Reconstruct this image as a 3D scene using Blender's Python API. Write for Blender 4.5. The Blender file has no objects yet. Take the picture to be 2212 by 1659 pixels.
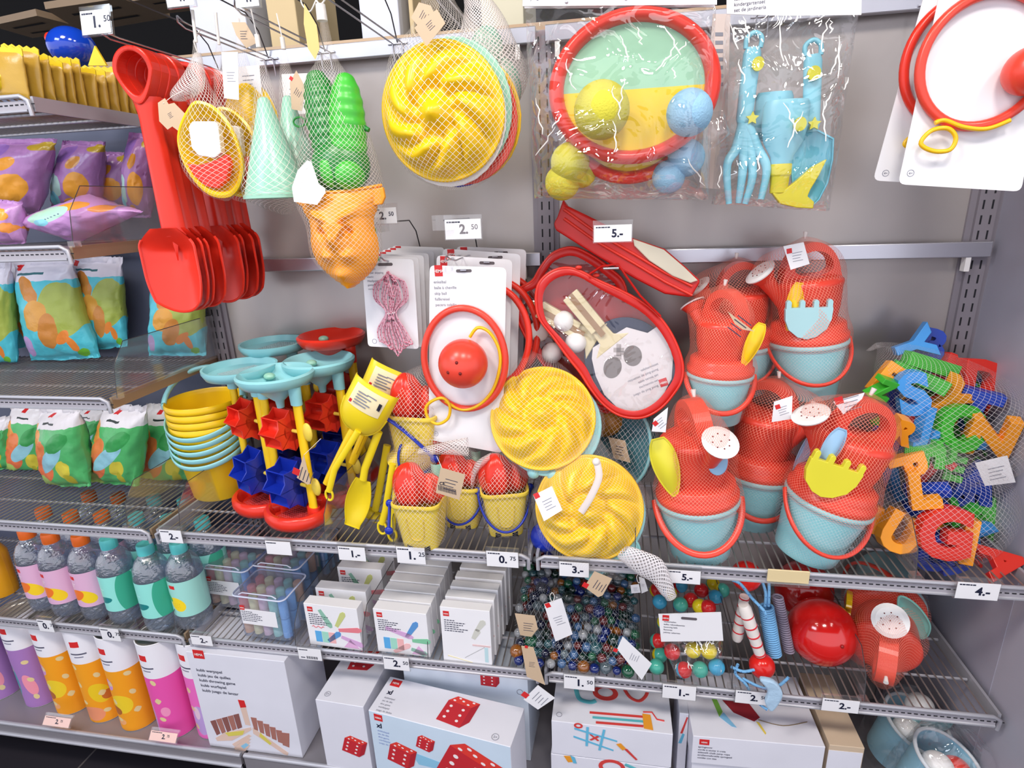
import bpy, math, random
from mathutils import Vector, Matrix, Euler, noise
PI=math.pi; sin=math.sin; cos=math.cos
random.seed(7)
SC=bpy.context.scene; COL=SC.collection

# ---------------------------------------------------------------- camera, world, lights, exposure
F=1249.63; PITCH=-0.3076; YAW=0.1793; ROLL=-0.0402; CPOS=Vector((0.1484,-1.4032,0.7098))
def cam_axes():
    cy,sy=cos(YAW),sin(YAW); cp,sp=cos(PITCH),sin(PITCH)
    w=Vector((-sy*cp,cy*cp,sp)); r=Vector((cy,sy,0)); u=r.cross(w)
    c,s=cos(ROLL),sin(ROLL)
    return c*r+s*u, -s*r+c*u, w
CR,CU,CW=cam_axes()
cd=bpy.data.cameras.new('camera'); co=bpy.data.objects.new('camera',cd); COL.objects.link(co)
cd.sensor_width=36; cd.lens=F*36/2212; cd.clip_start=.02; cd.clip_end=50
co.matrix_world=Matrix.Translation(CPOS)@Matrix((CR,CU,-CW)).transposed().to_4x4()
SC.camera=co
wd=bpy.data.worlds.new('world'); SC.world=wd; wd.use_nodes=True
wd.node_tree.nodes['Background'].inputs[0].default_value=(.90,.90,1.0,1); wd.node_tree.nodes['Background'].inputs[1].default_value=1.0
def area(name,loc,size,sizey,energy,col,target):
    l=bpy.data.lights.new(name,'AREA'); l.shape='RECTANGLE'; l.size=size; l.size_y=sizey; l.energy=energy; l.color=col
    o=bpy.data.objects.new(name,l); COL.objects.link(o); o.location=loc
    o.rotation_euler=(Vector(target)-Vector(loc)).to_track_quat('-Z','Y').to_euler(); return o
area('ceiling_lamp',(-.9,-1.5,2.32),.5,.5,23,(1,.93,.86),(-.6,-.1,.4))
area('ceiling_lamp',(.35,-1.7,2.32),.4,.4,21,(1,.93,.86),(.1,-.1,.3))
area('ceiling_lamp',(1.5,-1.5,2.32),.4,.4,12,(1,.95,.9),(.6,-.1,.3))
area('ceiling_lamp',(-1.9,-2.2,2.32),1.0,.8,26,(.75,.86,1),(-.5,0,.1))
SC.view_settings.view_transform='Standard'; SC.view_settings.look='None'; SC.view_settings.gamma=1
SC.view_settings.use_curve_mapping=False; SC.view_settings.exposure=.60
SC.cycles.transparent_max_bounces=32

# ---------------------------------------------------------------- picture <-> place
def un(px,py,ax,v):
    d=CW+CR*((px-1106)/F)-CU*((py-829.5)/F)
    return CPOS+d*((v-CPOS[ax])/d[ax])
def PY(px,py,Y): return un(px,py,1,Y)
class Fr:
    """an upright (or tilted) plane standing at a real depth; local x right, z up, -y towards the aisle"""
    def __init__(s,px,py,Y=None,z=None,rx=0,ry=0,rz=0,X=None):
        if Y is not None: o=un(px,py,1,Y)
        elif X is not None: o=un(px,py,0,X)
        else: o=un(px,py,2,z)
        R=Matrix.Rotation(rz,3,'Z')@Matrix.Rotation(rx,3,'X')@Matrix.Rotation(ry,3,'Y')
        s.o=o; s.R=R; s.M=Matrix.Translation(o)@R.to_4x4()
    def uv(s,px,py,y=0):
        n=s.R@Vector((0,1,0)); o=s.o+n*y
        d=CW+CR*((px-1106)/F)-CU*((py-829.5)/F)
        t=(o-CPOS).dot(n)/d.dot(n)
        q=s.R.transposed()@(CPOS+d*t-s.o); return (q.x,q.z)
    def uvs(s,L,y=0): return [s.uv(a,b,y) for a,b in L]

# ---------------------------------------------------------------- materials
def lin(c): 
    c=c/255; return c/12.92 if c<=.04045 else ((c+.055)/1.055)**2.4
def rgb(c): return (lin(c[0]),lin(c[1]),lin(c[2]),1)
MATS={}
def newmat(name):
    m=bpy.data.materials.new(name); m.use_nodes=True; nt=m.node_tree
    return m,nt,nt.nodes['Principled BSDF'],nt.nodes['Material Output']
def M(name,col,rough=.4,metal=0,spec=.5,var=.04,trans=0,bump=0,bscale=60,sss=0):
    if name in MATS: return MATS[name]
    m,nt,b,out=newmat(name); MATS[name]=m
    b.inputs['Roughness'].default_value=rough; b.inputs['Metallic'].default_value=metal
    b.inputs['Specular IOR Level'].default_value=spec
    tc=nt.nodes.new('ShaderNodeTexCoord'); nz=nt.nodes.new('ShaderNodeTexNoise'); nz.inputs['Scale'].default_value=9
    nt.links.new(tc.outputs['Object'],nz.inputs['Vector'])
    mx=nt.nodes.new('ShaderNodeMix'); mx.data_type='RGBA'
    c=rgb(col); mx.inputs[6].default_value=c; mx.inputs[7].default_value=tuple(min(1,x*(1-var*3)) for x in c[:3])+(1,)
    nt.links.new(nz.outputs[0],mx.inputs[0]); nt.links.new(mx.outputs[2],b.inputs['Base Color'])
    if trans: b.inputs['Transmission Weight'].default_value=trans
    if sss: b.inputs['Subsurface Weight'].default_value=sss; b.inputs['Subsurface Scale'].default_value=.01
    if bump:
        n2=nt.nodes.new('ShaderNodeTexNoise'); n2.inputs['Scale'].default_value=bscale; n2.inputs['Detail'].default_value=4
        bp=nt.nodes.new('ShaderNodeBump'); bp.inputs['Strength'].default_value=bump; bp.inputs['Distance'].default_value=.004
        nt.links.new(tc.outputs['Object'],n2.inputs['Vector']); nt.links.new(n2.outputs[0],bp.inputs['Height']); nt.links.new(bp.outputs[0],b.inputs['Normal'])
    return m
def clear(name,col=(255,255,255),refl=.12,rough=.08,bump=.6,bscale=28,tint=.95,haze=.05):
    """thin clear plastic: see-through with sharp reflections and creases"""
    if name in MATS: return MATS[name]
    m,nt,b,out=newmat(name); MATS[name]=m; nt.nodes.remove(b); N=nt.nodes; L=nt.links
    tr=N.new('ShaderNodeBsdfTransparent'); c=rgb(col); tr.inputs[0].default_value=tuple(x*tint for x in c[:3])+(1,)
    gl=N.new('ShaderNodeBsdfGlossy'); gl.inputs['Roughness'].default_value=rough; gl.inputs[0].default_value=(1,1,1,1)
    df=N.new('ShaderNodeBsdfDiffuse'); df.inputs[0].default_value=c
    lw=N.new('ShaderNodeLayerWeight'); lw.inputs[0].default_value=.22
    ma=N.new('ShaderNodeMath'); ma.operation='MULTIPLY_ADD'; ma.inputs[1].default_value=.4; ma.inputs[2].default_value=refl
    L.new(lw.outputs['Facing'],ma.inputs[0])
    if bump:
        tc=N.new('ShaderNodeTexCoord'); n2=N.new('ShaderNodeTexNoise'); n2.inputs['Scale'].default_value=bscale; n2.inputs['Detail'].default_value=2; n2.inputs['Distortion'].default_value=1.6
        bp=N.new('ShaderNodeBump'); bp.inputs['Strength'].default_value=bump; bp.inputs['Distance'].default_value=.02
        L.new(tc.outputs['Object'],n2.inputs['Vector']); L.new(n2.outputs[0],bp.inputs['Height'])
        for q in (gl,lw): L.new(bp.outputs[0],q.inputs['Normal'])
    m1=N.new('ShaderNodeMixShader'); m1.inputs[0].default_value=haze; L.new(tr.outputs[0],m1.inputs[1]); L.new(df.outputs[0],m1.inputs[2])
    m2=N.new('ShaderNodeMixShader'); L.new(ma.outputs[0],m2.inputs[0]); L.new(m1.outputs[0],m2.inputs[1]); L.new(gl.outputs[0],m2.inputs[2])
    L.new(m2.outputs[0],out.inputs[0]); return m
def netmat(name,col=(225,215,210),th=.2,dens=1):
    if name in MATS: return MATS[name]
    m,nt,b,out=newmat(name); MATS[name]=m; N=nt.nodes; L=nt.links
    b.inputs['Base Color'].default_value=rgb(col); b.inputs['Roughness'].default_value=.45
    uv=N.new('ShaderNodeUVMap'); sp=N.new('ShaderNodeSeparateXYZ'); L.new(uv.outputs[0],sp.inputs[0])
    def math_(op,a,bb=None):
        n=N.new('ShaderNodeMath'); n.operation=op
        for i,x in enumerate((a,bb)):
            if x is None: continue
            if isinstance(x,(int,float)): n.inputs[i].default_value=x
            else: L.new(x,n.inputs[i])
        return n.outputs[0]
    a=math_('FRACT',math_('ADD',sp.outputs[0],sp.outputs[1])); c=math_('FRACT',math_('SUBTRACT',sp.outputs[0],sp.outputs[1]))
    k=math_('MAXIMUM',math_('LESS_THAN',a,th),math_('LESS_THAN',c,th))
    k=math_('MULTIPLY',k,dens)
    tr=N.new('ShaderNodeBsdfTransparent'); mx=N.new('ShaderNodeMixShader')
    L.new(k,mx.inputs[0]); L.new(tr.outputs[0],mx.inputs[1]); L.new(b.outputs[0],mx.inputs[2]); L.new(mx.outputs[0],out.inputs[0])
    return m
def printmat(name,base,layers,rough=.45,bump=0,bscale=40,spec=.5):
    """printed surface: flat shapes drawn in the sheet's own UV square; layers=('e',cx,cy,rx,ry,rot,col) or ('r',x0,y0,x1,y1,col)"""
    if name in MATS: return MATS[name]
    m,nt,b,out=newmat(name); MATS[name]=m; N=nt.nodes; L=nt.links
    b.inputs['Roughness'].default_value=rough; b.inputs['Specular IOR Level'].default_value=spec
    uv=N.new('ShaderNodeUVMap')
    cur=None
    for l in layers:
        mp=N.new('ShaderNodeMapping'); mp.vector_type='POINT'
        if l[0]=='e':
            _,cx,cy,rx,ry,rot,col=l
            # rotate about the centre, then scale the ellipse to a unit disc
            mp.inputs['Location'].default_value=(-(cx*cos(-rot)-cy*sin(-rot)),-(cx*sin(-rot)+cy*cos(-rot)),0)
            mp.inputs['Rotation'].default_value=(0,0,-rot)
            L.new(uv.outputs[0],mp.inputs[0])
            dv=N.new('ShaderNodeVectorMath'); dv.operation='DIVIDE'; dv.inputs[1].default_value=(rx,ry,1); L.new(mp.outputs[0],dv.inputs[0])
            ln=N.new('ShaderNodeVectorMath'); ln.operation='LENGTH'; L.new(dv.outputs[0],ln.inputs[0])
            k=N.new('ShaderNodeMath'); k.operation='LESS_THAN'; k.inputs[1].default_value=1; L.new(ln.outputs['Value'],k.inputs[0])
        else:
            _,x0,y0,x1,y1,col=l
            mp.inputs['Location'].default_value=(-(x0+x1)/2,-(y0+y1)/2,0); L.new(uv.outputs[0],mp.inputs[0])
            ab=N.new('ShaderNodeVectorMath'); ab.operation='ABSOLUTE'; L.new(mp.outputs[0],ab.inputs[0])
            dv=N.new('ShaderNodeVectorMath'); dv.operation='DIVIDE'; dv.inputs[1].default_value=((x1-x0)/2,(y1-y0)/2,1); L.new(ab.outputs[0],dv.inputs[0])
            sp=N.new('ShaderNodeSeparateXYZ'); L.new(dv.outputs[0],sp.inputs[0])
            mxm=N.new('ShaderNodeMath'); mxm.operation='MAXIMUM'; L.new(sp.outputs[0],mxm.inputs[0]); L.new(sp.outputs[1],mxm.inputs[1])
            k=N.new('ShaderNodeMath'); k.operation='LESS_THAN'; k.inputs[1].default_value=1; L.new(mxm.outputs[0],k.inputs[0])
        mx=N.new('ShaderNodeMix'); mx.data_type='RGBA'; L.new(k.outputs[0],mx.inputs[0])
        if cur is None: mx.inputs[6].default_value=rgb(base)
        else: L.new(cur,mx.inputs[6])
        mx.inputs[7].default_value=rgb(col); cur=mx.outputs[2]
    if cur is None: b.inputs['Base Color'].default_value=rgb(base)
    else: L.new(cur,b.inputs['Base Color'])
    if bump:
        tc=N.new('ShaderNodeTexCoord'); n2=N.new('ShaderNodeTexNoise'); n2.inputs['Scale'].default_value=bscale; n2.inputs['Detail'].default_value=3
        bp=N.new('ShaderNodeBump'); bp.inputs['Strength'].default_value=bump; bp.inputs['Distance'].default_value=.006
        L.new(tc.outputs['Object'],n2.inputs['Vector']); L.new(n2.outputs[0],bp.inputs['Height']); L.new(bp.outputs[0],b.inputs['Normal'])
    return m

# ---------------------------------------------------------------- mesh builder
FONTC={}
def fontmesh(s,bold):
    k=(s,bold)
    if k in FONTC: return FONTC[k]
    c=bpy.data.curves.new('t','FONT'); c.body=s; c.size=1; c.resolution_u=3; c.offset=bold
    o=bpy.data.objects.new('t',c); COL.objects.link(o); dg=bpy.context.evaluated_depsgraph_get(); dg.update()
    me=o.evaluated_get(dg).to_mesh(); vs=[tuple(v.co) for v in me.vertices]; fs=[tuple(p.vertices) for p in me.polygons]
    o.evaluated_get(dg).to_mesh_clear(); bpy.data.objects.remove(o); bpy.data.curves.remove(c)
    FONTC[k]=(vs,fs); return FONTC[k]
def cr(pts,n=6,closed=True):
    """smooth curve through points"""
    out=[]; P=[Vector(p) for p in pts]; m=len(P)
    rng=range(m if closed else m-1)
    for i in rng:
        if closed: a,b,c,d=P[i-1],P[i],P[(i+1)%m],P[(i+2)%m]
        else: a,b,c,d=P[max(i-1,0)],P[i],P[i+1],P[min(i+2,m-1)]
        for k in range(n):
            t=k/n; out.append(.5*((2*b)+(c-a)*t+(2*a-5*b+4*c-d)*t*t+(3*b-a-3*c+d)*t**3))
    if not closed: out.append(P[-1])
    return out
def rrect(x0,z0,x1,z1,r,n=5):
    o=[]
    for cx,cz,a in ((x1-r,z1-r,0),(x0+r,z1-r,PI/2),(x0+r,z0+r,PI),(x1-r,z0+r,3*PI/2)):
        for i in range(n+1): t=a+PI/2*i/n; o.append((cx+r*cos(t),cz+r*sin(t)))
    return o
def circ(cx,cz,rx,rz=None,n=28,rot=0):
    rz=rx if rz is None else rz
    return [(cx+rx*cos(t)*cos(rot)-rz*sin(t)*sin(rot),cz+rx*cos(t)*sin(rot)+rz*sin(t)*cos(rot)) for t in [2*PI*i/n for i in range(n)]]
class MB:
    def __init__(s,mat=None): s.v=[];s.f=[];s.mi=[];s.sm=[];s.uv=[];s.mats=[];s.cur=0;s.T=Matrix.Identity(4); 
    def use(s,m):
        if m not in s.mats: s.mats.append(m)
        s.cur=s.mats.index(m); return s
    def add(s,vs,fs,smooth=False,uvs=None):
        b=len(s.v); s.v+=[tuple(s.T@Vector(v)) for v in vs]
        for i,f in enumerate(fs):
            s.f.append(tuple(b+k for k in f)); s.mi.append(s.cur); s.sm.append(smooth)
            s.uv.append([uvs[k] for k in f] if uvs else [(0,0)]*len(f))
        return s
    def box(s,x0,x1,y0,y1,z0,z1):
        vs=[(x,y,z) for z in (z0,z1) for y in (y0,y1) for x in (x0,x1)]
        return s.add(vs,[(0,2,3,1),(4,5,7,6),(0,1,5,4),(2,6,7,3),(0,4,6,2),(1,3,7,5)])
    def grid(s,fn,nu,nv,cu=False,cv=False,smooth=True,su=1,sv=1,flip=False):
        nuu=nu if cu else nu+1; vs=[];uvs=[];fs=[]
        for j in range(nv+1):
            for i in range(nu+1):
                u=i/nu; v=j/nv; vs.append(fn(u if not(cu and i==nu) else 0.,v)); uvs.append((u*su,v*sv))
        w=nu+1
        for j in range(nv):
            for i in range(nu):
                q=(j*w+i,j*w+i+1,(j+1)*w+i+1,(j+1)*w+i); fs.append(q[::-1] if flip else q)
        return s.add(vs,fs,smooth,uvs)
    def lathe(s,prof,n=32,sx=1,sy=1,smooth=True,su=1,sv=1,c=(0,0,0),sq=None):
        """prof [(r,z)] around local z; sq = superellipse power for squarish sections"""
        m=len(prof)-1
        def fn(u,v):
            r,z=prof[min(m,int(round(v*m)))]; t=2*PI*u; ct,st=cos(t),sin(t)
            k=1 if not sq else 1/((abs(ct)**sq+abs(st)**sq)**(1/sq))
            return (c[0]+r*k*ct*sx,c[1]+r*k*st*sy,c[2]+z)
        return s.grid(fn,n,m,cu=True,smooth=smooth,su=su,sv=sv)
    def tube(s,pts,r,n=8,closed=False,flat=None):
        P=[Vector(p) for p in pts]; m=len(P); vs=[];fs=[]
        up=None
        for i in range(m):
            a=P[i-1] if (i>0 or closed) else P[i]; b=P[(i+1)%m] if (i<m-1 or closed) else P[i]
            t=(b-a); t=t.normalized() if t.length>1e-9 else Vector((0,0,1))
            if up is None: 
                up=Vector((0,-1,0)) if abs(t.y)<.8 else Vector((0,0,1))
            side=t.cross(up); side=side.normalized() if side.length>1e-6 else Vector((1,0,0)); up=side.cross(t).normalized()
            rr=r[i] if isinstance(r,(list,tuple)) else r; fx,fy=(flat or (1,1))
            for k in range(n): th=2*PI*k/n; vs.append(P[i]+side*(rr*fx*cos(th))+up*(rr*fy*sin(th)))
        for i in range(m if closed else m-1):
            j=(i+1)%m
            for k in range(n): fs.append((i*n+k,i*n+(k+1)%n,j*n+(k+1)%n,j*n+k))
        s.add(vs,fs,True)
        if not closed: s.add(vs[:n],[tuple(range(n))[::-1]]); s.add(vs[-n:],[tuple(range(n))])
        return s
    def prism(s,out,y0,y1,smooth=False,hole=None):
        n=len(out)
        if hole is None:
            vs=[(a,y0,b) for a,b in [(q[0],q[1]) for q in out]]+[(q[0],y1,q[1]) for q in out]
            fs=[tuple(range(n)),tuple(range(2*n-1,n-1,-1))]+[(i,n+i,n+(i+1)%n,(i+1)%n) for i in range(n)]
            uv=[(q[0],q[1]) for q in out]*2
            return s.add(vs,fs,smooth,uv)
        h=hole; assert len(h)==n
        vs=[(q[0],y0,q[1]) for q in out]+[(q[0],y0,q[1]) for q in h]+[(q[0],y1,q[1]) for q in out]+[(q[0],y1,q[1]) for q in h]
        fs=[]
        for i in range(n):
            j=(i+1)%n
            fs+=[(i,n+i,n+j,j),(2*n+i,2*n+j,3*n+j,3*n+i),(i,j,2*n+j,2*n+i),(n+i,3*n+i,3*n+j,n+j)]
        return s.add(vs,fs,smooth)
    def sph(s,c,r,n=20,m=12,smooth=True):
        rx,ry,rz=(r,r,r) if isinstance(r,(int,float)) else r
        return s.grid(lambda u,v:(c[0]+rx*sin(PI*v)*cos(2*PI*u),c[1]+ry*sin(PI*v)*sin(2*PI*u),c[2]+rz*cos(PI*v)),n,m,cu=True,smooth=smooth,flip=True)
    def text(s,t,x,z,h,y,bold=0.0,align='l',sx=1,rot=0,vert=None):
        vs,fs=fontmesh(t,bold)
        if not vs: return s
        w=max(v[0] for v in vs); h=h/.72
        off={'l':0,'c':-w*h*sx/2,'r':-w*h*sx}[align]; c_,s_=cos(rot),sin(rot)
        def mp(v):
            a=v[0]*h*sx+off; b=v[1]*h; return (x+a*c_-b*s_, y, z+a*s_+b*c_)
        return s.add([mp(v) for v in vs],fs)
    def build(s,name,parent=None,bevel=0,seg=2,sub=0,sharp=None,col=None):
        me=bpy.data.meshes.new(name); me.from_pydata(s.v,[],s.f); 
        for m in s.mats: me.materials.append(m)
        me.polygons.foreach_set('material_index',s.mi); me.polygons.foreach_set('use_smooth',s.sm)
        ul=me.uv_layers.new(name='UVMap'); flat=[]
        for u in s.uv:
            for a in u: flat+=[a[0],a[1]]
        ul.data.foreach_set('uv',flat)
        me.validate(); me.update()
        if any(s.sm):
            try: me.set_sharp_from_angle(angle=sharp or 1.0)
            except Exception: pass
        o=bpy.data.objects.new(name,me); COL.objects.link(o)
        if parent: o.parent=parent
        if bevel:
            b=o.modifiers.new('bevel','BEVEL'); b.width=bevel; b.segments=seg; b.limit_method='ANGLE'; b.angle_limit=.6; b.harden_normals=False
        if sub: q=o.modifiers.new('sub','SUBSURF'); q.levels=sub; q.render_levels=sub
        return o
def tag(o,label,cat,group=None):
    o['label']=label; o['category']=cat
    if group: o['group']=group
    return o
def thing(name,label,cat,fr=None,group=None,mat=None):
    o=bpy.data.objects.new(name,None); COL.objects.link(o); o.empty_display_size=.02
    o.matrix_world=fr.M if fr is not None else (mat or Matrix.Identity(4))
    return tag(o,label,cat,group)
def struct(o): o['kind']='structure'; return o
def clone(r,mat,label,group=None):
    c=r.copy(); COL.objects.link(c); c.matrix_world=mat; c['label']=label
    if group: c['group']=group
    for ch in KIDS(r):
        d=ch.copy(); COL.objects.link(d); d.parent=c
        for g in KIDS(ch):
            e=g.copy(); COL.objects.link(e); e.parent=d
    return c
def KIDS(o): return [x for x in o.children]
def N3(x,y,z,s=1): return noise.noise(Vector((x*s,y*s,z*s)))

# ---------------------------------------------------------------- palette
RED=M('red_plastic',(232,52,34),.28); YEL=M('yellow_plastic',(250,205,22),.3); MINT=M('mint_plastic',(160,214,190),.3)
CYAN=M('cyan_plastic',(152,216,222),.32); BLUE=M('blue_plastic',(24,50,170),.25); GRN=M('green_plastic',(52,165,48),.35)
ORG=M('orange_plastic',(247,160,30),.4); WHITE=M('white_plastic',(240,238,236),.35); CORAL=M('coral_plastic',(234,72,54),.3)
SKY=M('sky_plastic',(70,160,225),.35); NAVY=M('navy_plastic',(22,28,70),.3); BLACK=M('black_print',(16,15,20),.3)
LYEL=M('light_yellow_plastic',(240,212,80),.35); LEMON=M('lemon_plastic',(244,216,34),.3)
CARD=M('white_card',(240,239,242),.45); KRAFT=M('kraft_card',(206,180,150),.7); INK=M('ink_print',(60,62,85),.6); BINK=M('price_ink',(14,20,52),.5)
LOGO=M('red_print',(214,38,40),.5); LOGOW=M('logo_letter',(246,238,236),.5); GREYINK=M('grey_print',(140,142,155),.6)
STEEL=M('steel',(200,200,208),.28,metal=.85); RAIL=M('rail_paint',(186,186,194),.4,metal=.35); WIRE=M('shelf_wire',(176,168,164),.35,metal=.6)
POST=M('post_paint',(140,134,142),.45,metal=.2); SLOT=M('slot_dark',(22,22,30),.8); DARKWIRE=M('dark_edge',(60,58,62),.3)
TAN=M('tan_channel',(176,150,122),.4,metal=.4)
FILM=clear('clear_film',refl=.05,bump=1.0,bscale=11,haze=.02,tint=.98,rough=.05); ACR=clear('clear_acrylic',refl=.05,bump=0,haze=.03); PET=clear('clear_bottle',(228,234,244),refl=.14,rough=.04,bump=.25,bscale=60,tint=.96,haze=.10)
TUB=clear('clear_tub',(225,232,245),refl=.08,rough=.1,bump=.1,haze=.14,tint=.98)
FOLD_GLINT=M('film_fold_glint',(250,246,240),.15,spec=.8)
NET=netmat('white_net',(232,222,214),.07); NETD=netmat('dense_net',(225,215,212),.3,.85); NETR=netmat('coral_net',(244,150,128),.10); NETF=netmat('fine_net',(222,214,214),.055,.8)
STR=M('white_string',(235,230,225),.6)

def logo(mb,x,z,w,h,y,txt=True):
    """small red square with the shop's lettering"""
    mb.use(LOGO).prism([(x,z-h),(x+w,z-h),(x+w,z),(x,z)],y,y+.0003)
    mb.use(LOGOW).text('HEMA',x+w/2,z-h*.66,h*.28,y-.0003,.02,'c',sx=.85)
def lines(mb,x,z,ws,lh,y,mat=None,words=None):
    mb.use(mat or INK)
    for i,w in enumerate(ws):
        if words: mb.text(words[i],x,z-(i+1)*lh,lh*.55,y,.01)
        else:
            # small print, too fine to read: short dashes
            a=0
            rr=random.Random(i*13+int(abs(x)*1e4))
            while a<w:
                q=min(w-a,lh*rr.uniform(.5,1.3)); zz=z-(i+1)*lh
                mb.add([(x+a,y,zz),(x+a+q,y,zz),(x+a+q,y,zz+lh*.38),(x+a,y,zz+lh*.38)],[(0,1,2,3)]); a+=q+lh*.28
def hangtag(fr,parent,pts,kraft=True,y=-.004,name='hang_tag',hole=None,logo_at=None,txt=True):
    """small cardboard tag given by its corners in the tag plane"""
    m=MB().use(KRAFT if kraft else CARD); uv=fr.uvs(pts,y); m.prism(uv,y,y+.0006)
    cx=sum(p[0] for p in uv)/len(uv); cz=sum(p[1] for p in uv)/len(uv)
    a=Vector(uv[0]); b=Vector(uv[1]); rot=math.atan2(b.y-a.y,b.x-a.x); w=(b-a).length
    if txt:
        m.use(GREYINK if not kraft else INK)
        for i in range(4):
            t=-.12*i+.12; x=cx-w*.22*cos(rot)-t*w*sin(rot)*1.2; z=cz-w*.22*sin(rot)+t*w*cos(rot)*1.2; L=w*(.5-.06*(i%3)); h=w*.03
            m.add([(x,y-.0003,z),(x+L*cos(rot),y-.0003,z+L*sin(rot)),(x+L*cos(rot)-h*sin(rot),y-.0003,z+L*sin(rot)+h*cos(rot)),(x-h*sin(rot),y-.0003,z+h*cos(rot))],[(0,1,2,3)])
    if logo_at:
        x,z=fr.uv(*logo_at,y); s_=w*.26
        m.use(LOGO).prism([(x-s_/2*cos(rot),z-s_/2*sin(rot)),(x+s_/2*cos(rot),z+s_/2*sin(rot)),(x+s_/2*cos(rot)-s_*sin(rot),z+s_/2*sin(rot)+s_*cos(rot)),(x-s_/2*cos(rot)-s_*sin(rot),z-s_/2*sin(rot)+s_*cos(rot))],y-.0004,y)
    return m.build(name,parent)
def netbag(parent,rings,mat=None,cell=.009,nu=40,nv=28,name='net_bag',wob=.02):
    """netting stretched over rings (x,z,rx,ry,y) from top to bottom"""
    P=cr([Vector(r[:3]) for r in rings],n=6,closed=False); Q=cr([Vector((r[3],r[4] if len(r)>4 else 0,0)) for r in rings],n=6,closed=False)
    n=len(P)-1; L=sum((P[i+1].xy-P[i].xy).length for i in range(n)); R=sum(abs(p.z) for p in P)/len(P)
    def fn(u,v):
        i=min(n,int(round(v*n))); p=P[i]; q=Q[i]; t=2*PI*u; w=1+wob*N3(cos(t)*2,sin(t)*2,v*6)*2
        return (p.x+abs(p.z)*w*cos(t), q.y+abs(q.x)*w*sin(t), p.y)
    m=MB().use(mat or NET); m.grid(fn,nu,n,cu=True,su=max(6,round(2*PI*R/cell)),sv=max(4,round(L/cell)))
    return m.build(name,parent,sharp=3)
# ---------------------------------------------------------------- the setting
WALLM=M('panel_grey',(176,169,166),.27,metal=.3,var=.05,bump=.05,bscale=4); WALLD=M('panel_dark',(96,102,124),.5,var=.05)
SIDEM=M('side_panel',(176,174,188),.5,metal=.1,var=.06); VOID=M('dark_void',(12,11,14),.9); FLOORM,_nt,_b,_o=newmat('floor_tile')
_b.inputs['Roughness'].default_value=.35
_tc=_nt.nodes.new('ShaderNodeTexCoord'); _br=_nt.nodes.new('ShaderNodeTexBrick'); _br.offset=0; _br.inputs['Scale'].default_value=1
_br.inputs['Brick Width'].default_value=.45; _br.inputs['Row Height'].default_value=.45; _br.inputs['Mortar Size'].default_value=.003
_br.inputs['Color1'].default_value=rgb((48,44,50)); _br.inputs['Color2'].default_value=rgb((44,41,48)); _br.inputs['Mortar'].default_value=rgb((92,86,86))
_nt.links.new(_tc.outputs['Object'],_br.inputs['Vector']); _nt.links.new(_br.outputs[0],_b.inputs['Base Color'])
struct(MB(FLOORM).use(FLOORM).box(-6,4,-4,3,-.83,-.80).build('floor'))
struct(MB().use(VOID).box(-6,4,-4,3,2.4,2.45).build('ceiling'))
struct(MB().use(VOID).box(-8,5,2.6,2.65,-.80,2.4).build('wall_far'))
struct(MB().use(WALLM).box(-.905,-.02,0,.02,-.80,1.055).box(-.018,.905,0,.02,-.80,1.055).build('wall_back'))
struct(MB().use(WALLD).box(-2.4,-.93,.03,.05,-.80,1.055).build('wall_left'))
struct(MB().use(TAN).box(-2.4,.95,.022,.05,1.055,1.075).build('trim_1'))
# right side panel with its lighter front post
s=MB().use(SIDEM).box(.935,.96,-.30,.05,-.80,1.5).build('wall_right'); struct(s)
POSTL=M('post_light',(176,174,186),.45)
struct(MB().use(POSTL).box(.936,.985,-.46,-.30,-.80,1.5).build('trim_2'))
struct(MB().use(M('plinth_paint',(70,68,74),.6)).box(-2.4,.935,-.24,-.22,-.80,-.68).build('baseboard_front'))

# slotted uprights
for X,pos in ((-.91,'left'),(-.008,'middle'),(.905,'right')):
    t=thing('slotted_upright',{'left':'grey slotted steel upright behind the yellow buckets and sand mills','middle':'grey slotted steel upright showing above the red table tennis cases','right':'grey slotted steel upright in the corner beside the right side panel'}[pos],'upright',mat=Matrix.Translation((X,0,0)),group='slotted uprights of the wall rack')
    MB().use(POST).box(-.018,.018,-.014,.0,-.80,1.05).box(-.03,-.018,-.006,0,-.80,1.05).box(.018,.03,-.006,0,-.80,1.05).build('post',t)
    m=MB().use(SLOT)
    for i in range(58):
        z=1.03-i*.0305
        for sx in (-.0085,.0085): m.box(sx-.0016,sx+.0016,-.0146,-.0139,z-.009,z+.009)
    m.build('slots',t)
# cross bars
for nm,x0,x1,z,lab in (('cross_bar',-.925,-.02,1.04,'galvanised cross bar along the top left of the rack holding the long hooks'),('cross_bar',.0,.92,1.04,'galvanised cross bar along the top right of the rack behind the plastic bags'),
                   ('cross_bar',-.925,-.02,.575,'galvanised cross bar behind the orange animal mould and cord cards'),('cross_bar',.0,.92,.575,'galvanised cross bar running behind the watering cans to the right upright')):
    t=thing(nm,lab,'bar',mat=Matrix.Translation((0,0,z)),group='galvanised cross bars')
    MB().use(STEEL).box(x0,x1,-.032,-.016,-.016,.016).build('bar',t,bevel=.002)
    for x in (x0+.025,x1-.04): MB().use(WHITE).box(x-.005,x+.005,-.03,-.014,-.045,-.016).build('bracket_tab',t)

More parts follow.
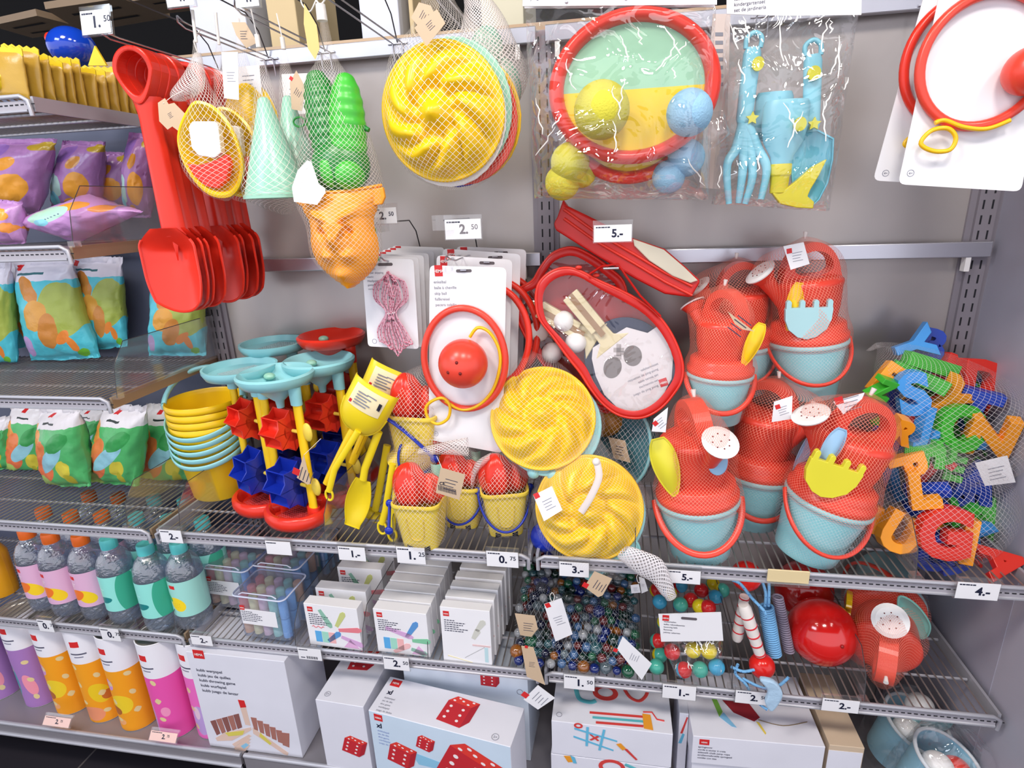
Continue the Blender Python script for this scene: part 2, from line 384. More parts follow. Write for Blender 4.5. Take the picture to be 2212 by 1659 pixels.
# wire shelves
def shelf(x0,x1,z,label,D=.375,pitch=.0165,hooks=True,tan=False):
    t=thing('wire_shelf',label,'shelf',mat=Matrix.Translation((0,0,z)),group='grey wire shelves')
    m=MB().use(WIRE)
    n=int((x1-x0-.03)/pitch)
    for i in range(n):
        x=x0+.015+(i+.5)*(x1-x0-.03)/n; m.tube([(x,-.01,-.003),(x,-D+.012,-.003),(x,-D-.001,.003)],.0017,5)
    m.build('wires',t)
    m=MB().use(RAIL)
    for y in (-.02,-.14,-.26): m.tube([(x0+.01,y,-.0075),(x1-.01,y,-.0075)],.003,6)
    m.build('cross_wires',t)
    f=MB().use(RAIL)
    f.tube([(x0+.006,-D,-.03),(x0+.006,-D-.002,-.004),(x0+.02,-D-.003,.004),(x1-.02,-D-.003,.004),(x1-.006,-D-.002,-.004),(x1-.006,-D,-.03)],.0042,8)
    f.build('front_rail',t)
    g=MB().use(M('strip_paint',(168,164,172),.5)).box(x0+.012,x1-.012,-D-.001,-D+.005,-.021,-.003)
    g.use(SLOT)
    k=int((x1-x0)/.012)
    for i in range(k): g.box(x0+.015+i*.012,x0+.022+i*.012,-D-.0018,-D-.001,-.011,-.009)
    g.use(RAIL).tube([(x0+.012,-D-.001,-.021),(x1-.012,-D-.001,-.021)],.003,6)
    g.build('price_strip',t)
    for x in (x0+.004,x1-.004):
        MB().use(TAN if tan else RAIL).box(x-.003,x+.003,-D+.005,-.01,-.022,.004).build('side_channel',t)
    return t
shelf(-2.35,-.93,.926,'top left wire shelf carrying the yellow sweet packets')
shelf(-2.35,-.93,.651,'upper left wire shelf under the purple snack bags',tan=True)
shelf(-2.35,-.93,.327,'left wire shelf under the turquoise crisp bags',tan=True)
shelf(-2.35,-.915,0,'left wire shelf under the green vegetable snack bags',tan=True)
shelf(-.905,-.012,0,'middle wire shelf under the buckets, sand mills and castle buckets')
shelf(-.004,.925,0,'right wire shelf under the cake moulds and watering cans')
shelf(-2.35,-.905,-.3085,'lower left wire shelf under the water bottles',D=.365,tan=True)
shelf(-.895,-.002,-.3085,'lower middle wire shelf under the chalk boxes',D=.365)
shelf(.006,.925,-.3085,'lower right wire shelf under the marbles and red balls',D=.365)
t=thing('base_shelf','grey sheet metal base shelf under the popcorn tubes and boxes','shelf',mat=Matrix.Translation((0,0,-.645)))
MB().use(M('sheet_grey',(150,146,152),.4,metal=.3)).box(-2.35,-.79,-.405,-.0,-.035,-.0).box(-.78,.93,-.405,0,-.035,0).build('deck',t)
MB().use(RAIL).tube([(-2.35,-.402,.006),(-.79,-.402,.006)],.006,8).tube([(-2.35,-.405,-.03),(-.79,-.405,-.03)],.006,8).tube([(-.78,-.402,.006),(.93,-.402,.006)],.006,8).build('front_rail',t)

# clear dividers with a bevelled front corner
def divider(X,z,label,h=.11,y1=-.372,grp='clear dividers on the shelves',col=None):
    t=thing('shelf_divider',label,'divider',mat=Matrix.Translation((X,0,z))@Matrix.Rotation(PI/2,4,'Z').to_4x4(),group=grp)
    # local x -> world y
    out=[(-.02,0.004),(-.02,h),(y1+.05,h),(y1+.012,h*.6),(y1,.004)]
    MB().use(ACR).prism(out,-.0008,.0008).build('panel',t)
    MB().use(DARKWIRE).tube([(a,0,b) for a,b in out[1:]],.0009,5).build('edge',t)
    MB().use(ACR).box(y1-.004,y1+.012,-.008,.008,.002,.014).build('clip',t)
for X,z,l in ((-.838,0,'clear divider in front of the yellow bucket stack'),(-.475,0,'clear divider between the sand mills and the yellow scoops'),(-.315,0,'clear divider between the yellow scoops and castle buckets'),
              (-.02,0,'clear divider between the castle buckets and cake moulds'),(.20,0,'clear divider left of the watering cans'),(.715,0,'clear divider between the watering cans and the toy letters'),
              (-.915,.327,'clear side divider at the end of the turquoise crisp shelf'),(-.925,.651,'clear side divider at the end of the purple snack shelf'),
              (-.98,0,'clear divider beside the last green snack bag'),
              (-.93,-.3085,'clear divider right of the water bottles'),(-.60,-.3085,'clear divider between the chalk tubs and chalk boxes'),(-.425,-.3085,'clear divider between the two stacks of white chalk boxes'),(-.265,-.3085,'clear divider right of the second chalk box stack'),
              (.22,-.3085,'clear divider between the marbles and the bouncing balls'),(.41,-.3085,'clear divider between the bouncing balls and skipping ropes'),(.67,-.3085,'clear divider between the red balls and the lying watering can')):
    divider(X,z,l,h=.12 if z>.3 else .105,y1=-.366 if z<-.2 else -.372)

# ---------------------------------------------------------------- price labels
def price(x0,y0,x1,y1,big,sup,label,Y=-.388,tilt=0,pink=False,holder=True,kind='price',big_bold=.032,grey=False):
    fr=Fr((x0+x1)/2,(y0+y1)/2,Y=Y,rx=tilt)
    u0,v0=fr.uv(x0,y0); u1,v1=fr.uv(x1,y1); h=abs(v0-v1); w=abs(u1-u0)
    w=max(w,.03); h=min(max(h,.022),.04)
    t=thing('price_label',label,'price label',fr,'price labels')
    MB().use(M('pink_card',(238,200,190),.5) if pink else CARD).box(-w/2,w/2,0,.0008,-h/2,h/2).build('card',t)
    m=MB().use(BINK if not grey else M('glare_ink',(120,115,120),.6))  # glare on the card is put into a paler ink colour
    if kind=='bar':
        for i in range(14):
            m.box(-w*.15+i*w*.035,-w*.15+i*w*.035+w*(.012 if i%3 else .022),-.0004,0,-h*.4,-h*.18)
        m.box(-w*.4,-w*.22,-.0004,0,-h*.34,-h*.28)
    elif big:
        bh=h*.48; full=big
        m.text(big,w*(.12 if not sup else .02),-h*.22,bh,-.0004,big_bold,'c'); 
        if sup: m.text(sup,w*.02+bh*.42*len(big),-h*.22+bh*.42,bh*.55,-.0004,.012,'l')
    m.build('price_text',t)
    q=MB().use(BINK)
    a=-w*.45
    for i in range(5):
        L=w*(.05+.02*(i%3)); q.box(a,a+L,-.0003,0,h*.33,h*.40); a+=L+w*.012
    q.build('small_print',t)
    if holder: MB().use(ACR).box(-w/2-.002,w/2+.002,.001,.006,-h/2-.002,h/2+.008).build('holder',t)
    return t
for a in ((343,1144,396,1174,'2.-','','white price label 2.- at the left end of the middle shelf'),
 (572,1168,631,1200,'','','white price label mostly hidden behind the red base of the front sand mill'),
 (729,1180,791,1213,'1.-','','white price label 1.- on the middle rail below the yellow scoops'),
 (855,1180,920,1220,'1.','25','washed out price label on the middle rail behind the front castle bucket'),
 (1050,1190,1120,1227,'0.','75','white price label 0.75 on the middle rail below the castle buckets'),
 (1208,1213,1272,1248,'3.-','','white price label 3.- below the lower cake mould'),
 (1438,1230,1512,1263,'5.-','','white price label 5.- below the watering cans'),
 (2070,1257,2154,1298,'4.-','','white price label 4.- below the toy letters at the right end')):
    price(*a)
for a in ((78,1338,118,1366,'0.','75','white price label 0.75 below the peach water bottles'),
 (214,1356,262,1386,'0.','75','white price label 0.75 below the mint water bottles'),
 (410,1371,460,1396,'2.-','','white price label 2.- at the left end of the chalk shelf'),
 (827,1417,885,1450,'2.','50','white price label 2.50 above the big dice game box'),
 (1218,1457,1284,1493,'1.','50','white price label 1.50 below the marbles'),
 (1432,1478,1502,1514,'1.-','','white price label 1.- below the bouncing balls'),
 (1590,1491,1665,1525,'2.','50','white price label 2.50 below the skipping ropes'),
 (1778,1508,1853,1542,'2.-','','white price label 2.- below the red ball')):
    price(*a,Y=-.378)
price(642,1399,696,1428,'','','white label with a barcode on the chalk shelf rail',Y=-.378,kind='bar')
price(97,1548,148,1570,'2.','75','pinkish price label 2.75 leaning on the base rail under the orange popcorn tubes',Y=-.415,tilt=-.7,pink=True)
price(326,1580,379,1603,'2.','75','pinkish price label 2.75 leaning on the base rail under the pink popcorn tube',Y=-.415,tilt=-.7,pink=True)
t=thing('label_holder','empty cream label holder on the rail above the red balls','label holder',Fr(1703,1247,Y=-.388))
fr=Fr(1703,1247,Y=-.388); MB().use(M('cream_holder',(226,206,160),.3)).box(-.038,.038,0,.003,-.013,.015).build('plate',t,bevel=.002)
MB().use(ACR).box(-.038,.038,-.006,0,-.018,-.012).build('lip',t)

# ---------------------------------------------------------------- hooks
def hook(X,Z,y0,label,tagz=.035,arm=True,lab=None,ybase=-.03,tilt=0,grp='double wire display hooks'):
    t=thing('display_hook',label,'hook',mat=Matrix.Translation((X,0,Z)),group=grp)
    m=MB().use(STEEL)
    for s_ in (-.011,.011):
        m.tube([(s_,ybase-.002,-.035),(s_,ybase-.006,0),(s_,ybase-.03,.0),(s_*.9,y0+.03,.0),(s_*.5,y0+.006,.004),(0,y0,.012)],.0016,6)
    m.tube([(-.022,ybase-.004,0),(.022,ybase-.004,0)],.0022,6)
    m.build('prongs',t)
    if arm:
        MB().use(DARKWIRE).tube([(0,ybase-.004,.0),(0,ybase-.03,.05),(0,ybase-.07,.075),(0,y0+.0,.078)],.0015,6).build('label_arm',t)
        if lab: MB().use(ACR).box(-.02,.02,y0-.012,y0+.012,.06,.088).build('label_clip',t)
    return t
hook(-.76,1.02,-.365,'long double wire hook carrying the red shovels',lab=1)
price(172,25,240,70,'1.','50','white price label 1.50 hanging over the hook of the red shovels',Y=-.375,tilt=-.15)
hook(-.632,1.037,-.325,'double wire hook carrying the boat moulds',lab=1)
price(355,-22,420,10,'1.-','','half visible white price label at the top edge above the boat moulds',Y=-.335)
hook(-.493,1.04,-.36,'double wire hook carrying the mint cone moulds')
price(505,-22,560,12,'1.-','','half visible white price label at the top edge left of the crocodile net',Y=-.37)
hook(-.323,1.045,-.40,'double wire hook carrying the green crocodile net')
hook(-.15,1.045,-.37,'double wire hook carrying the hanging yellow cake mould')
hook(.13,1.04,-.33,'double wire hook carrying the catch game bag')
hook(.43,1.035,-.32,'double wire hook carrying the garden tool bag')
hook(.73,1.03,-.34,'double wire hook carrying the large ring cards')
hook(-.309,.60,-.29,'double wire hook carrying the elastic cord cards',lab=1)
price(793,450,858,482,'2.','50','white price label 2.50 beside the orange animal mould',Y=-.29)
hook(-.17,.60,-.30,'double wire hook carrying the skip ball cards',lab=1)
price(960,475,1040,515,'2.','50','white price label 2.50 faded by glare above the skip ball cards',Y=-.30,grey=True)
price(1283,487,1364,521,'5.-','','white price label 5.- in front of the lying red table tennis case',Y=-.33)

# ---------------------------------------------------------------- beyond the top of the rack
def carton(x0,y0,x1,y1,Y,D,mat,label,name='cardboard_box'):
    a=PY(x0,y0,Y); b=PY(x1,y1,Y); w=b.x-a.x; h=a.z-b.z
    t=thing(name,label,'box',mat=Matrix.Translation((a.x+w/2,Y,b.z)),group='cartons behind the rack')
    MB().use(mat).box(-w/2,w/2,0,D,0,h).build('carton',t,bevel=.003)
    MB().use(M('tape',(214,196,160),.3)).box(-w/2-.0005,w/2+.0005,D*.4,D*.6,h-.001,h+.001).build('tape',t)
WBOX=M('white_carton',(214,218,232),.6); KBOX=M('kraft_carton',(206,184,142),.7)
t0=.18
carton(395,-60,560,230,t0,.25,WBOX,'white carton behind the rack above the boat moulds')
carton(564,-60,662,200,t0,.25,KBOX,'brown carton behind the rack left of the crocodile net')
carton(768,-60,874,180,t0,.25,WBOX,'white carton behind the rack left of the hanging cake mould')
carton(876,-60,905,180,t0,.25,KBOX,'narrow brown carton behind the rack beside the hanging cake mould')
carton(1035,-60,1135,180,t0,.25,M('grey_print_box',(206,200,176),.6),'pale printed carton behind the rack between cake mould and catch game')
# brown ceiling panels seen above the top left shelf
def cpanel(pts,z,label):
    P=[un(x,y,2,z) for x,y in pts]; c=sum(P,Vector())/4
    t=thing('hanging_panel',label,'ceiling panel',mat=Matrix.Translation(c),group='brown panels hung below the ceiling')
    vs=[p-c for p in P]+[p-c+Vector((0,0,.02)) for p in P]
    MB().use(M('panel_tan',(150,128,104),.5)).add(vs,[(0,1,2,3),(7,6,5,4),(0,4,5,1),(1,5,6,2),(2,6,7,3),(3,7,4,0)]).build('panel',t)
    vs=[]; m=MB().use(M('panel_slot',(30,26,28),.7))
    A=P[0]-c;B=P[1]-c;C=P[2]-c;D_=P[3]-c
    def bi(u,v): 
        p=A.lerp(B,u).lerp(D_.lerp(C,u),v); return (p.x,p.y,p.z-.002)
    m.add([bi(.2,.25),bi(.8,.25),bi(.8,.33),bi(.2,.33)],[(0,1,2,3)]); m.add([bi(.2,.65),bi(.8,.65),bi(.8,.72),bi(.2,.72)],[(0,1,2,3)])
    m.build('slots',t)
cpanel([(-20,56),(80,34),(205,66),(70,82)],1.35,'brown panel hung under the ceiling above the blue bottle')
cpanel([(98,20),(262,-4),(368,38),(180,70)],1.35,'slotted brown panel hung behind the 1.50 price label')
cpanel([(275,4),(440,-22),(520,10),(355,30)],1.35,'brown panel at the top edge left of the white carton')
# ================================================================ left bay goods
def quadbag(fr,pts,T,mat,parent,name='bag',wr=.006,seed=0,crimp=.07,floor=None):
    """pillow bag between four corners (tl,tr,br,bl) in the frame plane"""
    q=[Vector(p) for p in fr.uvs(pts)]
    def fn(u,v):
        t=2*PI*u; x=cos(t); y=sin(t)
        a=q[0].lerp(q[1],(x+1)/2); b=q[3].lerp(q[2],(x+1)/2); p=a.lerp(b,v)
        vv=min(1,max(0,(v-crimp)/(1-crimp*1.6))) 
        th=T*(max(0,sin(PI*vv))**.45)
        wx=.92+.08*abs(cos(PI*vv)) 
        c=q[0].lerp(q[1],.5).lerp(q[3].lerp(q[2],.5),v); p=c+(p-c)*wx
        k=wr*(N3(p.x*1+seed,y*.5,p.y,22)+.6*N3(p.x+seed,y,p.y,55))
        sgn=1 if y>=0 else -1
        return (p.x, -sgn*(abs(y)**.8)*th + k + (0.004*sin(x*14) if vv<=0 else 0), p.y+k*.5)
    m=MB().use(mat)
    # uv: x across 0..1 on both faces, y from bottom to top
    zf=(floor-fr.o.z) if floor is not None else -9
    vs=[];uvs=[];fs=[]; nu,nv=44,34
    for j in range(nv+1):
        for i in range(nu+1):
            u=i/nu; v=j/nv; w_=fn(u%1,v); vs.append((w_[0],w_[1],max(w_[2],zf))); uvs.append(((cos(2*PI*u)+1)/2,1-v))
    for j in range(nv):
        for i in range(nu): fs.append((j*(nu+1)+i,(j+1)*(nu+1)+i,(j+1)*(nu+1)+i+1,j*(nu+1)+i+1))
    m.add(vs,fs,True,uvs)
    return m.build(name,parent,sharp=1.6)
CH=(222,160,66); CH2=(206,136,60); TURQ=(86,200,216)
CRISP=printmat('crisp_bag_print',TURQ,[('r',-1,.80,2,2,(222,220,234)),('e',.33,.72,.20,.10,-.5,CH2),('e',.78,.52,.3,.26,.3,(170,186,84)),('e',.4,.48,.22,.14,.2,CH),('e',.55,.32,.2,.13,.9,CH2),('e',.12,.18,.09,.11,0,(190,156,206)),('e',.72,.25,.12,.05,.5,(236,140,60)),('e',.80,.18,.05,.09,.2,(236,140,60)),('e',.85,.07,.08,.04,.3,(120,196,60)),('r',.12,.855,.6,.875,(60,110,120)),('r',.05,.9,.16,.95,(214,38,40))],rough=.3,bump=.5,bscale=30)
PURP=printmat('purple_bag_print',(176,128,186),[('e',.72,.35,.22,.2,.4,(236,166,60)),('e',.3,.8,.25,.12,.2,(150,110,190)),('e',.25,.35,.2,.16,-.6,(180,220,210)),('e',.2,.15,.12,.12,0,(120,206,220)),('e',.62,.68,.12,.09,.2,(220,150,50)),('e',.9,.9,.16,.06,0,(190,160,50)),('e',.5,.1,.12,.05,.3,(236,166,60))],rough=.28,bump=.6,bscale=25)
DOTS=printmat('purple_bag_dotted',(196,146,204),[('e',.75,.72,.2,.12,-.6,(240,160,50)),('e',.45,.72,.28,.2,.1,(176,222,200))]+[('e',.32+.05*((i*7)%6),.62+.045*((i*5)%5),.011,.016,0,(50,60,110)) for i in range(14)]+[('e',.26,.6,.1,.1,.5,(130,206,222)),('e',.9,.4,.1,.12,0,(236,150,70))],rough=.28,bump=.6,bscale=25)
GREENB=printmat('vegetable_bag_print',(86,186,110),[('r',-1,.78,2,2,(232,228,232)),('e',.2,.66,.26,.09,-.7,(236,156,70)),('e',.3,.52,.2,.13,.3,(236,130,70)),('e',.32,.3,.24,.17,.1,(238,122,76)),('e',.55,.42,.3,.11,.45,(150,206,220)),('e',.72,.62,.2,.11,.3,(60,160,84)),('e',.75,.28,.13,.11,.4,(220,206,70)),('e',.78,.14,.07,.09,0,(196,190,50)),('e',.12,.1,.25,.12,0,(180,214,110)),('r',.3,.83,.62,.85,(50,60,60)),('r',.35,.9,.47,.94,(214,38,40))],rough=.3,bump=.5,bscale=30)
def bag(pts,Y,T,mat,label,cat,group,name,seed,rz=0):
    fl={'c':.330,'p':.654,'g':.003,'y':.929}[ {1:'p',2:'g',3:'y',0:'c'}[seed//10]]+.0015
    cx=sum(p[0] for p in pts)/4; by=(pts[2][1]+pts[3][1])/2
    fr=Fr(cx,by,Y=Y,rz=rz); t=thing(name,label,cat,fr,group); quadbag(fr,pts,T,mat,t,seed=seed,floor=fl); return t
# turquoise crisps (shelf at .327)
g='turquoise crisp bags on the left shelf'
bag([(-45,560),(20,565),(38,792),(-60,790)],-.10,.035,CRISP,'turquoise crisp bag cut off by the left edge of the picture','snack bag',g,'crisp_bag',1)
bag([(-10,566),(60,566),(78,748),(10,756)],-.03,.03,CRISP,'turquoise crisp bag standing half hidden in the gap left of the large front crisp bag','snack bag',g,'crisp_bag',2)
bag([(32,560),(150,556),(216,772),(68,784)],-.075,.045,CRISP,'large front turquoise crisp bag left of the clear divider','snack bag',g,'crisp_bag',3)
bag([(152,552),(262,556),(276,748),(200,756)],-.035,.032,CRISP,'turquoise crisp bag leaning behind the large front crisp bag','snack bag',g,'crisp_bag',4)
bag([(330,590),(438,590),(446,768),(322,768)],-.06,.04,CRISP,'turquoise crisp bag standing alone under the red shovel blades','snack bag',g,'crisp_bag',5)
# purple bags (shelf at .651)
g='purple snack bags on the upper left shelf'
bag([(-40,300),(120,300),(84,462),(-60,470)],-.16,.05,PURP,'purple snack bag with yellow print standing upright at the far left','snack bag',g,'snack_bag',11)
bag([(138,304),(224,306),(214,452),(112,450)],-.10,.045,PURP,'purple snack bag standing upright behind the lying dotted bag','snack bag',g,'snack_bag',12)
bag([(214,326),(276,330),(288,450),(196,450)],-.03,.04,PURP,'dark purple snack bag at the back of the upper left shelf','snack bag',g,'snack_bag',13)
bag([(280,286),(330,290),(326,470),(272,470)],-.10,.04,PURP,'purple snack bag partly behind the red shovel handles','snack bag',g,'snack_bag',14)
bag([(-50,424),(44,436),(54,526),(-50,530)],-.25,.04,DOTS,'dotted purple snack bag lying at the far left of the upper shelf','snack bag',g,'snack_bag',15)
fr=Fr(170,515,Y=-.22)
t=thing('snack_bag','purple snack bag with a dotted patch lying at the front of the upper shelf','snack bag',fr,g)
quadbag(fr,[(28,478),(190,418),(308,458),(170,524)],.05,DOTS,t,seed=16,crimp=.02,floor=.6555)
# green vegetable bags (shelf 0)
g='green vegetable snack bags on the left shelf'
bag([(-30,900),(20,900),(24,1012),(-40,1020)],-.12,.03,GREENB,'green vegetable snack bag cut off by the left picture edge','snack bag',g,'snack_bag',21)
bag([(26,872),(106,874),(112,1036),(12,1020)],-.10,.04,GREENB,'green vegetable snack bag second from the left','snack bag',g,'snack_bag',22,rz=.15)
bag([(88,880),(166,880),(196,1050),(104,1052)],-.20,.045,GREENB,'green vegetable snack bag at the front with a torn looking white top','snack bag',g,'snack_bag',23,rz=-.25)
bag([(228,872),(316,878),(300,1050),(196,1040)],-.19,.045,GREENB,'green vegetable snack bag with wide gaps on both sides, right of the torn looking one','snack bag',g,'snack_bag',24,rz=-.2)
bag([(318,872),(400,874),(420,1050),(302,1044)],-.12,.035,GREENB,'green vegetable snack bag partly hidden by the yellow bucket stack','snack bag',g,'snack_bag',25)
bag([(166,880),(232,880),(226,990),(160,990)],-.04,.03,GREENB,'green vegetable snack bag in the dark at the back of the shelf','snack bag',g,'snack_bag',26)
# sweet packets (shelf .926), seen from the side of the row
PKY=M('sweet_packet',(206,164,62),.3,spec=.6,bump=.3,bscale=50,var=.12); PKY2=M('sweet_packet_bright',(238,206,44),.28,bump=.3,bscale=50)
g='yellow sweet packets lined up on the top left shelf'
n=13
words=['nearest the rail','second from the rail','third from the rail','fourth from the rail','fifth from the rail','sixth from the rail','in the middle of the row','sixth from the back','fifth from the back','fourth from the back','third from the back','second from the back','at the back of the row']
for i in range(n):
    y=-.355+i*.0265; x=-.99
    t=thing('sweet_packet','thin yellow sweet packet standing '+words[i]+' on the top left shelf','sweets',mat=Matrix.Translation((x,y,.930))@Euler((.0,.12+.05*sin(i*2.3),PI*.5-PI*.5+.1*sin(i))).to_matrix().to_4x4(),group=g)
    m=MB().use(PKY); w=.075; h=.080+.007*sin(i*1.7)
    m.grid(lambda u,v:(-w/2*0+w*(.5-.5*cos(2*PI*u))-w/2, .0095*sin(2*PI*u)*(max(0,sin(PI*v))**.5)+.002*N3(u*5+i,v*6,0),h*v+.002),16,14,cu=True,flip=True)
    m.build('packet',t,sharp=2)
    q=MB().use(PKY2); hh=h
    zz=[(-w/2+ w*k/10, hh-(.0 if k%2 else .004)+.012) for k in range(11)]
    q.prism([(-w/2,hh-.004)]+[(w/2,hh-.004)]+zz[::-1],-.001,.001); q.build('crimped_top',t)
g='loose yellow sweet bags at the left picture edge'
bag([(-40,112),(66,104),(40,196),(-50,200)],-.30,.04,M('yellow_foil',(228,196,40),.2,bump=.5,bscale=25,spec=.8),'shiny yellow sweet bag at the left edge of the top shelf','sweets',g,'sweet_bag',31)
bag([(-30,160),(36,150),(30,205),(-40,206)],-.345,.03,bpy.data.materials['yellow_foil'],'small shiny yellow sweet bag lying low at the front left corner of the top shelf','sweets',g,'sweet_bag',32)
# blue bulb bottle with red cap
fr=Fr(152,126,Y=-.12); t=thing('bulb_bottle','round blue plastic bottle with a red cap lying behind the yellow sweet packets','bottle',fr)
r=fr.uv(204,110)[0]-fr.uv(104,110)[0]; r*=.40
fr.M=fr.M; c=fr.uv(156,102)
MB().use(M('blue_gloss',(20,66,190),.12,spec=.8)).sph((c[0],0,c[1]),(r,r,r*.86),32,20).build('body',t)
c2=fr.uv(108,82); d=(Vector((c2[0]-c[0],0,c2[1]-c[1]))).normalized(); a=Vector((c[0],0,c[1]))+d*r*.82; b=Vector((c2[0],0,c2[1]))
MB().use(RED).tube([a,a+(b-a)*.1,b,b+d*.004],[r*.26,r*.27,r*.27,r*.22],20).build('cap',t)
fr=Fr(205,140,Y=-.30); t=thing('sweet_packet','bright yellow pointed sweet packet sticking up behind the packet row','sweets',fr)
MB().use(PKY2).prism(fr.uvs([(192,142),(206,99),(232,142)]),-.002,.002).build('packet',t)

# ================================================================ goods hanging from the top bar
# red sand shovels
SX=-.76
def shovel():
    t=thing('sand_shovel','nearest red sand shovel hanging by its loop at the front of the hook','shovel',mat=Matrix.Translation((SX,-.295,1.0)),group='red sand shovels hanging on one hook')
    # loop handle, local origin at the top of the hanging hole
    m=MB().use(RED)
    N=40; out=[];hol=[]
    for i in range(N):
        a=2*PI*i/N
        # teardrop outer
        x=.043*cos(a)*(1+.05*sin(a)); z=-.028+.044*sin(a)
        if z<-.028: x*=(1-.38*((-.028-z)/.044)); z-= .014*((-.028-z)/.044)
        out.append((x,z)); hol.append((.033*cos(a)*(1 if sin(a)>0 else 1-.30*abs(sin(a))),-.028+.034*sin(a)-(0 if sin(a)>0 else .008*abs(sin(a)))))
    m.prism(out,-.014,.012,hole=hol)
    m.build('grip',t,bevel=.003)
    s=MB().use(RED)
    # channel shaft: flared, shallow gutter
    L0,L1=-.072,-.335
    def sh(u,v):
        w=.0215+.006*v+.010*max(0,(.12-v)/.12); x=(u-.5)*2; z=L0+(L1-L0)*v
        return (x*w, -.010+.018*abs(x)**3, z)
    s.grid(sh,14,20); s.grid(lambda u,v:(sh(u,v)[0],sh(u,v)[1]+.003,sh(u,v)[2]),14,20,flip=True)
    s.build('shaft',t)
    b=MB().use(RED)
    # scoop blade: rounded shoulders, dished
    def bl(u,v,o=0):
        x=(u-.5)*2
        w=.030+.034*sin(PI/2*min(1,v/.26)) if v<.26 else .064*(1-max(0,v-.6)**2*1.1)
        z=-.318-.150*v-(.024*(1-abs(x)**2.2)*max(0,(v-.5)/.5)); y=.034*(1-abs(x)**2.2)*min(1,v*3.2)*min(1,.35+(1-v)*1.3)-.022
        return (x*(w-.0*o),y+o,z)
    b.grid(lambda u,v:bl(u,v),24,24); b.grid(lambda u,v:bl(u,v,.0025),24,24,flip=True)
    # v ridge
    b.grid(lambda u,v:((u-.5)*.016*(1-v),.004-.006*(1-abs(u-.5)*2)*(1-v*.5)+.0*v,-.345-.04*v),4,6)
    b.tube([ (bl(0,v/20)) for v in range(3,21)]+[bl(u/10,1) for u in range(1,10)]+[bl(1,1-v/20) for v in range(0,18)],.0028,6)
    b.build('blade',t)
    return t
sv0=shovel()
ordn=['second','third','fourth','fifth','sixth','seventh','eighth']
for i,y in enumerate((-.272,-.250,-.228,-.160,-.135,-.112,-.090)):
    clone(sv0,Matrix.Translation((SX+.002*i,y,1.0-.002*(i%2)))@Matrix.Rotation(.015*sin(i*2),4,'Y'),ordn[i]+' red sand shovel from the front in the nested row under the left hook')
fr=Fr(372,245,Y=-.315); t=thing('hang_tag','pair of small kraft tags tied to the red shovels','tag',fr)
hangtag(fr,t,[(341,222),(356,212),(364,225),(376,222),(406,252),(384,282),(372,273),(362,280),(344,262)],y=-.002)
MB().use(STR).tube([(fr.uv(355,224)[0],-.003,fr.uv(355,224)[1]),(fr.uv(365,205)[0],.01,fr.uv(365,205)[1]),(fr.uv(372,190)[0],.03,fr.uv(372,190)[1])],.0006,5).build('string',t)

# boat moulds in netting
def boat(px,py,Y,label,s=1):
    fr=Fr(px,py,Y=Y,rz=.15); t=thing('boat_mould_set',label,'sand mould',fr,'boat shaped sand moulds in netting')
    S=fr.uv(px+100,py)[0]/100
    hull=cr([(-30,82),(-8,95),(22,84),(48,52),(62,10),(64,-35),(48,-75),(20,-95),(-20,-88),(-52,-50),(-66,0),(-60,40)],4)
    hull=[(p.x*S*s,p.y*S*s) for p in hull]
    m=MB().use(YEL); n=len(hull)
    def fn(u,v):
        p=hull[int(round(u*n))%n]
        k,y=[(1,0),(1.02,-.004),(.96,-.006),(.90,-.002),(.86,.016),(.6,.028),(.0,.032)][int(round(v*6))]
        return (p[0]*k,y*s,p[1]*k)
    m.grid(fn,n,6,cu=True); m.grid(lambda u,v:(fn(u,v)[0]*1.0,fn(u,v)[1]+.006,fn(u,v)[2]),n,6,cu=True,flip=True); m.build('hull',t)
    a=lambda L,y0,y1,mt,nm:MB().use(mt).prism([(x*S*s,z*S*s) for x,z in L],y0,y1).build(nm,t,bevel=.002)
    a([(-36,48),(-26,58),(22,56),(28,50),(24,-6),(8,-16),(-26,-10),(-38,6)],-.006,.012,WHITE,'sail')
    a([(-56,-24),(-30,-28),(8,-20),(34,-8),(38,-30),(22,-62),(0,-78),(-24,-72),(-46,-50)],-.004,.012,RED,'deck')
    netbag(t,[(10*S,210*S,.004,.004,0),(2*S,150*S,.012,.012,0),(5*S,95*S,.026,.02,0),(2*S,20*S,.060*s,.028,0),(0,-40*S,.060*s,.03,0),(4*S,-88*S,.03,.02,0),(14*S,-104*S,.004,.004,0)])
    MB().use(STR).tube([(10*S,0,205*S),(12*S,.0,240*S),(14*S,.0,262*S)],.003,7).build('net_knot',t)
    return t
boat(456,325,-.315,'nearest yellow boat sand mould with white sail and red deck in netting')
boat(503,330,-.25,'rear yellow boat sand mould in netting, mostly behind the first',.93)
fr=Fr(545,265,Y=-.19); t=thing('sand_mould','yellow sand mould in netting hanging behind the boat moulds','sand mould',fr)
S=fr.uv(645,265)[0]/100
MB().use(YEL).grid(lambda u,v:(52*S*sin(PI*v)*cos(2*PI*u)*(1+.12*cos(10*PI*u)),.03*sin(PI*v)*sin(2*PI*u),75*S*cos(PI*v)),30,16,cu=True,flip=True).build('mould',t)
netbag(t,[(0,160*S,.004,.004,0),(0,80*S,.02,.02,0),(0,0,.062,.036,0),(0,-78*S,.01,.01,0)])
MB().use(STR).tube([(0,0,155*S),(0,.01,185*S)],.003,6).build('net_knot',t)
